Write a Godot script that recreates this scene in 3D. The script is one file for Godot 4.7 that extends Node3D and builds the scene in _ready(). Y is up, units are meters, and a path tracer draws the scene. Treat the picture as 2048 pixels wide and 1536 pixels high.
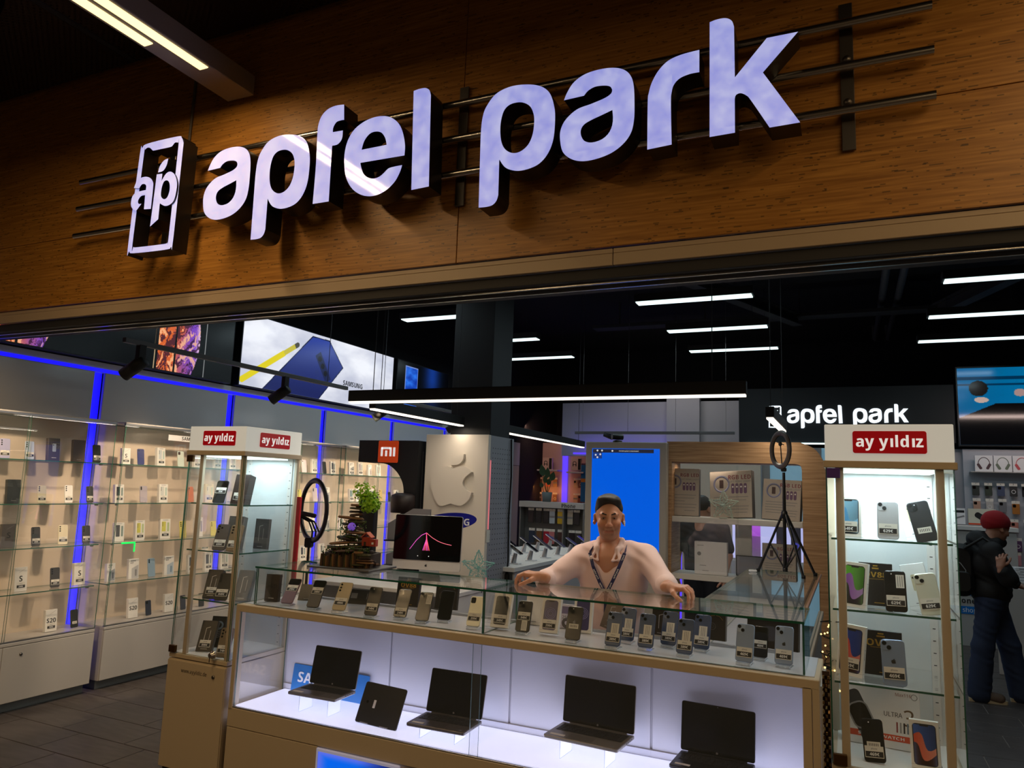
extends Node3D
# A phone shop in a shopping hall: timber front with a lit sign, glass showcases, the seller behind his counter.

func _ready() -> void:
	# ---- camera, environment, large lights
	var cam := Camera3D.new()
	cam.name = "camera"
	cam.fov = 55.14
	cam.near = 0.05
	cam.far = 60.0
	cam.rotation_order = EULER_ORDER_YXZ
	cam.rotation_degrees = Vector3(7.93, 24.84, 2.064)
	cam.position = Vector3(0, 1.7, 0)
	cam.current = true
	add_child(cam)
	var env := Environment.new()
	env.background_mode = Environment.BG_COLOR
	env.background_color = Color(0.02, 0.02, 0.025)
	env.tonemap_mode = Environment.TONE_MAPPER_LINEAR
	env.tonemap_exposure = 1.0
	env.sdfgi_enabled = true
	env.ssao_enabled = true
	env.ssil_enabled = true
	var we := WorldEnvironment.new()
	we.name = "environment"
	we.environment = env
	add_child(we)
	make_materials()
	hall_lamps()
	shop_lamps()
	# ---- the setting
	build_shell()
	build_floor()
	build_left_wall()
	build_posters()
	# ---- things
	build_shop_sign()
	build_wall_cabinets()
	build_towers()
	build_counter()
	build_middle()
	build_back()
	items_wall()
	items_towers()
	items_counter()
	build_laptops()
	build_seller()
	build_customer()
	build_small()

# ---------------------------------------------------------------- helpers
var M := {}            # materials by name
var meshes := {}       # shared meshes by key
var used := {}         # how often a top-level name was taken
var fonts := {}

func numbered(n: String) -> String:
	var k: int = used.get(n, 0)
	used[n] = k + 1
	return n if k == 0 else "%s_%03d" % [n, k]

func lin(r: float, g: float, b: float) -> Color:
	return Color(r / 255.0, g / 255.0, b / 255.0)

func mat(key: String, c: Color, rough := 0.5, metal := 0.0, emit := 0.0, emit_col := Color.BLACK) -> StandardMaterial3D:
	if M.has(key):
		return M[key]
	var m := StandardMaterial3D.new()
	m.resource_name = key
	m.albedo_color = c
	m.roughness = rough
	m.metallic = metal
	if emit > 0.0:
		m.emission_enabled = true
		m.emission = emit_col if emit_col != Color.BLACK else c
		m.emission_energy_multiplier = emit
	M[key] = m
	return m

func cmat(c: Color, rough := 0.4, metal := 0.0) -> StandardMaterial3D:
	return mat("paint %s %.2f %.2f" % [c.to_html(false), rough, metal], c, rough, metal)

func glass_mat(key: String, c: Color, alpha: float, rough := 0.0) -> StandardMaterial3D:
	if M.has(key):
		return M[key]
	var m := mat(key, Color(c.r, c.g, c.b, alpha), rough)
	m.transparency = BaseMaterial3D.TRANSPARENCY_ALPHA
	return m

func tag(o: Node3D, label := "", category := "", group := "", kind := "") -> Node3D:
	if label != "": o.set_meta("label", label)
	if category != "": o.set_meta("category", category)
	if group != "": o.set_meta("group", group)
	if kind != "": o.set_meta("kind", kind)
	return o

func thing(called: String, label: String, category: String, at := Vector3.ZERO, yaw := 0.0, group := "") -> Node3D:
	var o := Node3D.new()
	o.name = numbered(called)
	add_child(o)
	o.position = at
	o.rotation_degrees.y = yaw
	tag(o, label, category, group)
	return o

func obj(called: String, mesh: Mesh, m: Material, parent: Node = null, at := Vector3.ZERO, b := Basis.IDENTITY) -> MeshInstance3D:
	var o := MeshInstance3D.new()
	o.mesh = mesh
	o.transform = Transform3D(b, at)
	if m: o.material_override = m
	if parent == null:
		o.name = numbered(called)
		add_child(o)
	else:
		o.name = called
		parent.add_child(o, true)
	return o

func struct(called: String, mesh: Mesh, m: Material, at := Vector3.ZERO, label := "", category := "") -> MeshInstance3D:
	var o := MeshInstance3D.new()
	o.mesh = mesh
	o.material_override = m
	o.name = called
	add_child(o)
	o.position = at
	tag(o, label, category, "", "structure")
	return o

func begin() -> SurfaceTool:
	var s := SurfaceTool.new()
	s.begin(Mesh.PRIMITIVE_TRIANGLES)
	s.set_smooth_group(-1)
	return s

func done(s: SurfaceTool) -> ArrayMesh:
	s.generate_normals()
	return s.commit()

func tri(s: SurfaceTool, a: Vector3, b: Vector3, c: Vector3) -> void:   # given counter-clockwise, seen from outside
	s.add_vertex(a); s.add_vertex(c); s.add_vertex(b)

func quad(s: SurfaceTool, a: Vector3, b: Vector3, c: Vector3, d: Vector3) -> void:
	tri(s, a, b, c); tri(s, a, c, d)

func uvquad(s: SurfaceTool, a: Vector3, b: Vector3, c: Vector3, d: Vector3) -> void:  # a bottom left, counter-clockwise
	var p := [a, b, c, d]
	var t := [Vector2(0, 1), Vector2(1, 1), Vector2(1, 0), Vector2(0, 0)]
	for i in [0, 2, 1, 0, 3, 2]:
		s.set_uv(t[i]); s.add_vertex(p[i])

func add_box(s: SurfaceTool, c: Vector3, size: Vector3, bevel := 0.0, b := Basis.IDENTITY) -> void:
	var h := size / 2.0
	var e := minf(bevel, minf(h.x, minf(h.y, h.z)) * 0.9)
	for ax in 3:
		var u := (ax + 1) % 3
		var v := (ax + 2) % 3
		for sg in [-1.0, 1.0]:
			var q := []
			for k in [[-1, -1], [1, -1], [1, 1], [-1, 1]]:
				var p := Vector3.ZERO
				p[ax] = sg * h[ax]
				p[u] = k[0] * (h[u] - e)
				p[v] = k[1] * (h[v] - e)
				q.append(c + b * p)
			if sg > 0: quad(s, q[0], q[1], q[2], q[3])
			else: quad(s, q[3], q[2], q[1], q[0])
	if e <= 0.0:
		return
	for ax in 3:           # chamfers along each axis
		var u := (ax + 1) % 3
		var v := (ax + 2) % 3
		for su in [-1.0, 1.0]:
			for sv in [-1.0, 1.0]:
				var p0 := Vector3.ZERO; var p1 := Vector3.ZERO; var p2 := Vector3.ZERO; var p3 := Vector3.ZERO
				p0[ax] = -(h[ax] - e); p1[ax] = h[ax] - e; p2[ax] = h[ax] - e; p3[ax] = -(h[ax] - e)
				p0[u] = su * h[u]; p1[u] = su * h[u]; p2[u] = su * (h[u] - e); p3[u] = su * (h[u] - e)
				p0[v] = sv * (h[v] - e); p1[v] = sv * (h[v] - e); p2[v] = sv * h[v]; p3[v] = sv * h[v]
				if su * sv > 0: quad(s, c + b * p3, c + b * p2, c + b * p1, c + b * p0)
				else: quad(s, c + b * p0, c + b * p1, c + b * p2, c + b * p3)
	for sx in [-1.0, 1.0]:
		for sy in [-1.0, 1.0]:
			for sz in [-1.0, 1.0]:
				var a := c + b * Vector3(sx * h.x, sy * (h.y - e), sz * (h.z - e))
				var d := c + b * Vector3(sx * (h.x - e), sy * h.y, sz * (h.z - e))
				var f := c + b * Vector3(sx * (h.x - e), sy * (h.y - e), sz * h.z)
				if sx * sy * sz > 0: tri(s, a, d, f)
				else: tri(s, a, f, d)

func box(size: Vector3, bevel := 0.0, c := Vector3.ZERO) -> Mesh:
	var key := "box %s %s %s" % [size, bevel, c]
	if not meshes.has(key):
		var s := begin()
		add_box(s, c, size, bevel)
		meshes[key] = done(s)
	return meshes[key]

func rrect(w: float, h: float, r: float, n := 5) -> PackedVector2Array:   # counter-clockwise
	var out := PackedVector2Array()
	r = maxf(minf(r, minf(w, h) / 2.0), 0.0001)
	for k in 4:
		var cx: float = (w / 2 - r) * [1, -1, -1, 1][k]
		var cy: float = (h / 2 - r) * [1, 1, -1, -1][k]
		for i in n + 1:
			var a := PI / 2 * (k + float(i) / n)
			out.append(Vector2(cx + r * cos(a), cy + r * sin(a)))
	return out

func loft(s: SurfaceTool, rings: Array, xf := Transform3D.IDENTITY, smooth := false) -> void:   # rings of [polygon, z], convex, rising z
	if smooth: s.set_smooth_group(1)
	for k in rings.size() - 1:
		var a: PackedVector2Array = rings[k][0]
		var b: PackedVector2Array = rings[k + 1][0]
		for i in a.size():
			var j := (i + 1) % a.size()
			quad(s, xf * Vector3(a[i].x, a[i].y, rings[k][1]), xf * Vector3(a[j].x, a[j].y, rings[k][1]), xf * Vector3(b[j].x, b[j].y, rings[k + 1][1]), xf * Vector3(b[i].x, b[i].y, rings[k + 1][1]))
	s.set_smooth_group(-1)
	var f: PackedVector2Array = rings[0][0]
	var g: PackedVector2Array = rings[-1][0]
	for i in range(1, f.size() - 1):
		tri(s, xf * Vector3(f[0].x, f[0].y, rings[0][1]), xf * Vector3(f[i + 1].x, f[i + 1].y, rings[0][1]), xf * Vector3(f[i].x, f[i].y, rings[0][1]))
		tri(s, xf * Vector3(g[0].x, g[0].y, rings[-1][1]), xf * Vector3(g[i].x, g[i].y, rings[-1][1]), xf * Vector3(g[i + 1].x, g[i + 1].y, rings[-1][1]))

func slab(w: float, h: float, d: float, r: float, e := 0.0015, n := 5) -> Mesh:    # rounded plate standing in xy, from z = 0 to d, centred in xy
	var key := "slab %.4f %.4f %.4f %.4f %.4f" % [w, h, d, r, e]
	if not meshes.has(key):
		var s := begin()
		loft(s, [[rrect(w - 2 * e, h - 2 * e, r - e, n), 0.0], [rrect(w, h, r, n), e], [rrect(w, h, r, n), d - e], [rrect(w - 2 * e, h - 2 * e, r - e, n), d]])
		meshes[key] = done(s)
	return meshes[key]

func curve_of(pts: Array, steps := 5) -> PackedVector2Array:     # outline through points [x, y, corner]
	var out := PackedVector2Array()
	var n := pts.size()
	for i in n:
		var p0 = pts[(i - 1 + n) % n]; var p1 = pts[i]; var p2 = pts[(i + 1) % n]; var p3 = pts[(i + 2) % n]
		var a := Vector2(p1[0], p1[1]); var b := Vector2(p2[0], p2[1])
		var before := Vector2(p0[0], p0[1]) if p1[2] == 0 else a
		var after := Vector2(p3[0], p3[1]) if p2[2] == 0 else b
		if p1[2] == 1 and p2[2] == 1:
			out.append(a)
			continue
		for k in steps:
			out.append(a.cubic_interpolate(b, before, after, float(k) / steps))
	return out

func simple_parts(outline: PackedVector2Array, holes: Array) -> Array:
	var polys := [outline]
	for h in holes:
		var cx := 0.0
		for p in h: cx += p.x / h.size()
		var left := PackedVector2Array([Vector2(-99, -99), Vector2(cx, -99), Vector2(cx, 99), Vector2(-99, 99)])
		var right := PackedVector2Array([Vector2(cx, -99), Vector2(99, -99), Vector2(99, 99), Vector2(cx, 99)])
		var out := []
		for p in polys:
			for half in [left, right]:
				for q in Geometry2D.intersect_polygons(p, half):
					out.append_array(Geometry2D.clip_polygons(q, h))
		polys = out
	return polys

func add_plate(s: SurfaceTool, outline: PackedVector2Array, holes: Array, z: float, up := true, xf := Transform3D.IDENTITY) -> void:
	for p in simple_parts(outline, holes):
		var idx := Geometry2D.triangulate_polygon(p)
		for i in range(0, idx.size(), 3):
			var a: Vector2 = p[idx[i]]; var b: Vector2 = p[idx[i + 1]]; var c: Vector2 = p[idx[i + 2]]
			if ((b - a).cross(c - a) > 0) != up:
				var t := b
				b = c
				c = t
			tri(s, xf * Vector3(a.x, a.y, z), xf * Vector3(b.x, b.y, z), xf * Vector3(c.x, c.y, z))

func add_rim(s: SurfaceTool, outline: PackedVector2Array, z0: float, z1: float, inward := false, xf := Transform3D.IDENTITY) -> void:
	var cw := Geometry2D.is_polygon_clockwise(outline)   # true for counter-clockwise with y down
	var flip := cw != inward
	for i in outline.size():
		var a := outline[i]; var b := outline[(i + 1) % outline.size()]
		if flip:
			var t := a
			a = b
			b = t
		quad(s, xf * Vector3(a.x, a.y, z0), xf * Vector3(b.x, b.y, z0), xf * Vector3(b.x, b.y, z1), xf * Vector3(a.x, a.y, z1))

func prism(outline: PackedVector2Array, holes: Array, z0: float, z1: float) -> ArrayMesh:
	var s := begin()
	add_plate(s, outline, holes, z1, true)
	add_plate(s, outline, holes, z0, false)
	add_rim(s, outline, z0, z1)
	for h in holes: add_rim(s, h, z0, z1, true)
	return done(s)

func add_tube(s: SurfaceTool, pts: Array, r, n := 8, caps := true) -> void:    # r: a number or one per point
	s.set_smooth_group(1)
	var rings := []
	var up := Vector3.UP
	for i in pts.size():
		var d: Vector3 = (pts[mini(i + 1, pts.size() - 1)] - pts[maxi(i - 1, 0)]).normalized()
		if absf(d.dot(up)) > 0.95: up = Vector3.RIGHT if absf(d.x) < 0.9 else Vector3.BACK
		var x := up.cross(d).normalized()
		var y := d.cross(x)
		up = y
		var rr: float = r[i] if r is Array else r
		var ring := []
		for k in n:
			var a := TAU * k / n
			ring.append(pts[i] + (x * cos(a) + y * sin(a)) * rr)
		rings.append(ring)
	for i in rings.size() - 1:
		for k in n:
			var j := (k + 1) % n
			quad(s, rings[i][k], rings[i][j], rings[i + 1][j], rings[i + 1][k])
	s.set_smooth_group(-1)
	if caps:
		for k in range(1, n - 1):
			tri(s, rings[0][0], rings[0][k + 1], rings[0][k])
			tri(s, rings[-1][0], rings[-1][k], rings[-1][k + 1])

func tube(pts: Array, r, n := 8) -> ArrayMesh:
	var s := begin()
	add_tube(s, pts, r, n)
	return done(s)

func add_lathe(s: SurfaceTool, prof: Array, n := 16, xf := Transform3D.IDENTITY, smooth := true) -> void:   # profile of Vector2(radius, height), from bottom to top
	if smooth: s.set_smooth_group(1)
	for i in prof.size() - 1:
		for k in n:
			var a := TAU * k / n
			var b := TAU * (k + 1) / n
			var p = prof[i]; var q = prof[i + 1]
			quad(s, xf * Vector3(p.x * cos(a), p.y, -p.x * sin(a)), xf * Vector3(p.x * cos(b), p.y, -p.x * sin(b)), xf * Vector3(q.x * cos(b), q.y, -q.x * sin(b)), xf * Vector3(q.x * cos(a), q.y, -q.x * sin(a)))
	s.set_smooth_group(-1)

func lathe(prof: Array, n := 16) -> ArrayMesh:
	var s := begin()
	add_lathe(s, prof, n)
	return done(s)

func disc(r: float, d: float, n := 12) -> Mesh:       # a short cylinder along z, from 0 to d
	var key := "disc %.4f %.4f %d" % [r, d, n]
	if not meshes.has(key):
		var p := PackedVector2Array()
		for k in n: p.append(Vector2(cos(TAU * k / n), sin(TAU * k / n)) * r)
		var s := begin()
		loft(s, [[p, 0.0], [p, d]])
		meshes[key] = done(s)
	return meshes[key]

func torus(r: float, t: float, n := 40, k := 10, flat := 1.0) -> ArrayMesh:    # ring in xy
	var s := begin()
	s.set_smooth_group(1)
	for i in n:
		for j in k:
			var q := []
			for c in [[i, j], [i + 1, j], [i + 1, j + 1], [i, j + 1]]:
				var a: float = TAU * c[0] / n
				var b: float = TAU * c[1] / k
				q.append(Vector3(cos(a) * (r + t * cos(b)), sin(a) * (r + t * cos(b)), t * flat * sin(b)))
			quad(s, q[0], q[1], q[2], q[3])
	return done(s)

func font(bold := true, serif := false) -> SystemFont:
	var key := "%s %s" % [bold, serif]
	if not fonts.has(key):
		var f := SystemFont.new()
		f.font_names = PackedStringArray(["Droid Serif" if serif else "Droid Sans"])
		f.font_weight = 700 if bold else 400
		fonts[key] = f
	return fonts[key]

func lettering(words: String, h: float, m: Material, parent: Node, at := Vector3.ZERO, b := Basis.IDENTITY, bold := true, depth := 0.0004, called := "lettering", wide := 1.0) -> MeshInstance3D:
	var key := "text %s %.4f %s %.4f" % [words, h, bold, depth]       # h: height of a capital
	if not meshes.has(key):
		var t := TextMesh.new()
		t.font = font(bold)
		t.text = words
		t.font_size = 32
		t.pixel_size = h / 22.8
		t.depth = depth
		t.curve_step = 4.0 if h > 0.03 else 12.0
		meshes[key] = t
	return obj(called, meshes[key], m, parent, at, b * Basis.from_scale(Vector3(wide, 1, 1)))

func pane(size: Vector3, clear: Material, edge: Material) -> ArrayMesh:     # sheet of glass: clear faces across its thin axis, green edges
	var key := "pane %s %s %s" % [size, clear.resource_name, edge.resource_name]
	if meshes.has(key):
		return meshes[key]
	var thin := 0
	for k in 3:
		if size[k] < size[thin]: thin = k
	var s := begin()
	var e := begin()
	var h := size / 2.0
	for ax in 3:
		var u := (ax + 1) % 3
		var v := (ax + 2) % 3
		for sg in [-1.0, 1.0]:
			var q := []
			for k in [[-1, -1], [1, -1], [1, 1], [-1, 1]]:
				var p := Vector3.ZERO
				p[ax] = sg * h[ax]; p[u] = k[0] * h[u]; p[v] = k[1] * h[v]
				q.append(p)
			if sg < 0: q.reverse()
			quad(s if ax == thin else e, q[0], q[1], q[2], q[3])
	s.generate_normals(); e.generate_normals()
	var m := s.commit()
	e.commit(m)
	m.surface_set_material(0, clear)
	m.surface_set_material(1, edge)
	meshes[key] = m
	return m

func glass(parent: Node, called: String, c: Vector3, size: Vector3) -> MeshInstance3D:
	return obj(called, pane(size, M.glass, M.glass_edge), null, parent, c)

func turn(yaw := 0.0, lean := 0.0, roll := 0.0) -> Basis:      # degrees; lean tips the top backwards
	return Basis(Vector3.UP, deg_to_rad(yaw)) * Basis(Vector3.RIGHT, -deg_to_rad(lean)) * Basis(Vector3.BACK, deg_to_rad(roll))

func picture(w: int, h: int, f: Callable) -> ImageTexture:
	var im := Image.create(w, h, false, Image.FORMAT_RGB8)
	for y in h:
		for x in w:
			im.set_pixel(x, y, f.call((x + 0.5) / w, (y + 0.5) / h))
	return ImageTexture.create_from_image(im)

func area_light(at: Vector3, size: Vector2, energy: float, c: Color, towards := Vector3.DOWN, parent: Node = null) -> void:
	var l := AreaLight3D.new()
	l.area_size = size
	l.light_energy = energy
	l.light_color = c
	l.shadow_enabled = true
	l.area_range = 20.0
	l.area_attenuation = 2.0
	var up := Vector3.UP if absf(towards.y) < 0.9 else Vector3.FORWARD
	l.transform = Transform3D(Basis.looking_at(towards, up), at)
	l.name = "lamp_light"
	(parent if parent else self).add_child(l, true)

func spot_light(at: Vector3, aim: Vector3, energy: float, c: Color, angle: float, soft := 0.03, size := 0.03) -> void:
	var l := SpotLight3D.new()
	l.light_energy = energy
	l.light_color = c
	l.spot_angle = angle
	l.spot_angle_attenuation = soft
	l.light_size = size
	l.spot_range = 20.0
	l.spot_attenuation = 2.0
	l.shadow_enabled = true
	l.transform = Transform3D(Basis.looking_at((aim - at).normalized(), Vector3.UP if absf((aim - at).normalized().y) < 0.98 else Vector3.FORWARD), at)
	l.name = "spot_light"
	add_child(l, true)

# ---------------------------------------------------------------- materials
func grain(w: int, h: int, seed_: int, c0: Color, c1: Color, fx: float, fy: float, flecks := 0.0) -> ImageTexture:
	var n := FastNoiseLite.new()
	n.seed = seed_
	n.frequency = 1.0
	n.fractal_octaves = 4
	var im := Image.create(w, h, false, Image.FORMAT_RGB8)
	for y in h:
		for x in w:
			var u := float(x) / w
			var v := float(y) / h
			# wrap round in u by blending two looks
			var a := n.get_noise_2d(u * fx, v * fy)
			var b := n.get_noise_2d((u - 1.0) * fx, v * fy)
			var t := lerpf(a, b, u) * 0.8 + 0.5
			var c := c0.lerp(c1, clampf(t, 0, 1))
			if flecks > 0.0:
				var f := n.get_noise_2d(u * fx * 3.0 + 40.0, v * fy * 2.2)
				if f > flecks and u > 0.03 and u < 0.97: c = c.darkened(0.45)
			im.set_pixel(x, y, c)
	return ImageTexture.create_from_image(im)

func make_materials() -> void:
	var w := mat("fascia veneer", Color.WHITE, 0.42)
	w.albedo_texture = grain(640, 320, 4, lin(150, 98, 36), lin(208, 150, 70), 5.0, 70.0, 0.47)
	w.uv1_triplanar = true
	w.uv1_world_triplanar = true
	w.uv1_scale = Vector3(0.5, 0.9, 0.5)
	w.uv1_triplanar_sharpness = 8.0
	var o := mat("light oak veneer", Color.WHITE, 0.5)
	o.albedo_texture = grain(384, 384, 9, lin(150, 112, 76), lin(196, 160, 120), 3.0, 46.0)
	o.uv1_triplanar = true
	o.uv1_world_triplanar = true
	o.uv1_scale = Vector3(0.8, 1.2, 0.8)
	var t := mat("floor tile", Color.WHITE, 0.42)
	t.albedo_texture = grain(320, 320, 21, lin(60, 54, 52), lin(84, 78, 76), 5.0, 26.0)
	t.uv1_triplanar = true
	t.uv1_world_triplanar = true
	t.uv1_scale = Vector3(0.7, 0.7, 0.7)
	mat("grout", lin(132, 124, 116), 0.9)
	mat("beige laminate", lin(196, 180, 156), 0.45)
	mat("grey laminate", lin(176, 172, 168), 0.35)
	mat("white gloss", lin(206, 206, 208), 0.12)
	mat("white matte", lin(214, 212, 208), 0.6)
	mat("white acrylic", lin(232, 232, 226), 0.25, 0.0, 0.34, lin(225, 228, 220))
	mat("cream panel", lin(214, 198, 178), 0.55)
	mat("toe kick", lin(120, 128, 132), 0.35, 0.6)
	mat("black matte", lin(16, 16, 18), 0.65)
	mat("black gloss", lin(10, 10, 12), 0.12)
	mat("black ceiling", lin(22, 22, 25), 0.9)
	mat("dark grey paint", lin(44, 44, 48), 0.7)
	mat("trim metal", lin(186, 166, 142), 0.45)
	mat("bright steel", lin(200, 198, 196), 0.22, 1.0)
	mat("dull steel", lin(120, 116, 114), 0.38, 1.0)
	mat("aluminium", lin(176, 178, 182), 0.35, 0.9)
	mat("plastic white", lin(228, 228, 230), 0.35)
	mat("paper", lin(226, 222, 212), 0.8)
	mat("print black", lin(20, 20, 22), 0.6)
	mat("print white", lin(235, 235, 235), 0.6)
	mat("print grey", lin(130, 130, 132), 0.6)
	mat("print gold", lin(190, 150, 60), 0.4, 0.5)
	mat("red plate", lin(176, 8, 24), 0.3, 0.0, 0.25, lin(170, 6, 20))
	mat("lit white print", lin(245, 245, 245), 0.4, 0.0, 0.5, Color.WHITE)
	mat("blue led", lin(40, 40, 255), 0.5, 0.0, 1.25, lin(20, 12, 255))
	mat("violet led", lin(90, 60, 255), 0.5, 0.0, 1.1, lin(86, 60, 255))
	mat("cool tube", Color.WHITE, 0.5, 0.0, 1.6, lin(222, 252, 250))
	mat("warm tube", Color.WHITE, 0.5, 0.0, 1.8, lin(255, 244, 226))
	mat("hall tube", Color.WHITE, 0.5, 0.0, 2.0, lin(255, 222, 150))
	mat("screen black", lin(6, 6, 8), 0.08)
	mat("lens glass", lin(8, 8, 12), 0.05)
	mat("rubber", lin(14, 14, 14), 0.8)
	glass_mat("glass", lin(205, 225, 220), 0.02)
	mat("glass_edge", lin(34, 92, 74), 0.15)
	glass_mat("acrylic", lin(225, 232, 240), 0.06)
	mat("acrylic_edge", lin(200, 212, 226), 0.2)

# ---------------------------------------------------------------- lamps
func hall_lamps() -> void:
	# linear hall luminaires: a grey channel under the ceiling with two rows of glowing inserts
	var warm := lin(255, 214, 158)
	for k in 3:
		var x: float = [-3.185, 1.3, 4.6][k]
		var o := thing("hall_lamp", ["long grey ceiling lamp with two glowing warm strips above the logo", "long grey hall lamp hanging right of the sign", "long grey hall lamp farthest right in the hall"][k], "lamp", Vector3(x, 3.885, -2.98), 0.0, "linear hall lamps")
		var s := begin()
		add_box(s, Vector3(0, 0.06, 3.2), Vector3(0.2, 0.12, 6.38), 0.004)
		obj("housing", done(s), mat("lamp housing", lin(150, 142, 140), 0.45), o)
		for side in 2:
			for n in 3:
				var z0: float = [0.33, 0.6][side] + n * 1.95
				var strip := obj("glowing_strip", box(Vector3(0.06, 0.006, 1.9)), M["hall tube"], o, Vector3([0.052, -0.045][side], -0.002, z0 + 0.95))
				strip.name = "glowing_strip"
				area_light(o.position + Vector3([0.052, -0.045][side], -0.008, z0 + 0.95), Vector2(0.06, 1.88), [1.15, 0.7, 0.7][k], warm)
		obj("hanger", tube([Vector3(0, 0.1, 0.8), Vector3(0, 0.42, 0.8)], 0.004, 6), M["dull steel"], o)
		obj("hanger", tube([Vector3(0, 0.1, 4.8), Vector3(0, 0.42, 4.8)], 0.004, 6), M["dull steel"], o)

func shop_lamps() -> void:
	var cool := lin(222, 246, 255)
	var names := {-4.2: "left", -1.385: "middle", 1.34: "right"}
	for x in [-4.2, -1.385, 1.34]:
		for z in [-5.79, -7.19, -8.6, -9.93]:
			var nth: String = {-5.79: "hidden first", -7.19: "nearest", -8.6: "second", -9.93: "farthest"}[z]
			var o := thing("ceiling_lamp", "slim black lamp with white glowing underside, %s of the %s ceiling row" % [nth, names[x]], "lamp", Vector3(x, 3.6, z), 0.0, "slim lamps under the black ceiling")
			obj("housing", box(Vector3(1.16, 0.075, 0.16), 0.004, Vector3(0, 0.042, 0)), M["black matte"], o)
			obj("diffuser", box(Vector3(1.125, 0.012, 0.13)), M["cool tube"], o)
			for sx in [-0.4, 0.4]:
				obj("cable", tube([Vector3(sx, 0.08, 0), Vector3(sx, 0.8, 0)], 0.0025, 5), M["dark grey paint"], o)
			area_light(o.position + Vector3(0, -0.012, 0), Vector2(1.12, 0.13), 0.55, cool)
	# pendant light bars round the counter
	var warm := lin(255, 238, 214)
	var bars := [
		["long black pendant light bar hanging across the counter front", Vector3(-1.84, 2.24, -4.17), 2.66, 0.0, 1.6],
		["black pendant light bar running back over the left desk", Vector3(-3.27, 2.24, -5.28), 1.42, 90.0, 0.5],
		["black pendant light bar over the phone table behind the pillar", Vector3(-3.2, 2.24, -7.95), 2.5, 90.0, 0.5],
		["short black pendant light bar pointing at the camera above the tripod ring", Vector3(-0.51, 2.24, -6.0), 1.15, 90.0, 0.4]]
	for b in bars:
		var o := thing("light_bar", b[0], "lamp", b[1], b[3], "pendant light bars")
		obj("housing", box(Vector3(b[2], 0.075, 0.06), 0.003, Vector3(0, 0.045, 0)), M["black matte"], o)
		obj("glowing_strip", box(Vector3(b[2] - 0.01, 0.012, 0.045)), M["warm tube"], o)
		for sx in [-0.5, 0.5]:
			obj("cable", tube([Vector3(sx * b[2] * 0.86, 0.08, 0), Vector3(sx * b[2] * 0.86, 2.1, 0)], 0.003, 5), M["dark grey paint"], o)
		area_light(b[1] + Vector3(0, -0.012, 0), Vector2(b[2] - 0.02, 0.045) if b[3] == 0.0 else Vector2(0.045, b[2] - 0.02), b[4], warm)

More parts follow.
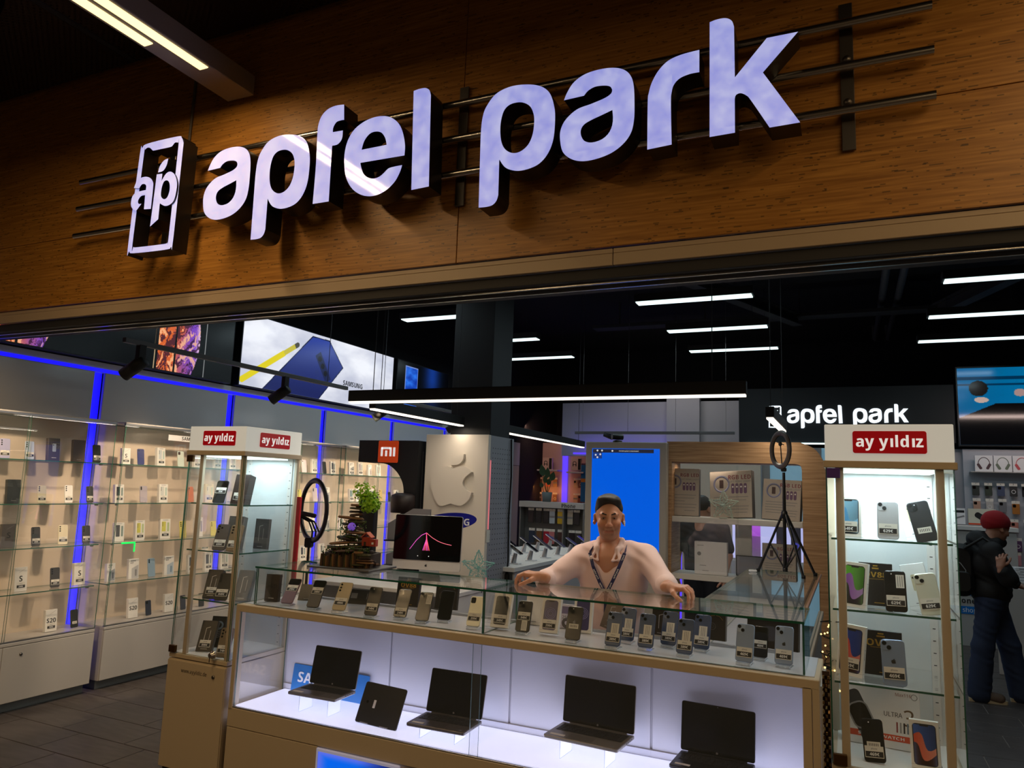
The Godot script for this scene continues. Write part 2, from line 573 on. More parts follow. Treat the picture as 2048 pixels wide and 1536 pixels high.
# ---------------------------------------------------------------- room shell
func build_shell() -> void:
	var wood: StandardMaterial3D = M["fascia veneer"]
	var f := struct("wall_front", box(Vector3(14.0, 1.95, 0.3)), M["dark grey paint"], Vector3(-1.5, 2.76 + 0.975, -3.17), "timber clad shop front above the opening", "wall")
	for c in [[-8.5, -1.712, 3.215, 4.7], [-1.708, 2.2, 3.215, 4.7], [2.204, 5.5, 3.215, 4.7], [-8.5, -1.712, 2.76, 3.212], [-1.708, 2.2, 2.76, 3.212], [2.204, 5.5, 2.76, 3.212]]:
		var size := Vector3(c[1] - c[0], c[3] - c[2], 0.02)
		obj("veneer_panel", box(size, 0.0015), wood, f, Vector3((c[0] + c[1]) / 2, (c[2] + c[3]) / 2, -3.01) - f.position)
	# header rail with its two bright running tracks
	var tr := struct("trim_1", box(Vector3(14.0, 0.05, 0.22), 0.002), M["dark grey paint"], Vector3(-1.5, 2.65, -3.14), "beige header rail over the shop opening", "trim")
	for c in [[-8.5, -0.93], [-0.926, 5.5]]:
		obj("cover_strip", box(Vector3(c[1] - c[0], 0.022, 0.02), 0.002), M["trim metal"], tr, Vector3((c[0] + c[1]) / 2, 2.743, -3.02) - tr.position)
		obj("cover_strip", box(Vector3(c[1] - c[0], 0.054, 0.02), 0.002), M["trim metal"], tr, Vector3((c[0] + c[1]) / 2, 2.7045, -3.02) - tr.position)
	obj("track", box(Vector3(14.0, 0.03, 0.012), 0.001), M["bright steel"], tr, Vector3(0, -0.022, 0.07))
	obj("track", box(Vector3(14.0, 0.03, 0.012), 0.001), M["bright steel"], tr, Vector3(0, -0.026, 0.0))
	# shop box
	struct("ceiling", box(Vector3(10.6, 0.2, 12.2)), M["black ceiling"], Vector3(-0.6, 4.7, -9.2), "black painted shop ceiling", "ceiling")
	struct("wall_back", box(Vector3(10.6, 4.7, 0.2)), M["black ceiling"], Vector3(-0.6, 2.3, -15.0), "dark rear wall of the shop", "wall")
	struct("wall_right", box(Vector3(0.2, 4.7, 12.2)), M["black ceiling"], Vector3(4.6, 2.3, -9.1), "dark right wall of the shop", "wall")
	# hall
	var mesh_tex := Image.create(64, 64, false, Image.FORMAT_RGBA8)
	for y in 64:
		for x in 64:
			var hole := false
			for c in [[16, 16], [48, 48], [48, -16], [-16, 48], [80, 16], [16, 80]]:
				if absf(x - c[0]) / 15.0 + absf(y - c[1]) / 11.5 < 1.0: hole = true
			mesh_tex.set_pixel(x, y, Color(0.5, 0.45, 0.4, 0.0 if hole else 1.0))
	var mm := mat("expanded metal", lin(120, 104, 92), 0.5, 0.3)
	mm.albedo_texture = ImageTexture.create_from_image(mesh_tex)
	mm.transparency = BaseMaterial3D.TRANSPARENCY_ALPHA_SCISSOR
	mm.alpha_scissor_threshold = 0.5
	mm.uv1_triplanar = true
	mm.uv1_world_triplanar = true
	mm.uv1_scale = Vector3(20, 20, 28)
	var ch := struct("ceiling_hall", box(Vector3(14.2, 0.2, 9.4)), M["black ceiling"], Vector3(-1.5, 4.85, 1.6), "dark hall ceiling with expanded metal panels", "ceiling")
	for k in 6:
		obj("mesh_panel", box(Vector3(2.2, 0.01, 8.9)), mm, ch, Vector3(-7.6 + k * 2.26 + 0.1, 4.318, 1.5) - ch.position)
		obj("mesh_rail", box(Vector3(0.05, 0.03, 8.9), 0.003), M["dark grey paint"], ch, Vector3(-6.47 + k * 2.26 + 0.1, 4.325, 1.5) - ch.position)
	struct("wall_hall_left", box(Vector3(0.2, 4.9, 9.4)), mat("hall paint", lin(150, 140, 128), 0.8), Vector3(-8.6, 2.4, 1.6), "plain left hall wall", "wall")
	struct("wall_hall_right", box(Vector3(0.2, 4.9, 9.4)), M["hall paint"], Vector3(5.6, 2.4, 1.6), "plain right hall wall", "wall")
	struct("wall_hall_back", box(Vector3(14.4, 4.9, 0.2)), M["hall paint"], Vector3(-1.5, 2.4, 6.2), "plain wall across the hall", "wall")
	struct("wall_front_left", box(Vector3(2.7, 2.64, 0.2)), M["hall paint"], Vector3(-7.25, 1.31, -3.15), "plain wall left of the shop opening", "wall")
	struct("wall_front_right", box(Vector3(1.2, 2.64, 0.2)), M["hall paint"], Vector3(5.0, 1.31, -3.15), "plain wall right of the shop opening", "wall")
	# pillar and dark ceiling services
	struct("pillar", box(Vector3(0.42, 4.7, 0.42), 0.004), M["black matte"], Vector3(-3.205, 2.3, -6.245), "black square pillar behind the white apple stand", "pillar")
	for k in 2:
		var p := thing("ceiling_pipe", ["left of two grey pipes under the black ceiling", "right of two grey pipes under the black ceiling"][k], "pipe", Vector3([0.43, 0.62][k], 4.35, -11))
		obj("pipe", tube([Vector3(0, 0, 4.2), Vector3(0, 0, -2.4)], 0.045, 12), mat("pipe grey", lin(70, 70, 74), 0.5), p)
		obj("bend", tube([Vector3(0, 0, -2.4), Vector3(0, 0.05, -2.5), Vector3(0, 0.25, -2.55)], 0.05, 12), M["pipe grey"], p)
	var bw := thing("cable_tray", "dark cable tray crossing the black ceiling", "cable tray", Vector3(-0.6, 4.2, -10.8))
	obj("tray", box(Vector3(6.0, 0.05, 0.25), 0.004), M["dark grey paint"], bw)
	for k in 5: obj("hanger", box(Vector3(0.02, 0.4, 0.02)), M["dark grey paint"], bw, Vector3(-2.6 + k * 1.3, 0.2, 0))
	for k in 2:
		var bm := thing("roof_beam", ["dark steel beam slanting across the ceiling at middle lamps", "dark steel beam above the right lamps"][k], "beam", Vector3([-1.6, 1.9][k], 4.15, -8.4), [-22.0, 20.0][k])
		var s := begin()
		add_box(s, Vector3(0, 0.07, 0), Vector3(0.14, 0.02, 5.2)); add_box(s, Vector3(0, -0.07, 0), Vector3(0.14, 0.02, 5.2)); add_box(s, Vector3.ZERO, Vector3(0.015, 0.14, 5.2))
		obj("beam", done(s), M["dark grey paint"], bm)
	var d := thing("air_duct", "round dark air duct under the hall ceiling, top left", "duct", Vector3(-4.05, 4.14, -1.95), 0.0)
	var s := begin()
	add_lathe(s, [Vector2(0.245, -1.6), Vector2(0.245, -0.62), Vector2(0.262, -0.61), Vector2(0.262, -0.58), Vector2(0.245, -0.57), Vector2(0.245, 0.2), Vector2(0.26, 0.21), Vector2(0.26, 0.24), Vector2(0.225, 0.25), Vector2(0.225, 0.55)], 28, Transform3D(Basis(Vector3.UP, deg_to_rad(28)) * Basis(Vector3.BACK, -PI / 2), Vector3(-0.35, 0.02, 0.3)))
	obj("duct_body", done(s), mat("duct", lin(86, 80, 84), 0.42, 0.6), d)

func build_floor() -> void:
	var fl := struct("floor", box(Vector3(14.4, 0.2, 21.6)), M["grout"], Vector3(-1.5, -0.104, -4.4), "dark rectangular floor tiles with pale joints", "floor")
	var rest := begin()
	var row := 0
	var z := -11.0
	while z < 6.2:
		var x := -8.6 + fposmod(0.17 + row * 0.2, 0.6) - 0.6
		while x < 5.7:
			var cx := x + 0.3
			var cz := z + 0.15
			var near := (cx > -5.5 and cx < -3.2 and cz > -5.4 and cz < -2.2) or (cx > 0.3 and cx < 2.4 and cz > -9.0 and cz < -3.0 and cx < 0.5 - cz * 0.22)
			if near:
				obj("tile", box(Vector3(0.594, 0.008, 0.294), 0.001), M["floor tile"], fl, Vector3(cx, 0.0, cz) - fl.position - Vector3(0, 0.004, 0))
			else:
				add_box(rest, Vector3(cx, -0.004, cz) - fl.position, Vector3(0.594, 0.008, 0.294))
			x += 0.6
		z += 0.3008
		row += 1
	var r := obj("tile_field", done(rest), M["floor tile"], fl)
	r.set_meta("kind", "stuff")

func build_left_wall() -> void:
	var w := struct("wall_left", box(Vector3(0.2, 4.7, 12.0)), M["black ceiling"], Vector3(-5.89, 2.3, -9.0), "left shop wall of white panels with blue light gaps", "wall")
	for k in 7:
		var z: float = -2.66 - k * 1.4655 - 0.7327
		var hi := obj("wall_panel", box(Vector3(0.03, 0.43, 1.37), 0.003), M["white gloss"], w, Vector3(-5.755, 2.315, z) - w.position)
		obj("wall_panel", box(Vector3(0.03, 2.1, 1.37), 0.003), M["cream panel"], w, Vector3(-5.76, 1.045, z) - w.position)
		hi.name = "wall_panel"
		if k > 0:
			var o := thing("led_strip", "upright blue light strip in the %s wall panel gap from the hall" % ["", "first", "second", "third", "fourth", "fifth", "sixth"][k], "light strip", Vector3(-5.782, 0.1, z + 0.7327))
			obj("glowing_strip", box(Vector3(0.012, 2.43, 0.085), 0.0, Vector3(0, 1.215, 0)), M["blue led"], o)
	var h := thing("led_strip", "blue light strip running level below the lit wall posters", "light strip", Vector3(-5.782, 2.575, -7.0))
	obj("glowing_strip", box(Vector3(0.012, 0.03, 8.6), 0.0, Vector3(0, -0.022, 0)), M["blue led"], h)
	obj("channel", box(Vector3(0.01, 0.09, 8.6), 0.0, Vector3(-0.003, 0.0, 0)), M["white matte"], h)
	# ceiling rail with spotlights that lights the cabinets
	var warm := lin(255, 226, 190)
	var rails := [["grey spotlight rail hanging before the wall posters", -4.5, -3.38, -5.85, [-3.52, -4.98]], ["grey spotlight rail further back along the left wall", -4.55, -6.3, -9.6, [-6.6, -8.2]]]
	for r in rails:
		var o := thing("spotlight_rail", r[0], "rail", Vector3(r[1], 2.6, 0))
		obj("rail", box(Vector3(0.035, 0.035, r[2] - r[3]), 0.002, Vector3(0, 0, (r[2] + r[3]) / 2)), mat("rail grey", lin(92, 90, 90), 0.5), o)
		for z in [r[2] - 0.25, r[3] + 0.3]: obj("cable", tube([Vector3(0, 0, z), Vector3(0, 1.9, z)], 0.003, 5), M["dark grey paint"], o)
		for z in r[4]:
			var sp := thing("spotlight", "black cylinder spotlight, %s" % {-3.52: "nearest on the front rail", -4.98: "second on the front rail", -6.6: "first on the rear left rail", -8.2: "last on the rear left rail"}[z], "spotlight", Vector3(r[1], 2.58, z), 0.0, "black rail spotlights")
			obj("adapter", box(Vector3(0.04, 0.14, 0.06), 0.004, Vector3(0, -0.06, 0)), M["black matte"], sp)
			var b := Basis(Vector3.BACK, deg_to_rad(-52)) * Basis(Vector3.RIGHT, deg_to_rad(-14))
			obj("lamp_head", lathe([Vector2(0.0, -0.1), Vector2(0.036, -0.1), Vector2(0.045, -0.11), Vector2(0.045, 0.07), Vector2(0.03, 0.08), Vector2(0, 0.08)], 20), M["black matte"], sp, Vector3(-0.035, -0.14, 0), b)
	for q in [[-2.75, -3.15], [-3.5, -3.9], [-4.25, -4.65], [-5.0, -5.4], [-5.75, -6.15], [-6.5, -6.9], [-7.25, -7.65], [-8.0, -8.4]]:
		spot_light(Vector3(-4.56, 2.43, q[0]), Vector3(-5.75, 1.05, q[1]), 2.1, warm, 35.0, 0.25, 0.04)

func marble(u: float, v: float, n: FastNoiseLite) -> Color:
	var s := n.get_noise_2d(u * 3.0, v * 3.0)
	var t := n.get_noise_2d(u * 4.0 + s * 3.0 + 9.0, v * 7.0 + s * 4.0)
	var base := lin(214, 96, 40).lerp(lin(120, 66, 190), clampf(smoothstep(0.35, 0.8, u + s * 0.2), 0, 1))
	base = base.lerp(lin(230, 190, 220), clampf(smoothstep(0.86, 1.0, u), 0, 1))
	if t > 0.12: base = base.lerp(lin(50, 16, 40), 0.8)
	elif t < -0.22: base = base.lerp(lin(250, 190, 140), 0.8)
	return base

func build_posters() -> void:
	var n := FastNoiseLite.new()
	n.seed = 3
	n.frequency = 0.6
	# lit posters on the left wall, given in metres along the wall from z -2.75 (u) and height over 2.63 (v)
	var t1 := picture(560, 160, func(u, v):
		var z: float = -2.72 - u * 2.8
		var y: float = 3.41 - v * 0.78
		for c in [[-4.62, -5.1, 2.98], [-3.18, -3.66, 2.98]]:
			if z < c[0] and z > c[1]:
				var k: float = (c[0] - z) / (c[0] - c[1])
				var edge := 1.0 - pow(absf(y - c[2]) / 0.62, 2.0) * 0.5
				if k < edge:
					if absf(k - 0.42) < 0.02 or k < 0.02: return Color(0.01, 0.01, 0.012)
					return marble(k, (y - 2.4) * 1.2, n)
			if absf(z - c[0] - 0.02) < 0.006: return lin(200, 170, 130)
		if absf(z + 5.17) < 0.004: return lin(150, 150, 150)
		return Color(0.006, 0.006, 0.01))
	var phone := PackedVector2Array([Vector2(-6.703, 3.37), Vector2(-7.017, 3.375), Vector2(-7.312, 3.079), Vector2(-6.86, 2.60), Vector2(-5.92, 2.60)])
	var t2 := picture(560, 160, func(u, v):
		var z: float = -5.62 - u * 2.79
		var y: float = 3.405 - v * 0.775
		var p := Vector2(z, y)
		var a := Vector2(-5.65, 2.69); var b := Vector2(-6.46, 3.215)
		var q := Geometry2D.get_closest_point_to_segment(p, a, b)
		var k := a.distance_to(q) / a.distance_to(b)
		if p.distance_to(q) < (0.034 if k < 0.74 else 0.028): return lin(222, 205, 20) if k < 0.74 else (lin(196, 184, 60) if k < 0.95 else lin(70, 70, 60))
		if Geometry2D.is_point_in_polygon(p, phone):
			var cam := Vector2(-6.93, 3.02)
			var along := Vector2(-0.34, -0.94).normalized() if false else Vector2(-0.25, -0.35).normalized()
			var d := p - cam
			var x1 := d.dot(along); var y1 := d.dot(along.orthogonal())
			for cc in [-0.12, -0.02, 0.08]:
				if Vector2(x1 - cc, y1).length() < 0.034: return lin(8, 10, 22)
			if absf(x1) < 0.19 and absf(y1) < 0.055: return lin(22, 30, 74)
			if absf(x1 - 0.02) < 0.05 and absf(y1 + 0.13) < 0.035: return lin(34, 46, 110)
			var e := 9.0
			for i in 5: e = minf(e, p.distance_to(Geometry2D.get_closest_point_to_segment(p, phone[i], phone[(i + 1) % 5])))
			if e < 0.012: return lin(20, 26, 60)
			return lin(28, 36, 92).lerp(lin(44, 66, 160), clampf((y - 2.7) * 1.4, 0, 1))
		var s := n.get_noise_2d(z * 1.4, y * 3.0)
		return lin(196, 200, 218).lerp(lin(240, 242, 250), clampf(s * 1.2 + 0.55, 0, 1)))
	var t3 := picture(256, 140, func(u, v):
		var z: float = -8.5 - u * 1.45
		var y: float = 3.41 - v * 0.78
		if absf(z + 8.87) < 0.17 and y > 2.72 and y < 3.36:
			if absf(z + 8.87) > 0.155 or y > 3.345 or y < 2.735: return lin(110, 130, 190)
			var s := n.get_noise_2d(z * 5.0, y * 9.0)
			return lin(14, 50, 150).lerp(lin(40, 110, 220), clampf(s + 0.5, 0, 1))
		var g := exp(-pow((z + 9.45) / 0.22, 2.0)) * clampf((y - 2.6) * 1.6, 0, 1)
		return Color(0.01, 0.012, 0.02).lerp(lin(20, 60, 150), g * 0.8))
	var k := 0
	for p in [[t1, -2.72, 2.8, "lit wall poster of black phones with orange and violet marbled screens", 1.0], [t2, -5.62, 2.79, "lit wall poster of a blue phone with a yellow pen on grey", 1.0], [t3, -8.5, 1.45, "lit black wall poster of a phone with a blue screen", 1.2]]:
		var o := thing("lit_poster", p[3], "poster", Vector3(-5.74, 2.63, p[1] - p[2] / 2), 90.0, "lit posters along the left wall")
		obj("light_box", box(Vector3(p[2], 0.78, 0.09), 0.002, Vector3(0, 0.39, -0.005)), mat("poster frame", lin(60, 60, 64), 0.4, 0.5), o)
		var s := begin()
		uvquad(s, Vector3(-p[2] / 2 + 0.012, 0.012, 0.042), Vector3(p[2] / 2 - 0.012, 0.012, 0.042), Vector3(p[2] / 2 - 0.012, 0.768, 0.042), Vector3(-p[2] / 2 + 0.012, 0.768, 0.042))
		var m := mat("poster %d" % k, Color(0.02, 0.02, 0.02), 0.25, 0.0, p[4], Color.WHITE)
		m.emission_texture = p[0]
		m.emission_operator = BaseMaterial3D.EMISSION_OP_MULTIPLY
		obj("print_sheet", done(s), m, o)
		if k == 0:
			lettering("iPhone X", 0.078, M["lit white print"], o, Vector3(-0.27, 0.335, 0.044), Basis.IDENTITY, false, 0.001)
			obj("lettering", prism(rrect(0.1, 0.1, 0.02), [rrect(0.084, 0.084, 0.014)], 0, 0.001), M["lit white print"], o, Vector3(0.035, 0.335, 0.043))
			lettering("S", 0.055, M["lit white print"], o, Vector3(0.035, 0.335, 0.044), Basis.IDENTITY, false, 0.001)
		elif k == 1:
			lettering("SAMSUNG", 0.06, M["print black"], o, Vector3(0.51, 0.27, 0.044), Basis.IDENTITY, true, 0.001)
		else:
			lettering("iPhone X", 0.07, M["lit white print"], o, Vector3(0.33, 0.1, 0.044), Basis.IDENTITY, false, 0.001)
		k += 1

# ---------------------------------------------------------------- the lit sign on the timber
const GLYPHS := {
	"p": [[[-1.493, 2.936, 1], [-1.497, 3.183, 0], [-1.498, 3.305, 0], [-1.491, 3.377, 0], [-1.472, 3.423, 0], [-1.428, 3.471, 0], [-1.358, 3.491, 0], [-1.278, 3.485, 0], [-1.209, 3.462, 0], [-1.164, 3.420, 0], [-1.140, 3.349, 0], [-1.135, 3.282, 0], [-1.141, 3.199, 0], [-1.165, 3.138, 0], [-1.206, 3.098, 0], [-1.263, 3.082, 0], [-1.317, 3.084, 0], [-1.367, 3.107, 0], [-1.399, 3.150, 1], [-1.397, 2.982, 1], [-1.405, 2.957, 0], [-1.423, 2.940, 0], [-1.450, 2.935, 0]],
		[[-1.400, 3.292, 0], [-1.396, 3.345, 0], [-1.381, 3.386, 0], [-1.349, 3.406, 0], [-1.300, 3.404, 0], [-1.259, 3.379, 0], [-1.239, 3.339, 0], [-1.234, 3.296, 0], [-1.240, 3.240, 0], [-1.260, 3.196, 0], [-1.296, 3.171, 0], [-1.335, 3.170, 0], [-1.371, 3.193, 0], [-1.392, 3.233, 0]]],
	"a": [[[-1.096, 3.373, 1], [-1.081, 3.408, 0], [-1.052, 3.448, 0], [-1.002, 3.475, 0], [-0.934, 3.483, 0], [-0.871, 3.476, 0], [-0.826, 3.456, 0], [-0.798, 3.422, 0], [-0.785, 3.374, 0], [-0.781, 3.297, 0], [-0.782, 3.226, 0], [-0.794, 3.170, 0], [-0.826, 3.127, 0], [-0.877, 3.095, 0], [-0.943, 3.079, 0], [-1.006, 3.079, 0], [-1.057, 3.098, 0], [-1.095, 3.136, 0], [-1.109, 3.194, 0], [-1.107, 3.240, 0], [-1.085, 3.282, 0], [-1.035, 3.319, 0], [-0.971, 3.332, 0], [-0.913, 3.346, 0], [-0.884, 3.361, 0], [-0.879, 3.380, 0], [-0.889, 3.395, 0], [-0.914, 3.404, 0], [-0.955, 3.407, 0], [-0.986, 3.395, 0], [-1.004, 3.376, 1]],
		[[-0.876, 3.286, 1], [-0.873, 3.234, 0], [-0.886, 3.191, 0], [-0.918, 3.163, 0], [-0.963, 3.156, 0], [-0.995, 3.167, 0], [-1.011, 3.190, 0], [-1.015, 3.219, 0], [-1.001, 3.243, 0], [-0.969, 3.258, 0], [-0.925, 3.271, 0]]],
	"f": [[[-2.444, 3.080, 1], [-2.442, 3.289, 0], [-2.448, 3.456, 0], [-2.445, 3.510, 0], [-2.427, 3.553, 0], [-2.392, 3.581, 0], [-2.344, 3.591, 0], [-2.290, 3.587, 1], [-2.283, 3.503, 1], [-2.305, 3.504, 0], [-2.331, 3.499, 0], [-2.348, 3.474, 0], [-2.349, 3.449, 1], [-2.286, 3.447, 1], [-2.287, 3.409, 0], [-2.298, 3.388, 0], [-2.318, 3.376, 0], [-2.347, 3.376, 1], [-2.343, 3.080, 1]]],
	"e": [[[-1.907, 3.252, 1], [-1.908, 3.308, 0], [-1.928, 3.381, 0], [-1.958, 3.430, 0], [-2.002, 3.464, 0], [-2.052, 3.480, 0], [-2.112, 3.481, 0], [-2.172, 3.465, 0], [-2.221, 3.433, 0], [-2.253, 3.381, 0], [-2.265, 3.320, 0], [-2.262, 3.261, 0], [-2.249, 3.201, 0], [-2.218, 3.144, 0], [-2.174, 3.103, 0], [-2.117, 3.077, 0], [-2.057, 3.073, 0], [-2.000, 3.091, 0], [-1.954, 3.127, 0], [-1.928, 3.170, 0], [-1.917, 3.205, 1], [-1.964, 3.204, 0], [-1.995, 3.200, 0], [-2.016, 3.184, 0], [-2.040, 3.168, 0], [-2.069, 3.161, 0], [-2.104, 3.167, 0], [-2.136, 3.189, 0], [-2.154, 3.222, 0], [-2.164, 3.255, 1]],
		[[-2.162, 3.323, 1], [-2.149, 3.367, 0], [-2.121, 3.398, 0], [-2.087, 3.405, 0], [-2.051, 3.394, 0], [-2.026, 3.363, 0], [-2.014, 3.324, 1]]],
	"l": [[[-1.857, 3.071, 1], [-1.876, 3.576, 1], [-1.845, 3.580, 0], [-1.811, 3.578, 0], [-1.787, 3.562, 0], [-1.777, 3.534, 1], [-1.761, 3.075, 1]]],
	"r": [[[-0.725, 3.084, 1], [-0.725, 3.289, 0], [-0.721, 3.331, 0], [-0.708, 3.376, 0], [-0.681, 3.422, 0], [-0.641, 3.457, 0], [-0.585, 3.472, 0], [-0.515, 3.476, 1], [-0.515, 3.379, 1], [-0.554, 3.379, 0], [-0.593, 3.369, 0], [-0.617, 3.346, 0], [-0.626, 3.316, 0], [-0.629, 3.270, 0], [-0.625, 3.089, 1]]],
	"k": [[[-0.475, 3.095, 1], [-0.474, 3.587, 1], [-0.445, 3.592, 0], [-0.411, 3.589, 0], [-0.388, 3.572, 0], [-0.379, 3.544, 1], [-0.377, 3.327, 1], [-0.256, 3.466, 1], [-0.142, 3.465, 1], [-0.272, 3.325, 1], [-0.141, 3.095, 1], [-0.250, 3.094, 1], [-0.316, 3.216, 0], [-0.334, 3.242, 0], [-0.356, 3.256, 0], [-0.373, 3.252, 0], [-0.378, 3.237, 1], [-0.378, 3.096, 1]]],
	"frame": [[[-3.783, 2.993, 0], [-3.767, 2.968, 0], [-3.729, 2.954, 0], [-3.469, 2.948, 0], [-3.430, 2.960, 0], [-3.418, 2.993, 0], [-3.414, 3.544, 0], [-3.416, 3.575, 0], [-3.432, 3.606, 0], [-3.468, 3.622, 0], [-3.710, 3.620, 0], [-3.753, 3.601, 0], [-3.769, 3.561, 0]],
		[[-3.747, 3.012, 0], [-3.735, 2.993, 0], [-3.706, 2.987, 0], [-3.487, 2.983, 0], [-3.461, 2.991, 0], [-3.456, 3.012, 0], [-3.453, 3.561, 0], [-3.456, 3.583, 1], [-3.484, 3.587, 0], [-3.505, 3.569, 0], [-3.528, 3.566, 1], [-3.660, 3.567, 1], [-3.688, 3.590, 1], [-3.709, 3.594, 0], [-3.729, 3.584, 0], [-3.734, 3.556, 0]]],
	"la": [[[-3.772, 3.349, 1], [-3.756, 3.384, 0], [-3.727, 3.403, 0], [-3.685, 3.406, 0], [-3.645, 3.393, 0], [-3.618, 3.366, 0], [-3.610, 3.329, 0], [-3.610, 3.201, 1], [-3.667, 3.206, 1], [-3.670, 3.292, 1], [-3.703, 3.290, 0], [-3.724, 3.268, 0], [-3.718, 3.246, 0], [-3.693, 3.243, 1], [-3.732, 3.204, 1], [-3.763, 3.221, 0], [-3.782, 3.249, 0], [-3.778, 3.296, 0], [-3.750, 3.318, 0], [-3.694, 3.323, 0], [-3.669, 3.323, 1], [-3.670, 3.350, 0], [-3.689, 3.363, 0], [-3.710, 3.361, 0], [-3.726, 3.341, 1]]],
	"lp": [[[-3.591, 3.406, 1], [-3.546, 3.404, 1], [-3.546, 3.360, 1], [-3.518, 3.397, 0], [-3.486, 3.407, 0], [-3.449, 3.387, 0], [-3.423, 3.342, 0], [-3.417, 3.296, 0], [-3.428, 3.233, 0], [-3.458, 3.207, 0], [-3.498, 3.204, 0], [-3.541, 3.225, 1], [-3.540, 3.131, 1], [-3.601, 3.094, 1]],
		[[-3.539, 3.314, 0], [-3.526, 3.352, 0], [-3.499, 3.356, 0], [-3.479, 3.335, 0], [-3.473, 3.294, 0], [-3.485, 3.255, 0], [-3.511, 3.246, 0], [-3.537, 3.268, 0]]],
	"leaf": [[[-3.582, 3.416, 1], [-3.574, 3.452, 0], [-3.544, 3.483, 0], [-3.510, 3.490, 1], [-3.519, 3.448, 0], [-3.542, 3.421, 0]]],
	"apple": [[[-3.554, 1.701, 0], [-3.536, 1.796, 0], [-3.460, 1.859, 0], [-3.375, 1.861, 0], [-3.327, 1.846, 0], [-3.244, 1.871, 0], [-3.174, 1.848, 0], [-3.135, 1.817, 1], [-3.201, 1.765, 0], [-3.221, 1.711, 0], [-3.188, 1.659, 0], [-3.126, 1.632, 1], [-3.153, 1.568, 0], [-3.211, 1.519, 0], [-3.271, 1.510, 0], [-3.333, 1.525, 0], [-3.409, 1.504, 0], [-3.464, 1.509, 0], [-3.524, 1.593, 0]]],
	"aleaf": [[[-3.360, 1.875, 1], [-3.332, 1.943, 0], [-3.280, 1.971, 0], [-3.222, 1.978, 1], [-3.231, 1.925, 0], [-3.275, 1.883, 0]]],
}

func glyph_mesh(key: String, z0: float, z1: float, scale_ := 1.0, from := Vector2.ZERO) -> Array:   # [side mesh, face mesh]
	var k := "glyph %s %s %s %s %s" % [key, z0, z1, scale_, from]
	if not meshes.has(k):
		var conts := []
		for c in GLYPHS[key]:
			var pts := []
			for p in c: pts.append([(p[0] - from.x) * scale_, (p[1] - from.y) * scale_, p[2]])
			conts.append(curve_of(pts, 6))
		var outline: PackedVector2Array = conts[0]
		var holes := conts.slice(1)
		var s := begin()
		add_rim(s, outline, z0, z1)
		for h in holes: add_rim(s, h, z0, z1, true)
		add_plate(s, outline, holes, z0, false)
		var t := begin()
		add_plate(t, outline, holes, z1, true)
		meshes[k] = [done(s), done(t)]
	return meshes[k]

func build_shop_sign() -> void:
	var o := thing("shop_sign", "large lit sign of white letters on steel rods across the timber front", "sign", Vector3(-2.0, 2.95, -3.0))
	var side := mat("letter side", lin(24, 22, 22), 0.35)
	var face := mat("letter face", lin(225, 228, 245), 0.06, 0.0, 0.72, Color.WHITE)
	# the diodes behind the acrylic shine unevenly
	var n := FastNoiseLite.new()
	n.seed = 12
	n.frequency = 1.0
	var glow := picture(192, 192, func(u, v):
		var a := n.get_noise_2d(u * 6.0, v * 6.0) * 0.5 + 0.5
		return lin(128, 140, 240).lerp(lin(206, 212, 255), a))
	face.emission_texture = glow
	face.emission_operator = BaseMaterial3D.EMISSION_OP_MULTIPLY
	face.uv1_triplanar = true
	face.uv1_scale = Vector3(1.6, 1.6, 1.6)
	var put := [["a", -2.105, 0.0], ["p", -1.348, 0.0], ["f", 0.0, 0.0], ["e", 0.0, 0.0], ["l", 0.0, 0.0], ["p", 0.0, 0.0], ["a", 0.0, 0.0], ["r", 0.0, 0.0], ["k", 0.0, 0.0], ["la", 0.0, 0.0], ["lp", 0.0, 0.0], ["leaf", 0.0, 0.0], ["frame", 0.0, 0.0]]
	for g in put:
		var ms := glyph_mesh(g[0], -0.115 if g[0] != "frame" else -0.1, 0.0)
		var called: String = {"frame": "phone_outline", "leaf": "emblem_leaf", "la": "emblem_letter", "lp": "emblem_letter"}.get(g[0], "letter")
		var l := obj(called, ms[0], side, o, Vector3(g[1], 0, -2.80 + (0.012 if g[0] in ["la", "lp", "leaf"] else 0.0)) - o.position)
		obj("acrylic_face", ms[1], face, l)
	for y in [3.185, 3.365, 3.545]:
		var r := obj("rod", tube([Vector3(-2.47, 0, 0), Vector3(2.33, 0, 0)], 0.019, 14), M["bright steel"], o, Vector3(-0.01, y - 2.95, 0.062))
		r.name = "rod"
	for x in [-3.72, -0.01 + 0.035, -1.7]:
		obj("bracket", box(Vector3(0.05, 0.62, 0.012), 0.002), M["dull steel"], o, Vector3(x + 2.0, 0.4, 0.015 - 0.005))
	for y in [0.29, 0.47]:
		obj("screw", lathe([Vector2(0.016, 0), Vector2(0.012, 0.006), Vector2(0, 0.007)], 12), M["dull steel"], o, Vector3(2.025, y, 0.017), Basis(Vector3.RIGHT, PI / 2))
	obj("supply_cable", tube([Vector3(-1.6, 0.63, 0.01), Vector3(-1.59, 1.36, 0.012)], 0.008, 8), mat("cable grey", lin(104, 96, 90), 0.6), o)

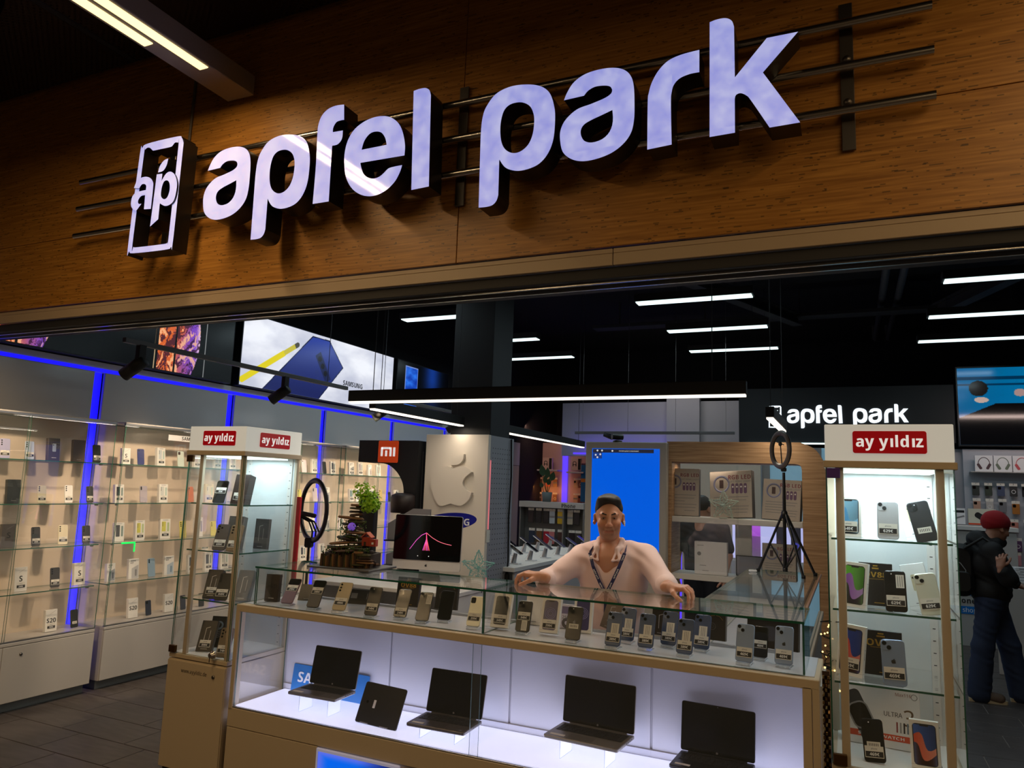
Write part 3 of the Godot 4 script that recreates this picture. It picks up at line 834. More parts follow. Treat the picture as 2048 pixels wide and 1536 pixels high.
# ---------------------------------------------------------------- glass wall cabinets on the left
func build_wall_cabinets() -> void:
	var place := ["nearest the hall", "second from the hall, behind the red-logo tower", "third from the hall", "fourth from the hall", "farthest from the hall"]
	for k in 5:
		var z: float = -2.66 - k * 1.4655 - 0.7327
		var o := thing("wall_cabinet", "white wall cabinet with sliding glass doors, %s" % place[k], "cabinet", Vector3(-5.575, 0, z), 90.0, "glass cabinets along the left wall")
		var w := 1.385
		obj("plinth", box(Vector3(w - 0.02, 0.07, 0.27), 0.002), M["toe kick"], o, Vector3(0, 0.035, -0.02))
		obj("body", box(Vector3(w, 0.39, 0.32), 0.002), M["grey laminate"], o, Vector3(0, 0.265, -0.005))
		for s in [-1, 1]:
			var d := obj("door", box(Vector3(w / 2 - 0.004, 0.38, 0.016), 0.0015), M["grey laminate"], o, Vector3(s * w / 4, 0.265, 0.162))
			if s > 0: obj("lock", lathe([Vector2(0.011, 0), Vector2(0.011, 0.004), Vector2(0.008, 0.008), Vector2(0, 0.008)], 14), M["dull steel"], d, Vector3(-w / 4 + 0.13, 0.13, 0.008), Basis(Vector3.RIGHT, PI / 2))
		obj("worktop", box(Vector3(w, 0.022, 0.335), 0.002), M["grey laminate"], o, Vector3(0, 0.471, 0.0))
		obj("sliding_track", box(Vector3(w, 0.012, 0.02)), M["aluminium"], o, Vector3(0, 0.488, 0.155))
		for y in [0.81, 1.13, 1.45, 1.77]:
			glass(o, "glass_shelf", Vector3(0, y - 0.004, -0.02), Vector3(w - 0.02, 0.008, 0.27))
			for sx in [-1, 1]: obj("shelf_support", box(Vector3(0.02, 0.012, 0.02), 0.002), M["dull steel"], o, Vector3(sx * (w / 2 - 0.05), y - 0.014, 0.09))
		glass(o, "glass_side", Vector3(-w / 2 + 0.004, 1.295, 0), Vector3(0.006, 1.62, 0.33))
		glass(o, "glass_side", Vector3(w / 2 - 0.004, 1.295, 0), Vector3(0.006, 1.62, 0.33))
		glass(o, "glass_door", Vector3(-w / 4, 1.295, 0.163), Vector3(w / 2 + 0.01, 1.61, 0.006))
		glass(o, "glass_door", Vector3(w / 4, 1.295, 0.152), Vector3(w / 2 + 0.01, 1.61, 0.006))
		obj("top_board", box(Vector3(w, 0.01, 0.33), 0.001), M["grey laminate"], o, Vector3(0, 2.106, 0))
		obj("top_track", box(Vector3(w, 0.014, 0.024)), M["aluminium"], o, Vector3(0, 2.094, 0.155))
		if k == 1:
			var sg := thing("shelf_sign", "small white brand strip inside the second wall cabinet, at its top", "sign", o.position + Vector3(0.11, 2.02, -0.03), 90.0)
			obj("strip", box(Vector3(0.5, 0.05, 0.004), 0.001), M["plastic white"], sg)
			lettering("SAMSUNG", 0.032, M["print black"], sg, Vector3(0, 0, 0.003))
	var fr := thing("glow_bracket", "short green glowing corner strip on a shelf of the second wall cabinet", "light", Vector3(-5.405, 1.13, -4.3), 90.0)
	obj("glowing_strip", box(Vector3(0.13, 0.014, 0.004), 0.001, Vector3(0, 0, 0)), mat("green glow", lin(20, 220, 90), 0.4, 0.0, 0.9), fr)
	obj("glowing_strip", box(Vector3(0.014, 0.07, 0.004), 0.001, Vector3(0.06, -0.04, 0)), M["green glow"], fr)

# ---------------------------------------------------------------- the two lit towers
func plate(o: Node3D, at: Vector3, b := Basis.IDENTITY) -> void:
	var p := obj("logo_plate", slab(0.26, 0.088, 0.005, 0.009, 0.001), M["red plate"], o, at, b)
	lettering("ay yıldız", 0.043, M["lit white print"], p, Vector3(0, 0.002, 0.0055), Basis.IDENTITY, true, 0.001, "lettering", 1.02)

func build_towers() -> void:
	for k in 2:
		var x0: float = [-3.69, -0.095][k]
		var zf: float = [-3.288, -3.25][k]
		var w := 0.455
		var d := 0.487
		var o := thing("display_tower", ["lit glass tower with two red logo plates, left end of counter", "lit glass tower with one red logo plate, right end of counter"][k], "display case", Vector3(x0 + w / 2, 0, zf - d / 2))
		var base_top := 0.66 if k == 0 else 0.688
		obj("plinth", box(Vector3(w - 0.03, 0.03, d - 0.03)), M["black matte"], o, Vector3(0, 0.015, 0))
		obj("cabinet_body", box(Vector3(w, base_top - 0.06, d), 0.002), M["beige laminate"], o, Vector3(0, 0.03 + (base_top - 0.06) / 2, -0.002))
		var dr := obj("door", box(Vector3(w - 0.004, base_top - 0.07, 0.014), 0.0015), M["beige laminate"], o, Vector3(0, 0.033 + (base_top - 0.07) / 2, d / 2 - 0.0005))
		obj("lock", lathe([Vector2(0.011, 0), Vector2(0.011, 0.004), Vector2(0.008, 0.008), Vector2(0, 0.008)], 14), M["dull steel"], dr, Vector3(0.143, (base_top - 0.07) / 2 - 0.055, 0.007), Basis(Vector3.RIGHT, PI / 2))
		if k == 0: lettering("www.ayyildiz.de", 0.02, M["print black"], dr, Vector3(-0.01, (base_top - 0.07) / 2 - 0.05, 0.0075), Basis.IDENTITY, false)
		obj("deck", box(Vector3(w, 0.024, d), 0.002), M["beige laminate"], o, Vector3(0, base_top - 0.012, 0))
		obj("deck_liner", box(Vector3(w - 0.03, 0.004, d - 0.03)), M["white matte"], o, Vector3(0, base_top + 0.002, 0))
		# head with its lit acrylic box
		obj("head_frame", box(Vector3(w + 0.015, 0.028, d + 0.012), 0.002), M["beige laminate"], o, Vector3(0, 1.836, 0))
		obj("lit_header", box(Vector3(w, 0.146, d), 0.003), M["white acrylic"], o, Vector3(0, 1.923, 0))
		plate(o, Vector3([0.02, 0.006][k], 1.925, d / 2 + 0.001))
		if k == 0: plate(o, Vector3(w / 2 + 0.001, 1.925, 0.0), Basis(Vector3.UP, PI / 2))
		# inside
		var hh := 1.822 - base_top
		var cy := base_top + hh / 2
		obj("back_panel", box(Vector3(w - 0.02, hh, 0.012)), mat("lit white panel", lin(206, 212, 214), 0.5), o, Vector3(0, cy, -d / 2 + 0.012))
		for sx in [-1, 1]:
			var st := obj("slotted_strip", box(Vector3(0.03, hh, 0.004)), M["aluminium"] if false else M["white matte"], o, Vector3(sx * (w / 2 - 0.055), cy, -d / 2 + 0.021))
			var sl := begin()
			for n in int(hh / 0.05): add_box(sl, Vector3(0, -hh / 2 + 0.05 * (n + 0.5), 0.0022), Vector3(0.011, 0.0035, 0.001))
			obj("slots", done(sl), M["print black"], st).set_meta("kind", "stuff")
		# posts
		for sx in [-1, 1]:
			obj("front_post", box(Vector3(0.03, hh, 0.02), 0.002), M["beige laminate"], o, Vector3(sx * (w / 2 - (0.11 if sx * (1 - 2 * k) < 0 and k == 0 else 0.052)) + (0.0 if k == 1 else (-0.005 if sx < 0 else 0.03)), cy, d / 2 - 0.022))
			obj("rear_post", box(Vector3(0.022, hh, 0.022), 0.002), M["beige laminate"], o, Vector3(sx * (w / 2 - 0.012), cy, -d / 2 + 0.012))
			glass(o, "glass_side", Vector3(sx * (w / 2 - 0.004), cy, 0.0), Vector3(0.005, hh, d - 0.03))
		glass(o, "glass_door", Vector3(0, cy, d / 2 - 0.005), Vector3(w - 0.01, hh, 0.006))
		for y in [base_top + 0.025, 1.8]:
			obj("hinge", box(Vector3(0.05, 0.04, 0.02), 0.002), mat("bronze", lin(96, 70, 40), 0.35, 0.8) if y < 1 or k == 0 else mat("violet tag", lin(80, 50, 140), 0.5), o, Vector3(-w / 2 + 0.03, y, d / 2 + 0.004))
		for y in ([1.535, 1.257, 0.973] if k == 0 else [1.543, 1.267, 0.991]):
			glass(o, "glass_shelf", Vector3(0, y - 0.004, -0.012), Vector3(w - 0.03, 0.008, d - 0.06))
		var lp := obj("light_panel", box(Vector3(w - 0.1, 0.008, d - 0.12)), M["cool tube"], o, Vector3(0, 1.817, 0))
		area_light(o.position + Vector3(0, 1.81, 0), Vector2(w - 0.11, d - 0.13), 0.34 if k == 0 else 0.5, lin(216, 240, 244))
		if k == 0:
			var lk := thing("glass_lock", "round steel lock on the bottom glass edge of the left tower", "lock", Vector3(-3.33, base_top + 0.03, zf + 0.008))
			obj("barrel", lathe([Vector2(0.022, 0), Vector2(0.022, 0.012), Vector2(0.014, 0.014), Vector2(0.014, 0.03), Vector2(0.01, 0.032), Vector2(0, 0.032)], 18), M["bright steel"], lk, Vector3.ZERO, Basis(Vector3.RIGHT, PI / 2))
			obj("key", box(Vector3(0.006, 0.03, 0.002), 0.0005), M["dull steel"], lk, Vector3(0.0, -0.022, 0.03))

# ---------------------------------------------------------------- counter
func build_counter() -> void:
	var o := thing("display_counter", "long beige counter with lit laptop showcase and glass phone case on top", "counter", Vector3(-1.67, 0, -3.51))
	var xl := -3.2 - o.position.x
	var xr := -0.135 - o.position.x
	var zf := -3.29 - o.position.z
	var zb := -3.735 - o.position.z
	var W := xr - xl
	var cx := (xl + xr) / 2
	var cz := (zf + zb) / 2
	var D := zf - zb
	var B: Material = M["beige laminate"]
	obj("plinth", box(Vector3(W - 0.06, 0.06, D - 0.06)), M["black matte"], o, Vector3(cx, 0.03, cz))
	obj("body", box(Vector3(W, 0.3, D - 0.02), 0.001), B, o, Vector3(cx, 0.21, cz - 0.01))
	for n in 3:
		if n == 1: continue
		var a: float = [xl, 0, xr - 1.02][n]
		var b: float = [-2.565 - o.position.x, 0, xr][n]
		obj("front_panel", box(Vector3(b - a - 0.004, 0.258, 0.018), 0.0015), B, o, Vector3((a + b) / 2, 0.192, zf - 0.009))
	obj("front_panel", box(Vector3(-1.155 + 2.565 - 0.9 - 0.004, 0.258, 0.018), 0.0015), B, o, Vector3((-2.053 - 1.155) / 2 + 0.45 / 1.0 * 0.0 - o.position.x, 0.192, zf - 0.009))
	obj("apron", box(Vector3(W, 0.098, 0.02), 0.0015), B, o, Vector3(cx, 0.374, zf - 0.01))
	obj("apron_edge", box(Vector3(W - 0.05, 0.008, 0.016), 0.001), M["aluminium"], o, Vector3(cx, 0.426, zf - 0.012))
	# lit floor of the showcase
	obj("light_floor", box(Vector3(W - 0.06, 0.012, D - 0.05)), mat("light floor", lin(240, 240, 245), 0.3, 0.0, 0.86, lin(214, 218, 255)), o, Vector3(cx, 0.427, cz - 0.002))
	area_light(o.position + Vector3(cx, 0.436, cz), Vector2(W - 0.08, D - 0.07), 0.6, lin(212, 216, 255), Vector3.UP)
	var bp := mat("showcase back", lin(200, 200, 206), 0.5)
	for n in 4:
		var a: float = xl + 0.02 + n * (W - 0.04) / 4
		obj("back_panel", box(Vector3((W - 0.04) / 4 - 0.012, 0.47, 0.01), 0.001), bp, o, Vector3(a + (W - 0.04) / 8, 0.70, zb + 0.012))
		obj("back_rail", box(Vector3((W - 0.04) / 4, 0.03, 0.016), 0.001), bp, o, Vector3(a + (W - 0.04) / 8, 0.452, zb + 0.018))
	obj("rear_board", box(Vector3(W, 0.88, 0.008)), bp, o, Vector3(cx, 0.5, zb + 0.002))
	for x in [xl + 0.014, xr - 0.014]:
		obj("end_post", box(Vector3(0.028, 0.54, 0.05), 0.002), B, o, Vector3(x, 0.68, zf - 0.025))
	obj("end_post", box(Vector3(0.034, 0.54, 0.05), 0.002), B, o, Vector3(xr - 0.047, 0.68, zf - 0.025))
	glass(o, "glass_side", Vector3(xl + 0.006, 0.68, cz - 0.02), Vector3(0.006, 0.52, D - 0.07))
	obj("side_panel", box(Vector3(0.012, 0.9, D - 0.05), 0.001), M["white gloss"], o, Vector3(xr + 0.006, 0.5, cz - 0.024))
	glass(o, "front_pane", Vector3(xl + 0.03 + 0.767, 0.688, zf - 0.012), Vector3(1.53, 0.52, 0.006))
	glass(o, "front_pane", Vector3(xr - 0.065 - 0.74, 0.688, zf - 0.022), Vector3(1.5, 0.52, 0.006))
	# deck
	obj("deck", box(Vector3(W + 0.0, 0.04, D), 0.003), B, o, Vector3(cx, 0.962, cz))
	obj("deck_liner", box(Vector3(W - 0.04, 0.003, D - 0.05)), mat("deck white", lin(196, 198, 206), 0.22), o, Vector3(cx, 0.9835, cz - 0.015))
	# glass case on the deck
	var gl := -3.105 - o.position.x
	var gr := -0.19 - o.position.x
	var gm := -1.65 - o.position.x
	var gf := -3.325 - o.position.z
	var gy := 0.985
	glass(o, "glass_front", Vector3((gl + gm) / 2, gy + 0.102, gf), Vector3(gm - gl - 0.004, 0.2, 0.008))
	glass(o, "glass_front", Vector3((gm + gr) / 2, gy + 0.102, gf), Vector3(gr - gm - 0.004, 0.2, 0.008))
	glass(o, "glass_top", Vector3((gl + gm) / 2, gy + 0.208, (gf + zb) / 2 + 0.008), Vector3(gm - gl, 0.01, gf - zb + 0.01))
	glass(o, "glass_top", Vector3((gm + gr) / 2 + 0.002, gy + 0.208, (gf + zb) / 2 + 0.008), Vector3(gr - gm, 0.01, gf - zb + 0.01))
	glass(o, "glass_side", Vector3(gl + 0.004, gy + 0.102, (gf + zb) / 2), Vector3(0.008, 0.2, gf - zb - 0.02))
	glass(o, "glass_side", Vector3(gr - 0.004, gy + 0.102, (gf + zb) / 2), Vector3(0.008, 0.2, gf - zb - 0.02))
	glass(o, "glass_divider", Vector3(gm, gy + 0.102, (gf + zb) / 2), Vector3(0.01, 0.2, gf - zb - 0.02))
	obj("rear_track", box(Vector3(W - 0.3, 0.012, 0.02)), M["aluminium"], o, Vector3(cx, gy + 0.006, zb + 0.02))
	# lit blue picture in the counter front
	var pl := mat("blue picture", lin(20, 30, 60), 0.2, 0.0, 1.0, Color.WHITE)
	pl.emission_texture = picture(128, 96, func(u, v): return lin(90, 110, 230).lerp(lin(0, 100, 235), smoothstep(0.0, 0.16, minf(minf(u, 1 - u), v))).lerp(lin(4, 30, 110), smoothstep(0.5, 1.0, u + v * 0.3)))
	pl.emission_operator = BaseMaterial3D.EMISSION_OP_MULTIPLY
	var lb := thing("lit_picture", "lit blue picture panel set into the counter front, cut by photo bottom", "picture", Vector3(-2.309, 0.06, -3.286))
	obj("frame", box(Vector3(0.51, 0.26, 0.016), 0.004, Vector3(0, 0.13, 0)), mat("lit frame", lin(190, 190, 220), 0.4, 0.0, 0.25), lb)
	var s := begin()
	uvquad(s, Vector3(-0.24, 0.0, 0.0085), Vector3(0.24, 0.0, 0.0085), Vector3(0.24, 0.245, 0.0085), Vector3(-0.24, 0.245, 0.0085))
	obj("picture_sheet", done(s), pl, lb)
	# right wing: the same case running back
	var w := thing("side_counter", "glass-topped side counter running back under the tripod", "counter", Vector3(-0.435, 0, -4.6))
	obj("body", box(Vector3(0.46, 0.9, 1.7), 0.002), M["grey laminate"], w, Vector3(0, 0.46, 0))
	obj("deck", box(Vector3(0.49, 0.04, 1.72), 0.003), B, w, Vector3(0, 0.935, 0))
	obj("deck_liner", box(Vector3(0.45, 0.004, 1.66)), M["deck white"], w, Vector3(0, 0.957, 0))
	glass(w, "glass_top", Vector3(0, 1.19, 0), Vector3(0.46, 0.01, 1.7))
	glass(w, "glass_side", Vector3(-0.226, 1.07, 0), Vector3(0.008, 0.22, 1.69))
	glass(w, "glass_side", Vector3(0.226, 1.07, 0), Vector3(0.008, 0.22, 1.69))
	glass(w, "glass_end", Vector3(0, 1.07, -0.844), Vector3(0.44, 0.22, 0.008))
	obj("edge_strip", box(Vector3(0.012, 0.012, 1.7), 0.002), mat("copper strip", lin(150, 104, 74), 0.4, 0.4), w, Vector3(0.233, 1.19, 0))

# ---------------------------------------------------------------- between the counter and the rear walls
func apple_emblem(o: Node3D, m: Material, at: Vector3, k: float, z1: float, b := Basis.IDENTITY, called := "emblem") -> void:
	var c := Vector2(-3.34, 1.69)
	for g in ["apple", "aleaf"]:
		var ms := glyph_mesh(g, 0.0, z1, k, c)
		var e := obj(called, ms[1], m, o, at, b)
		if z1 > 0.001: obj("emblem_edge", ms[0], m, e)

func build_middle() -> void:
	# white stand round the pillar with a relief apple
	var o := thing("apple_stand", "white advertising stand with a raised apple relief and blue oval", "display stand", Vector3(-3.3, 0, -6.25))
	var front := obj("front_board", box(Vector3(0.66, 2.16, 0.05), 0.003), mat("stand white", lin(222, 212, 198), 0.55), o, Vector3(-0.02, 1.08, 0.225))
	obj("side_board", box(Vector3(0.04, 2.155, 0.5), 0.002), mat("perforated grey", lin(150, 150, 156), 0.5), o, Vector3(0.292, 1.08, -0.05))
	obj("side_board", box(Vector3(0.04, 2.155, 0.5), 0.002), M["perforated grey"], o, Vector3(-0.33, 1.08, -0.05))
	var s := begin()
	for y in 40:
		for z in 9: add_box(s, Vector3(0.3125, 0.25 + y * 0.046, -0.26 + z * 0.052), Vector3(0.001, 0.009, 0.009))
	obj("perforation", done(s), M["print black"], o).set_meta("kind", "stuff")
	apple_emblem(o, M["stand white"], Vector3(-0.04, 1.69, 0.251), 1.0, 0.035)
	obj("glow_line", box(Vector3(0.008, 0.62, 0.004)), mat("pink glow", lin(230, 120, 130), 0.4, 0.0, 0.7), o, Vector3(0.314, 1.62, 0.2))
	var ov := PackedVector2Array()
	for k in 40: ov.append(Vector2(cos(TAU * k / 40) * 0.297, sin(TAU * k / 40) * 0.078).rotated(0.12))
	var oval := obj("oval_sticker", prism(ov, [], 0, 0.002), mat("brand blue", lin(14, 20, 140), 0.4), o, Vector3(-0.074, 1.36, 0.25))
	lettering("SAMSUNG", 0.06, M["print white"], oval, Vector3(0, 0, 0.003), Basis(Vector3.BACK, 0.02), true, 0.001, "lettering", 1.12)
	var cb := thing("power_cable", "black cable running down the right rear edge of the apple stand", "cable", Vector3(-2.975, 0.6, -6.46))
	obj("cable", tube([Vector3(0, 1.55, 0), Vector3(0.012, 1.2, 0), Vector3(0.0, 0.8, 0), Vector3(0.01, 0.4, 0), Vector3(0, 0.28, 0)], 0.008, 6), M["rubber"], cb)
	obj("plug", box(Vector3(0.05, 0.07, 0.04), 0.01, Vector3(0, 0.25, 0)), M["rubber"], cb)
	var nt := thing("paper_note", "small paper note taped to the perforated side of the stand", "note", Vector3(-2.984, 1.25, -6.05), 90.0)
	obj("paper", box(Vector3(0.07, 0.11, 0.001)), M["paper"], nt)
	# black arch stand with the orange logo
	var a := thing("arch_stand", "black arch-shaped stand with an orange logo square", "display stand", Vector3(-4.04, 0, -6.1))
	var pts := [[-0.34, 1.885, 1], [-0.1, 1.885, 1], [0.02, 1.86, 0], [0.12, 1.79, 0], [0.185, 1.69, 0], [0.206, 1.57, 1], [0.206, 0, 1], [0.34, 0, 1], [0.34, 2.097, 1], [-0.34, 2.097, 1]]
	obj("arch", prism(curve_of(pts, 6), [], -0.15, 0.15), M["black matte"], a)
	obj("edge_strip", box(Vector3(0.012, 1.9, 0.02)), M["dark grey paint"], a, Vector3(0.34, 1.05, 0.06))
	var sq := obj("logo_square", slab(0.225, 0.208, 0.012, 0.012, 0.002), mat("orange plate", lin(220, 70, 14), 0.35, 0.0, 0.25), a, Vector3(0.006, 1.989, 0.15))
	for x in [-0.068, -0.018, 0.032]:
		obj("logo_bar", box(Vector3(0.022, 0.085 if x != -0.018 else 0.055, 0.004), 0.0005), M["lit white print"], sq, Vector3(x, -0.002 if x != -0.018 else -0.017, 0.014))
	obj("logo_bar", box(Vector3(0.1, 0.02, 0.004), 0.0005), M["lit white print"], sq, Vector3(-0.022, 0.033, 0.014))
	obj("logo_bar", box(Vector3(0.022, 0.085, 0.004), 0.0005), M["lit white print"], sq, Vector3(0.072, -0.002, 0.014))
	# black rounded column and grey computers beside it
	var bp := thing("standing_speaker", "black round-topped device standing behind the little tree", "speaker", Vector3(-3.76, 0.93, -5.3))
	s = begin()
	loft(s, [[rrect(0.15, 0.68, 0.072, 8), -0.03], [rrect(0.156, 0.686, 0.075, 8), -0.02], [rrect(0.156, 0.686, 0.075, 8), 0.02], [rrect(0.15, 0.68, 0.072, 8), 0.03]], Transform3D(Basis.IDENTITY, Vector3(0, 0.34, 0)))
	obj("body", done(s), mat("satin black", lin(14, 14, 16), 0.35), bp)
	for k in 2:
		var g := thing("grey_computer", ["upper grey slanted computer back left of the desktop screen", "lower grey slanted computer back left of the desktop screen"][k], "computer", Vector3(-3.66, 1.2 - k * 0.22, -5.75), 14.0)
		var poly := PackedVector2Array([Vector2(-0.17, -0.01), Vector2(0.22, -0.01), Vector2(0.22, 0.27), Vector2(0.06, 0.27), Vector2(-0.17, 0.13)]) if k == 0 else PackedVector2Array([Vector2(-0.17, -0.01), Vector2(0.22, -0.01), Vector2(0.22, 0.15), Vector2(0.03, 0.15), Vector2(-0.17, 0.08)])
		obj("shell", prism(poly, [], -0.02, 0.02), mat("grey shell", lin(128, 124, 126), 0.4, 0.2), g)
		obj("dot", disc(0.011, 0.002), M["print black"], g, Vector3(-0.03, 0.075, 0.02))
		obj("shelf_edge", box(Vector3(0.42, 0.012, 0.2), 0.002), M["satin black"], g, Vector3(0.02, -0.018, -0.05))
	var cs := thing("black_stool", "dark round-topped stool seat inside the arch of the black stand", "stool", Vector3(-3.83, 0.9, -5.95))
	obj("seat", lathe([Vector2(0, 0.52), Vector2(0.12, 0.52), Vector2(0.125, 0.62), Vector2(0.12, 0.68), Vector2(0.08, 0.7), Vector2(0, 0.705)], 20), mat("dark brown vinyl", lin(34, 22, 20), 0.5), cs)
	obj("leg", lathe([Vector2(0.03, -0.9), Vector2(0.03, 0.52)], 12), M["dull steel"], cs)
	obj("foot", lathe([Vector2(0.0, -0.9), Vector2(0.18, -0.9), Vector2(0.18, -0.88), Vector2(0.03, -0.86)], 20), M["dull steel"], cs)
	# white desk with the desktop computer
	var d := thing("white_desk", "white desk behind the counter carrying the desktop computer", "desk", Vector3(-3.2, 0, -5.2))
	obj("top", box(Vector3(1.25, 0.03, 1.0), 0.003), M["white matte"], d, Vector3(0, 0.915, 0))
	obj("side_panel", box(Vector3(0.03, 0.9, 0.96), 0.002), M["white matte"], d, Vector3(-0.6, 0.45, 0))
	obj("side_panel", box(Vector3(0.03, 0.9, 0.96), 0.002), M["white matte"], d, Vector3(0.6, 0.45, 0))
	obj("front_panel", box(Vector3(1.17, 0.6, 0.02), 0.002), M["white matte"], d, Vector3(0, 0.6, -0.45))
	var im := thing("desktop_computer", "silver all-in-one computer with pink light trails on black screen", "computer", Vector3(-3.03, 0.93, -5.06), 12.0)
	obj("foot", box(Vector3(0.2, 0.006, 0.17), 0.002), M["aluminium"], im, Vector3(0, 0.003, -0.06))
	s = begin()
	loft(s, [[rrect(0.19, 0.008, 0.003), 0.0], [rrect(0.16, 0.006, 0.002), 0.1], [rrect(0.15, 0.006, 0.002), 0.2]], Transform3D(Basis(Vector3.RIGHT, -PI / 2) * Basis(Vector3.RIGHT, 0.15), Vector3(0, 0.005, -0.11)))
	obj("stand", done(s), M["aluminium"], im)
	var tilt := turn(0, 4)
	obj("chin", slab(0.555, 0.42, 0.012, 0.014, 0.002), mat("silver paint", lin(196, 192, 188), 0.4, 0.3), im, Vector3(0, 0.31, -0.04), tilt)
	obj("screen_glass", slab(0.552, 0.345, 0.003, 0.012, 0.0006), M["screen black"], im, Vector3(0, 0.347, -0.0255), tilt)
	apple_emblem(im, M["print black"], Vector3(0, 0.135, -0.0135), 0.045, 0.0004, tilt)
	var trails := [["ribbon", lin(230, 90, 200), [[0.0, 0.02], [-0.04, 0.0], [-0.08, -0.04], [-0.13, -0.11]]], ["ribbon", lin(236, 110, 130), [[0.0, 0.02], [0.05, -0.015], [0.1, -0.04], [0.15, -0.055], [0.21, -0.065]]]]
	for n in 6: trails.append(["ribbon", [lin(240, 90, 210), lin(244, 90, 150), lin(240, 90, 90)][n % 3], [[0.0, 0.015], [0.002 + n * 0.001, -0.03], [-0.022 + n * 0.011, -0.115]]])
	for t in trails:
		var p := []
		for q in t[2]: p.append(Vector3(q[0], q[1], 0))
		var key: String = "trail " + t[1].to_html(false)
		obj("light_trail", tube(p, 0.0022, 5), mat(key, t[1], 0.5, 0.0, 0.8), im, Vector3(-0.01, 0.365, -0.0215), tilt)
	for n in 2: obj("screen_icon", box(Vector3(0.006, 0.006, 0.001)), M["lit white print"], im, Vector3(-0.07 + n * 0.09, 0.207, -0.0115), tilt)
	var kb := thing("coiled_cord", "black coiled cord lying under the desktop computer", "cord", Vector3(-2.75, 0.945, -4.83), 20.0)
	var coil := []
	for n in 120: coil.append(Vector3(n * 0.0022, 0.012 + 0.01 * sin(n * 0.9), 0.01 * cos(n * 0.9)))
	obj("cord", tube(coil, 0.0022, 5), M["rubber"], kb)
	var mo := thing("white_charger", "white charger with a looping cable on the desk edge", "charger", Vector3(-2.62, 0.93, -5.0))
	obj("block", box(Vector3(0.03, 0.05, 0.03), 0.004, Vector3(0, 0.025, 0)), M["plastic white"], mo)
	obj("cable", tube([Vector3(0, 0.04, 0), Vector3(0.08, 0.05, 0.0), Vector3(0.13, 0.03, 0.02), Vector3(0.15, -0.005, 0.06)], 0.003, 5), M["rubber"], mo)
	var bag := thing("tinsel_star", "green wire star ornament with tiny beads beside the desktop computer", "ornament", Vector3(-2.7, 0.935, -5.32), 12.0)
	star(bag, 0.14, lin(120, 176, 170))
	var ph := thing("desk_phone", "black handset lying on the desk right of the computer", "phone", Vector3(-2.66, 0.93, -5.16), 30.0)
	obj("base", slab(0.13, 0.17, 0.03, 0.02, 0.006), M["satin black"], ph, Vector3(0, 0.0, 0), Basis(Vector3.RIGHT, -PI / 2))
	obj("handset", tube([Vector3(-0.03, 0.05, 0.06), Vector3(-0.03, 0.06, 0), Vector3(-0.03, 0.05, -0.06)], [0.018, 0.012, 0.018], 8), M["satin black"], ph)
	# ring light and red board behind the left tower
	var rl := thing("ring_light", "black ring light on a stand behind the left tower", "ring light", Vector3(-3.55, 0.0, -4.3), 0.0)
	obj("ring", torus(0.212, 0.02, 44, 8, 0.7), M["satin black"], rl, Vector3(0.02, 1.48, 0), Basis(Vector3.UP, deg_to_rad(-26)) * Basis(Vector3.BACK, -0.06))
	obj("pole", tube([Vector3(0, 0.03, 0), Vector3(0, 1.22, 0)], [0.012, 0.009], 10), M["satin black"], rl)
	obj("knuckle", box(Vector3(0.06, 0.07, 0.05), 0.01), M["satin black"], rl, Vector3(0, 1.25, 0))
	obj("phone_holder", box(Vector3(0.13, 0.03, 0.03), 0.006), M["satin black"], rl, Vector3(-0.01, 1.45, 0.03), turn(30, 0, -10))
	for k in 3: obj("flex_arm", tube([Vector3(0.02 + k * 0.03, 1.27, 0), Vector3(0.04 + k * 0.03, 1.33, 0.02), Vector3(0.02 + k * 0.025, 1.4, 0.04), Vector3(-0.05, 1.43 + k * 0.008, 0.05)], 0.006, 6), M["rubber"], rl)
	for k in 3:
		var an := TAU * k / 3 + 0.4
		obj("leg", tube([Vector3(0, 0.35, 0), Vector3(cos(an) * 0.3, 0.01, sin(an) * 0.3)], 0.009, 8), M["satin black"], rl)
	var rb := thing("red_board", "narrow upright red board with white lettering beside the ring light", "sign", Vector3(-3.415, 0, -3.95))
	obj("board", box(Vector3(0.125, 1.5, 0.02), 0.003, Vector3(0, 0.83, 0)), mat("red board", lin(176, 24, 24), 0.5), rb)
	obj("foot", box(Vector3(0.2, 0.04, 0.2), 0.004, Vector3(0, 0.02, 0)), M["dark grey paint"], rb)
	lettering("ay yıldız", 0.1, M["print white"], rb, Vector3(-0.045, 1.1, 0.0115), Basis(Vector3.BACK, PI / 2), true, 0.001)
	# pillar-side customer screen, the seller's back
	var ki := thing("info_screen", "tall grey kiosk with a plain blue screen behind the seller", "screen", Vector3(-1.7, 0, -6.02))
	obj("cabinet", box(Vector3(0.69, 2.1, 0.12), 0.006, Vector3(0, 1.05, 0)), mat("kiosk grey", lin(164, 160, 152), 0.4), ki)
	var scr := obj("screen", box(Vector3(0.575, 1.02, 0.006), 0.001), mat("blue screen", lin(4, 60, 150), 0.1, 0.0, 0.86, lin(0, 92, 226)), ki, Vector3(0.0, 1.535, 0.061))
	obj("task_bar", box(Vector3(0.52, 0.03, 0.001)), mat("screen navy", lin(4, 14, 40), 0.2, 0.0, 0.2, lin(6, 30, 80)), scr, Vector3(-0.02, 0.49, 0.0035))
	obj("icon_field", box(Vector3(0.08, 0.05, 0.001)), mat("screen blue dark", lin(4, 40, 110), 0.2, 0.0, 0.5, lin(4, 64, 160)), scr, Vector3(-0.24, 0.45, 0.0035))
	for q in [[-0.24, 0.492], [-0.2, 0.492], [-0.11, 0.49], [-0.255, 0.455], [-0.215, 0.46], [-0.24, 0.435]]: obj("screen_icon", disc(0.008, 0.001, 8), M["lit white print"], scr, Vector3(q[0], q[1], 0.004))
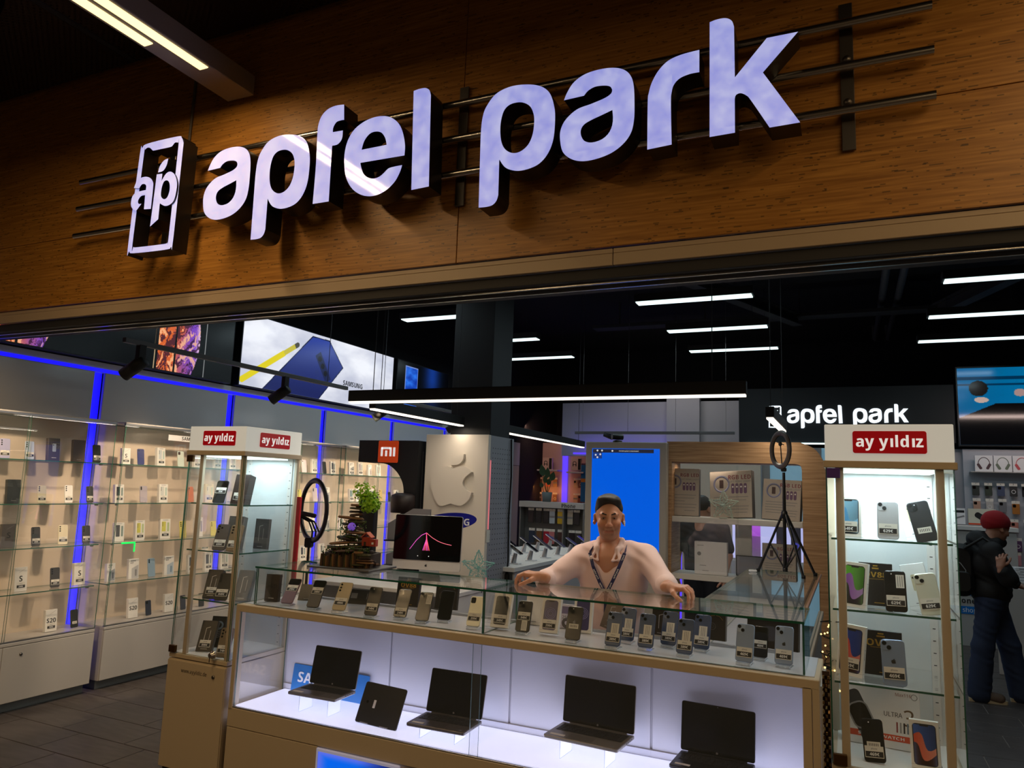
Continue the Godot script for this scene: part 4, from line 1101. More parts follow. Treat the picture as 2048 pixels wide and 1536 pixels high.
	lettering("Current system is deactivated", 0.009, M["lit white print"], scr, Vector3(0.03, 0.49, 0.0045), Basis.IDENTITY, false)
	for q in [[0.12, -0.37], [0.23, -0.38], [-0.26, -0.36], [0.15, -0.4], [0.25, -0.46]]: obj("screen_icon", box(Vector3(0.06, 0.03, 0.001)), mat("screen pale", lin(120, 170, 230), 0.3, 0.0, 0.6), scr, Vector3(q[0], q[1], 0.0035))
	var cam := thing("wall_camera", "small black camera sitting on top of the blue screen kiosk", "camera", Vector3(-1.78, 2.1, -6.0))
	obj("base", lathe([Vector2(0.04, 0), Vector2(0.04, 0.012), Vector2(0.01, 0.02), Vector2(0, 0.02)], 14), M["satin black"], cam)
	obj("head", tube([Vector3(-0.04, 0.045, 0.03), Vector3(0.035, 0.045, -0.03)], 0.024, 10), M["satin black"], cam)
	build_wood_showcase()
	build_tripod()
	build_fountain()

func star(o: Node3D, r: float, c: Color) -> void:
	var m := mat("wire " + c.to_html(false), c, 0.4, 0.3)
	var s := begin()
	var rng := RandomNumberGenerator.new()
	rng.seed = 7
	var outer := []
	for k in 10:
		var a := PI / 2 + TAU * k / 10
		var q: float = r if k % 2 == 0 else r * 0.45
		outer.append(Vector3(cos(a) * q, r * 0.85 + sin(a) * q, 0))
	for side in [-0.035, 0.035]:
		for k in 10: add_tube(s, [outer[k] + Vector3(0, 0, side * 0.3), outer[(k + 1) % 10] + Vector3(0, 0, side * 0.3)], 0.0022, 4)
		for k in 10: add_tube(s, [outer[k], Vector3(0, r * 0.85, side)], 0.0018, 4)
	obj("wire_frame", done(s), m, o)
	var b := begin()
	for k in 150:
		var a := rng.randf() * TAU
		var lim: float = r * lerpf(1.0, 0.42, pingpong((a - PI / 2) / TAU * 10.0, 1.0))
		var q := sqrt(rng.randf()) * lim
		var p := Vector3(cos(a) * q, r * 0.85 + sin(a) * q, rng.randf_range(-0.03, 0.03))
		add_box(b, p, Vector3(0.013, 0.005, 0.003), 0.0, Basis(Vector3(0, 0, 1), rng.randf() * TAU) * Basis(Vector3.UP, rng.randf() * TAU))
	obj("tinsel", done(b), m, o).set_meta("kind", "stuff")
	obj("base", box(Vector3(0.06, 0.008, 0.04), 0.002, Vector3(0, 0.004, 0)), m, o)

func ring_box(at: Vector3, w: float, h: float, d: float, b: Basis, label: String, cut := false) -> void:
	var o := thing("ring_light_box", label, "box", at, 0.0, "boxes of ring lights in the wooden showcase")
	o.basis = b
	obj("carton", box(Vector3(w, h, d), 0.002, Vector3(0, h / 2, 0)), mat("carton dark", lin(46, 40, 42), 0.6), o)
	var f := obj("printed_face", box(Vector3(w - 0.004, h - 0.004, 0.001), 0.0, Vector3(0, 0, 0)), mat("carton face", lin(178, 168, 158), 0.6), o, Vector3(0, h / 2, d / 2 + 0.0006))
	var k := w / 0.35
	var z := 0.0008
	lettering("RGB LED", 0.034 * k, mat("print plum", lin(120, 44, 60), 0.6), f, Vector3(0.075 * k, h * 0.36, z))
	lettering("SOFT RING LIGHT", 0.015 * k, M["print grey"], f, Vector3(0.075 * k, h * 0.27, z), Basis.IDENTITY, true, 0.0004, "lettering", 1.1)
	obj("printed_ring", torus(0.062 * k, 0.008 * k, 28, 4, 0.02), mat("print lilac", lin(120, 124, 160), 0.6), f, Vector3(-0.075 * k, h * 0.22, z))
	obj("printed_phone", slab(0.034 * k, 0.066 * k, 0.0006, 0.004, 0.0001), mat("print maroon", lin(60, 24, 28), 0.6), f, Vector3(-0.075 * k, h * 0.22, z))
	for n in 4:
		obj("printed_badge", slab(0.026 * k, 0.082 * k, 0.0006, 0.012 * k, 0.0001), mat("print violet", lin(96, 64, 104), 0.6), f, Vector3((0.02 + n * 0.034) * k, h * 0.12, z))
		obj("printed_dot", disc(0.007 * k, 0.0004, 10), M["print white"], f, Vector3((0.02 + n * 0.034) * k, h * 0.155, z + 0.0006))
	for n in 6: obj("printed_line", box(Vector3(w * [0.82, 0.78, 0.5, 0.84, 0.8, 0.3][n], 0.005, 0.0004)), M["print grey"], f, Vector3([0.0, -0.01, -0.06, 0, 0, 0.08][n] * k, -h * (0.06 + n * 0.065), z))

func build_wood_showcase() -> void:
	var o := thing("wooden_showcase", "oak-framed showcase with rounded corner holding ring light boxes", "showcase", Vector3(-0.77, 0, -6.2))
	var oak: Material = M["light oak veneer"]
	var outer := curve_of([[-0.6, 0, 1], [0.595, 0, 1], [0.595, 1.89, 1], [0.575, 1.985, 0], [0.52, 2.065, 0], [0.42, 2.112, 1], [-0.6, 2.112, 1]], 6)
	var hole := curve_of([[-0.56, 0.55, 1], [0.43, 0.55, 1], [0.43, 1.9, 1], [0.42, 1.935, 0], [0.385, 1.947, 1], [-0.56, 1.947, 1]], 5)
	obj("frame", prism(outer, [hole], -0.17, 0.17), oak, o)
	var low := PackedVector2Array([Vector2(-0.56, 0.06), Vector2(0.43, 0.06), Vector2(0.43, 1.04), Vector2(-0.56, 1.04)])
	for y in [1.488, 1.04]:
		obj("shelf", box(Vector3(0.99, 0.045, 0.3), 0.003), M["white matte"], o, Vector3(-0.065, y, 0))
	obj("back_post", box(Vector3(0.13, 0.42, 0.02), 0.002), M["white matte"], o, Vector3(-0.04, 1.26, -0.15))
	glass(o, "glass_front", Vector3(-0.3, 1.52, 0.16), Vector3(0.52, 0.84, 0.006))
	glass(o, "glass_front", Vector3(0.19, 1.52, 0.152), Vector3(0.48, 0.84, 0.006))
	obj("mat_strip", box(Vector3(0.99, 0.006, 0.1), 0.001), M["aluminium"], o, Vector3(-0.065, 1.95, 0.11))
	# an extra light strip under the top board
	area_light(Vector3(-0.84, 1.94, -6.2), Vector2(0.9, 0.04), 0.16, lin(255, 230, 200))
	ring_box(Vector3(-1.27, 1.512, -6.17), 0.28, 0.385, 0.06, turn(0, 3), "ring light box half hidden by the blue kiosk, top shelf left")
	ring_box(Vector3(-0.873, 1.512, -6.19), 0.35, 0.375, 0.06, turn(-14, 6, 3.5), "tilted ring light box behind the wire star, top shelf middle")
	ring_box(Vector3(-0.502, 1.512, -6.17), 0.29, 0.315, 0.06, turn(-10, 6, -2), "ring light box behind the tripod pole, top shelf right")
	ring_box(Vector3(-0.52, 1.064, -6.15), 0.25, 0.27, 0.06, turn(-6, 4), "ring light box on the lower showcase shelf behind the tripod")
	var st := thing("wire_star", "pale wire star ornament in front of the tilted box", "ornament", Vector3(-0.925, 1.51, -6.065))
	star(st, 0.12, lin(176, 196, 188))
	var wb := thing("white_carton", "plain white carton standing on the lower showcase shelf", "box", Vector3(-1.03, 1.064, -6.12), -3.0)
	obj("carton", box(Vector3(0.255, 0.255, 0.05), 0.002, Vector3(0, 0.1275, 0)), M["plastic white"], wb)
	obj("printed_mark", disc(0.016, 0.0005), M["print grey"], wb, Vector3(-0.09, 0.16, 0.025))
	for n in 3: obj("printed_line", box(Vector3(0.05, 0.004, 0.0005)), M["print grey"], wb, Vector3(-0.08 + n * 0.02, [0.225, 0.07, 0.03][n], 0.0252))
	var tb := thing("tablet_device", "dark framed tablet leaning on the lower showcase shelf", "tablet", Vector3(-0.73, 1.064, -6.2), 0.0)
	obj("frame", box(Vector3(0.24, 0.16, 0.012), 0.003, Vector3(0, 0.08, 0)), M["satin black"], tb)
	obj("screen", box(Vector3(0.225, 0.145, 0.002), 0.0, Vector3(0, 0.08, 0.007)), mat("grey screen", lin(130, 134, 150), 0.1), tb)

func build_tripod() -> void:
	var o := thing("tripod_ring_light", "small ring light on a tall black tripod standing on the side counter", "ring light", Vector3(-0.405, 1.196, -5.2))
	var B: Material = M["satin black"]
	obj("pole", tube([Vector3(0.0, 0.03, 0), Vector3(0.0, 0.42, 0), Vector3(0.0, 0.66, 0)], [0.012, 0.011, 0.009], 12), B, o)
	obj("collar", lathe([Vector2(0.016, 0.36), Vector2(0.02, 0.365), Vector2(0.02, 0.4), Vector2(0.015, 0.41)], 14), B, o)
	obj("thread", lathe([Vector2(0.008, 0.62), Vector2(0.008, 0.66)], 12), M["bright steel"], o)
	obj("knuckle", box(Vector3(0.035, 0.03, 0.03), 0.006, Vector3(0, 0.68, 0)), B, o)
	for k in 3:
		var a: float = [-2.75, 0.9, -0.35][k]
		var f := Vector3(cos(a) * 0.19, 0.004, sin(a) * 0.19)
		var l := obj("leg", tube([Vector3(cos(a) * 0.015, 0.385, sin(a) * 0.015), f], 0.0085, 8), B, o)
		obj("foot", lathe([Vector2(0, 0), Vector2(0.013, 0), Vector2(0.012, 0.02), Vector2(0, 0.022)], 10), M["rubber"], l, f - Vector3(0, 0.004, 0))
		obj("brace", tube([Vector3(0, 0.03, 0), Vector3(cos(a) * 0.1, 0.19, sin(a) * 0.1)], 0.005, 6), B, o)
	obj("hub", lathe([Vector2(0, 0.02), Vector2(0.016, 0.02), Vector2(0.016, 0.045), Vector2(0, 0.045)], 12), B, o)
	var b := Basis(Vector3.UP, deg_to_rad(-56)) * Basis(Vector3.BACK, 0.0)
	obj("ring", torus(0.112, 0.0165, 40, 8, 0.75), mat("ring taupe", lin(96, 84, 74), 0.45), o, Vector3(-0.02, 0.81, 0), b)
	obj("ring_back", torus(0.112, 0.0185, 40, 8, 0.4), B, o, Vector3(-0.02, 0.81, 0) + b * Vector3(0, 0, -0.006), b)
	obj("phone_clip", box(Vector3(0.02, 0.03, 0.03), 0.005), B, o, Vector3(-0.02, 0.85, 0))
	obj("clip_arm", tube([Vector3(-0.01, 0.7, 0), Vector3(-0.018, 0.85, 0)], 0.004, 6), B, o)
	obj("clip_arm", tube([Vector3(-0.04, 0.862, 0), Vector3(0.004, 0.842, 0)], 0.004, 6), B, o)
	var c := thing("white_remote", "white remote control lying by the left tripod foot", "remote", Vector3(-0.61, 1.196, -5.23), 30.0)
	obj("body", box(Vector3(0.05, 0.014, 0.03), 0.005, Vector3(0, 0.007, 0)), M["plastic white"], c)
	obj("button", disc(0.006, 0.003), M["print grey"], c, Vector3(0.01, 0.0135, 0), Basis(Vector3.RIGHT, -PI / 2))

func build_fountain() -> void:
	var tr := thing("slate_tray", "flat dark slate tray under the rock fountain", "tray", Vector3(-2.66, 1.1985, -3.62), 2.0)
	obj("slab", box(Vector3(0.42, 0.012, 0.3), 0.003, Vector3(0, 0.006, 0)), mat("slate", lin(70, 66, 64), 0.5), tr)
	var o := thing("rock_fountain", "tabletop rock fountain with a bright green little tree and red hut", "fountain", Vector3(-2.66, 1.211, -3.62), 14.0)
	var rock := [mat("rock brown", lin(74, 50, 32), 0.85), mat("rock dark", lin(44, 32, 24), 0.85), mat("rock olive", lin(62, 60, 34), 0.9), mat("rock tan", lin(116, 84, 52), 0.85)]
	var rng := RandomNumberGenerator.new()
	rng.seed = 5
	# basin wall of upright and lying logs
	var bas := obj("basin", prism(rrect(0.3, 0.2, 0.05, 6), [rrect(0.26, 0.16, 0.04, 6)], 0, 0.075), rock[1], o, Vector3.ZERO, Basis(Vector3.RIGHT, -PI / 2))
	obj("water", prism(rrect(0.27, 0.17, 0.04, 6), [], 0.0, 0.05), mat("fountain water", lin(20, 26, 26), 0.05), o, Vector3.ZERO, Basis(Vector3.RIGHT, -PI / 2))
	for n in 30:
		var t := -0.15 + n * 0.0102
		var h := rng.randf_range(0.05, 0.085)
		var s := begin()
		add_tube(s, [Vector3(t, 0.0, 0.1), Vector3(t + rng.randf_range(-0.003, 0.003), h, 0.102 + rng.randf_range(-0.006, 0.004))], rng.randf_range(0.005, 0.008), 6)
		obj("log", done(s), rock[n % 4], o)
	for n in 12:
		obj("stone_slab", stone(Vector3(rng.randf_range(0.03, 0.07), rng.randf_range(0.008, 0.016), 0.03), 100 + n), rock[(n + 2) % 4], o, Vector3(0.09 + rng.randf_range(-0.03, 0.04), 0.012 + (n % 6) * 0.013, 0.1 if n < 6 else 0.03), Basis(Vector3.UP, rng.randf_range(-0.3, 0.3)))
	# stacked ledges
	var ledges := [[-0.03, 0.085, 0.02, 0.13], [-0.085, 0.1, 0.03, 0.06], [0.0, 0.11, 0.0, 0.1], [-0.06, 0.13, 0.01, 0.07], [0.02, 0.135, 0.0, 0.08], [-0.05, 0.155, 0.0, 0.06], [0.0, 0.165, -0.01, 0.075], [-0.01, 0.19, -0.01, 0.07], [-0.015, 0.215, -0.01, 0.062], [-0.03, 0.235, -0.01, 0.05], [0.0, 0.25, -0.01, 0.06], [-0.03, 0.272, -0.01, 0.066], [0.0, 0.29, -0.02, 0.05], [-0.012, 0.31, -0.02, 0.04], [0.0, 0.33, -0.02, 0.045], [-0.01, 0.347, -0.02, 0.03]]
	for n in ledges.size():
		var q = ledges[n]
		obj("ledge", stone(Vector3(q[3] * 1.15, rng.randf_range(0.011, 0.017), q[3] * 0.8), 30 + n), rock[n % 4], o, Vector3(q[0], q[1] - 0.008, q[2]), Basis(Vector3.UP, rng.randf_range(-0.5, 0.5)) * Basis(Vector3.BACK, rng.randf_range(-0.12, 0.12)))
	obj("bowl", lathe([Vector2(0.0, 0.0), Vector2(0.03, 0.004), Vector2(0.05, 0.03), Vector2(0.056, 0.036), Vector2(0.048, 0.034), Vector2(0.0, 0.022)], 18), mat("rock grey", lin(92, 94, 92), 0.8), o, Vector3(0.07, 0.075, 0.06))
	obj("bowl", lathe([Vector2(0.0, 0.0), Vector2(0.02, 0.004), Vector2(0.036, 0.022), Vector2(0.042, 0.026), Vector2(0.035, 0.024), Vector2(0.0, 0.014)], 16), rock[0], o, Vector3(-0.07, 0.08, 0.07))
	obj("glass_ball", lathe([Vector2(0, -0.024), Vector2(0.014, -0.02), Vector2(0.023, -0.008), Vector2(0.024, 0.004), Vector2(0.015, 0.019), Vector2(0, 0.024)], 18), mat("violet ball", lin(130, 90, 220), 0.08, 0.0, 0.35), o, Vector3(0.0, 0.225, 0.045))
	# moss
	var ms := begin()
	for n in 240:
		var p := Vector3(rng.randf_range(-0.14, 0.13), 0, rng.randf_range(-0.02, 0.12))
		p.y = 0.08 + rng.randf() * 0.03 if p.z > 0.06 else rng.randf_range(0.1, 0.26)
		if p.z <= 0.06: p.x *= 0.6
		add_box(ms, p, Vector3(0.004, rng.randf_range(0.006, 0.016), 0.004), 0.0, Basis(Vector3(rng.randf() - 0.5, 0, rng.randf() - 0.5).normalized(), 0.6))
	obj("moss", done(ms), mat("moss", lin(58, 84, 28), 0.9), o).set_meta("kind", "stuff")
	# red hut
	var hut := obj("hut", box(Vector3(0.05, 0.05, 0.05), 0.001), mat("hut red", lin(150, 50, 26), 0.6), o, Vector3(0.1, 0.145, 0.04))
	obj("hut_room", box(Vector3(0.04, 0.04, 0.04), 0.001), M["hut red"], hut, Vector3(0.04, -0.006, 0.008))
	for sx in [-1, 1]:
		obj("roof", box(Vector3(0.044, 0.005, 0.062), 0.001), mat("hut roof", lin(170, 74, 44), 0.6), hut, Vector3(sx * 0.015, 0.037, 0), Basis(Vector3.BACK, -sx * 0.75))
	obj("window", box(Vector3(0.012, 0.012, 0.002)), M["plastic white"], hut, Vector3(0.042, -0.008, 0.029))
	obj("door", box(Vector3(0.012, 0.022, 0.002)), M["rock dark"], hut, Vector3(-0.006, -0.012, 0.026))
	# tree
	obj("trunk", tube([Vector3(0.0, 0.33, -0.02), Vector3(0.03, 0.36, -0.02), Vector3(0.045, 0.4, -0.015), Vector3(0.06, 0.42, -0.01)], [0.012, 0.01, 0.008, 0.005], 8), rock[1], o)
	var lv := begin()
	for c in [[0.02, 0.435, 0.055], [0.06, 0.42, 0.06], [0.095, 0.385, 0.05], [0.1, 0.35, 0.045], [0.055, 0.38, 0.05], [0.065, 0.345, 0.04]]:
		for n in 95:
			var dir := Vector3(rng.randf_range(-1, 1), rng.randf_range(-1, 1), rng.randf_range(-1, 1)).normalized()
			var p: Vector3 = Vector3(c[0], c[1], -0.015) + dir * c[2] * rng.randf_range(0.75, 1.0)
			var up := (dir + Vector3(rng.randf_range(-0.5, 0.5), 0.4, rng.randf_range(-0.5, 0.5))).normalized()
			var sx := up.cross(Vector3(0.3, 1, 0.2)).normalized() * 0.009
			var sy := up.cross(sx).normalized() * 0.009
			quad(lv, p - sx, p - sy, p + sx + up * 0.003, p + sy)
	var leafm := mat("leaf lime", lin(142, 190, 30), 0.6)
	leafm.backlight_enabled = true
	leafm.backlight = Color(0.3, 0.4, 0.05)
	obj("leaves", done(lv), leafm, o).set_meta("kind", "stuff")

func stone(size: Vector3, seed_: int) -> ArrayMesh:
	var rng := RandomNumberGenerator.new()
	rng.seed = seed_
	var s := begin()
	var n := 9
	var a := PackedVector2Array(); var b := PackedVector2Array(); var c := PackedVector2Array()
	for k in n:
		var r := rng.randf_range(0.75, 1.1)
		var p := Vector2(cos(TAU * k / n) * size.x * r, sin(TAU * k / n) * size.z * r)
		a.append(p * 0.86); b.append(p); c.append(p * rng.randf_range(0.8, 0.95))
	loft(s, [[a, 0.0], [b, size.y * 0.45], [c, size.y]], Transform3D(Basis(Vector3.RIGHT, -PI / 2), Vector3.ZERO))
	return done(s)

# ---------------------------------------------------------------- far parts of the shop
func case_pack(at: Vector3, c: Color, yaw: float, label: String, group: String, w := 0.09, h := 0.17, look := 0) -> Node3D:
	var o := thing("phone_case_pack", label, "phone case", at, yaw, group)     # hangs from its peg: origin at the bottom
	obj("hang_card", box(Vector3(w, 0.035, 0.006), 0.001, Vector3(0, h - 0.018, 0)), M["paper"], o)
	obj("case", slab(w * 0.92, h - 0.036, 0.012, 0.01, 0.002), cmat(c, 0.4), o, Vector3(0, (h - 0.036) / 2, -0.003))
	if look == 1:
		obj("printed_band", box(Vector3(w * 0.9, 0.03, 0.001)), M["print grey"], o, Vector3(0, h * 0.45, 0.0096))
	elif look == 2:
		obj("camera_cutout", slab(w * 0.4, 0.035, 0.002, 0.008, 0.0004), M["lens glass"], o, Vector3(-w * 0.18, h * 0.62, 0.009))
	elif look == 3:
		obj("magnet_ring", torus(w * 0.24, 0.003, 18, 4, 0.5), M["print white"], o, Vector3(0, h * 0.36, 0.009))
	obj("peg", tube([Vector3(0, h - 0.012, -0.06), Vector3(0, h - 0.012, 0.02)], 0.003, 5), M["dull steel"], o)
	return o

func build_back() -> void:
	var n_ := FastNoiseLite.new()
	n_.seed = 2
	# warm accessory wall far behind the pillar
	var aw := struct("wall_accessories", box(Vector3(3.4, 2.62, 0.12)), mat("accessory wall", lin(206, 176, 168), 0.6), Vector3(-5.6, 1.31, -14.2), "pinkish accessory wall lit warm from its shelves", "wall")
	aw.set_meta("kind", "structure")
	var ls := thing("led_strip", "violet light strip up the warm accessory wall", "light strip", Vector3(-5.28, 0.6, -14.12))
	obj("glowing_strip", box(Vector3(0.11, 1.98, 0.02), 0.0, Vector3(0, 0.99, 0)), M["violet led"], ls)
	area_light(Vector3(-5.8, 1.72, -13.7), Vector2(1.2, 0.03), 0.3, lin(255, 160, 70), Vector3(0, -0.6, -0.8))
	area_light(Vector3(-5.8, 2.9, -13.2), Vector2(1.6, 0.06), 0.55, lin(255, 196, 170), Vector3(0, -0.8, -0.6))
	var sh := thing("wall_shelf", "white wall shelf carrying the headphone boxes on the warm wall", "shelf", Vector3(-6.0, 2.05, -14.0))
	obj("board", box(Vector3(1.3, 0.03, 0.28), 0.003), M["white matte"], sh)
	obj("lit_edge", box(Vector3(0.55, 0.055, 0.01), 0.001), mat("lit lilac edge", lin(200, 200, 255), 0.4, 0.0, 0.7), sh, Vector3(-0.2, 0.0, 0.146))
	lettering("iPhone", 0.032, M["print black"], sh, Vector3(-0.25, 0, 0.152))
	var sh2 := thing("wall_shelf", "short white shelf right of the violet strip", "shelf", Vector3(-4.98, 2.02, -14.0))
	obj("board", box(Vector3(0.36, 0.03, 0.26), 0.003), M["white matte"], sh2)
	for k in 4:
		var x: float = [-6.28, -5.98, -5.6, -4.98][k]
		var o := thing("headphone_box", "pale box printed with headphones, %s on the warm wall shelves" % ["leftmost", "second", "third", "alone right of the violet strip"][k], "box", Vector3(x, 2.066, -13.97), 8.0, "headphone boxes far back")
		obj("carton", box(Vector3(0.2, 0.24, 0.08), 0.002, Vector3(0, 0.12, 0)), mat("pinkish carton", lin(216, 190, 178), 0.6), o)
		obj("printed_band", box(Vector3(0.055, 0.22, 0.001)), M["print black"], o, Vector3(0.062, 0.12, 0.0405))
		obj("printed_headband", torus(0.032, 0.006, 20, 4, 0.1), M["print black"], o, Vector3(-0.035, 0.14, 0.0405))
		for sx in [-1, 1]: obj("printed_ear_cup", slab(0.018, 0.05, 0.0006, 0.008, 0.0001), M["print black"], o, Vector3(-0.035 + sx * 0.03, 0.1, 0.0405))
	var cc := [lin(210, 190, 170), lin(120, 70, 60), lin(230, 120, 90), lin(90, 60, 70), lin(200, 170, 140), lin(70, 60, 66), lin(220, 90, 120), lin(150, 110, 80)]
	var k := 0
	for y in [1.72, 1.42, 1.16]:
		for x in [-6.25, -6.1, -5.95, -5.8, -5.62, -5.46, -5.02, -4.92]:
			if y > 1.7 and x < -6.0: continue
			var row: String = {1.72: "upper", 1.42: "middle", 1.16: "lower"}[y]
			case_pack(Vector3(x, y, -14.06), cc[(k * 5) % 8], 0.0, "small accessory pack, %s of the %s row on the warm far wall" % [["first", "second", "third", "fourth", "fifth", "sixth", "seventh", "last"][[-6.25, -6.1, -5.95, -5.8, -5.62, -5.46, -5.02, -4.92].find(x)], row], "accessory packs, %s row of the warm wall" % row, 0.095, 0.19, 1 + k % 3)
			k += 1
	var bl := thing("blue_poster", "narrow blue poster at the right end of the warm wall", "poster", Vector3(-4.8, 1.45, -13.9))
	obj("sheet", box(Vector3(0.12, 0.72, 0.01), 0.001, Vector3(0, 0.36, 0)), mat("poster blue", lin(20, 110, 170), 0.5), bl)
	obj("printed_patch", box(Vector3(0.11, 0.07, 0.001)), mat("print orange", lin(220, 140, 30), 0.5), bl, Vector3(0, 0.42, 0.0055))
	# case rack and the plant on it
	var r := thing("case_rack", "grey rack of phone cases with Phone lettered header", "rack", Vector3(-3.945, 0, -10.15))
	obj("header", box(Vector3(1.0, 0.085, 0.3), 0.003, Vector3(0, 1.455, 0)), M["grey laminate"], r)
	lettering("Phone", 0.052, M["print black"], r, Vector3(0.27, 1.452, 0.151))
	obj("back_board", box(Vector3(0.96, 1.42, 0.02), 0.001, Vector3(0, 0.71, -0.06)), mat("rack grey", lin(112, 110, 106), 0.6), r)
	for x in [-0.49, 0.18, 0.49]: obj("post", box(Vector3(0.02, 1.42, 0.24), 0.001, Vector3(x, 0.71, 0)), M["rack grey"], r)
	obj("foot_board", box(Vector3(1.0, 0.1, 0.3), 0.002, Vector3(0, 0.05, 0)), M["rack grey"], r)
	var rows := [[1.19, [[-4.29, lin(40, 28, 30)], [-4.17, lin(26, 28, 32)], [-4.05, lin(24, 24, 26)], [-3.955, lin(168, 178, 186)], [-3.83, lin(206, 168, 20)], [-3.68, lin(178, 166, 146)], [-3.58, lin(36, 32, 34)]]], [0.9, [[-4.27, lin(24, 50, 76)], [-4.15, lin(110, 72, 32)], [-4.04, lin(176, 20, 48)], [-3.955, lin(190, 110, 112)], [-3.82, lin(70, 40, 40)], [-3.65, lin(30, 22, 24)], [-3.55, lin(60, 56, 56)]]], [0.62, [[-3.82, lin(60, 40, 36)], [-3.67, lin(150, 138, 116)], [-3.57, lin(176, 170, 160)]]]]
	var cn := ["dark red patterned", "black patterned", "plain black", "pale blue", "bright yellow", "cream", "smoky black", "navy blue", "brown glitter", "crimson", "dusty pink", "brown and white", "near-black", "grey", "maroon", "khaki", "off-white"]
	k = 0
	for q in rows:
		for c in q[1]:
			var row: String = {1.19: "upper", 0.9: "middle", 0.62: "lower"}[q[0]]
			case_pack(Vector3(c[0], q[0], -10.1), c[1], 0.0, "%s phone case pack hanging in the %s row of the grey rack" % [cn[k], row], "phone cases on the grey rack", 0.092, 0.21, 1 if k in [3, 4, 5, 10] else 0)
			k += 1
	var p := thing("potted_plant", "broad-leaved green plant in a grey pot on the case rack", "plant", Vector3(-4.05, 1.4975, -10.1))
	obj("pot", lathe([Vector2(0, 0), Vector2(0.06, 0), Vector2(0.078, 0.14), Vector2(0.07, 0.14), Vector2(0.06, 0.12), Vector2(0, 0.12)], 20), mat("pot grey", lin(96, 104, 104), 0.7), p)
	var leaf := mat("leaf dark", lin(26, 56, 24), 0.45)
	for q in [[-0.08, 0.46, -0.1, 0.05], [0.12, 0.36, 0.5, 0.045], [-0.02, 0.3, -0.6, 0.035], [0.05, 0.26, 0.9, 0.035], [-0.09, 0.2, -0.9, 0.03], [0.02, 0.42, 0.25, 0.04]]:
		var tip := Vector3(q[0], q[1] + 0.08, 0.03)
		var mid := tip * 0.62 + Vector3(0, 0.03, 0.02)
		obj("stem", tube([Vector3(0, 0.1, 0), mid * 0.7, mid], 0.004, 5), leaf, p)
		var s := begin()
		s.set_smooth_group(1)
		var dir: Vector3 = (tip - mid).normalized()
		var side := dir.cross(Vector3(0.2, 0.1, 1)).normalized()
		var prev := [mid, mid]
		for i in range(1, 7):
			var t := i / 6.0
			var w: float = q[3] * sin(PI * pow(t, 0.8)) + 0.001
			var c := mid.lerp(tip, t) + Vector3(0, 0, 0.02 * t * t)
			var cur := [c - side * w, c + side * w]
			quad(s, prev[0], prev[1], cur[1], cur[0])
			prev = cur
		obj("leaf", done(s), leaf, p)
	# table of demonstration phones
	var t := thing("phone_table", "long white table carrying demonstration phones on stands", "table", Vector3(-3.36, 0, -7.75))
	obj("top", box(Vector3(0.98, 0.04, 2.7), 0.003, Vector3(0, 0.93, 0)), M["white matte"], t)
	obj("side_board", box(Vector3(0.02, 0.85, 2.6), 0.002, Vector3(0.46, 0.485, 0)), M["grey laminate"], t)
	obj("side_board", box(Vector3(0.02, 0.85, 2.6), 0.002, Vector3(-0.46, 0.485, 0)), M["grey laminate"], t)
	obj("plinth", box(Vector3(0.9, 0.06, 2.5), 0.002, Vector3(0, 0.03, 0)), M["toe kick"], t)
	k = 0
	for col in 2:
		for row in 6:
			var z: float = -6.75 - row * 0.4
			var o := thing("demo_phone", "demonstration phone on a white stand, %s row from table front, %s column" % [["first", "second", "third", "fourth", "fifth", "last"][row], ["right", "left"][col]], "phone", Vector3(-3.02 - col * 0.42, 0.95, z), 90.0, "demonstration phones on the white table")
			obj("stand_foot", box(Vector3(0.08, 0.008, 0.1), 0.002, Vector3(0, 0.004, 0)), M["plastic white"], o)
			obj("stand_post", tube([Vector3(0, 0.006, -0.02), Vector3(0, 0.1, 0.0)], [0.028, 0.02], 10), M["aluminium"], o)
			obj("phone_body", slab(0.074, 0.155, 0.009, 0.01, 0.002), M["aluminium"], o, Vector3(0, 0.13, 0.0), turn(0, 58))
			obj("screen", slab(0.07, 0.151, 0.001, 0.009, 0.0002), M["screen black"], o, Vector3(0, 0.138, 0.0052), turn(0, 58))
			obj("cable", tube([Vector3(0, 0.1, -0.01), Vector3(0.03, 0.04, -0.06), Vector3(0.05, 0.006, -0.1)], 0.002, 5), M["plastic white"], o)
			k += 1
	# pale upper wall and its rail, dark partition, inner sign
	struct("wall_upper", box(Vector3(3.6, 0.95, 0.1)), mat("upper wall", lin(196, 194, 200), 0.6), Vector3(-2.95, 2.76, -12.55), "pale upper rear wall tinted violet at its foot", "wall")
	struct("pilaster", box(Vector3(0.55, 1.0, 0.14)), M["upper wall"], Vector3(-2.55, 2.78, -12.46), "pale shallow pilaster on the upper rear wall", "pilaster")
	var vs := thing("led_strip", "violet light strip along the foot of the pale upper wall", "light strip", Vector3(-3.6, 2.32, -12.3))
	obj("glowing_strip", box(Vector3(1.7, 0.03, 0.03)), M["violet led"], vs)
	area_light(Vector3(-3.6, 2.36, -12.3), Vector2(1.7, 0.03), 0.12, lin(90, 60, 255), Vector3(0, 0.8, -0.6))
	area_light(Vector3(-2.6, 3.6, -11.4), Vector2(1.6, 0.1), 0.35, lin(255, 250, 245), Vector3(0, -0.4, -0.9))
	var rr := thing("ceiling_rail", "thin grey rail hanging before the pale upper wall", "rail", Vector3(-2.24, 2.42, -9.0))
	obj("rail", box(Vector3(2.0, 0.035, 0.03), 0.002), M["rail grey"], rr)
	for x in [-0.9, -0.3, 0.3, 0.9]: obj("wire", tube([Vector3(x, 0, 0), Vector3(x, 2.1, 0)], 0.002, 5), M["dull steel"], rr)
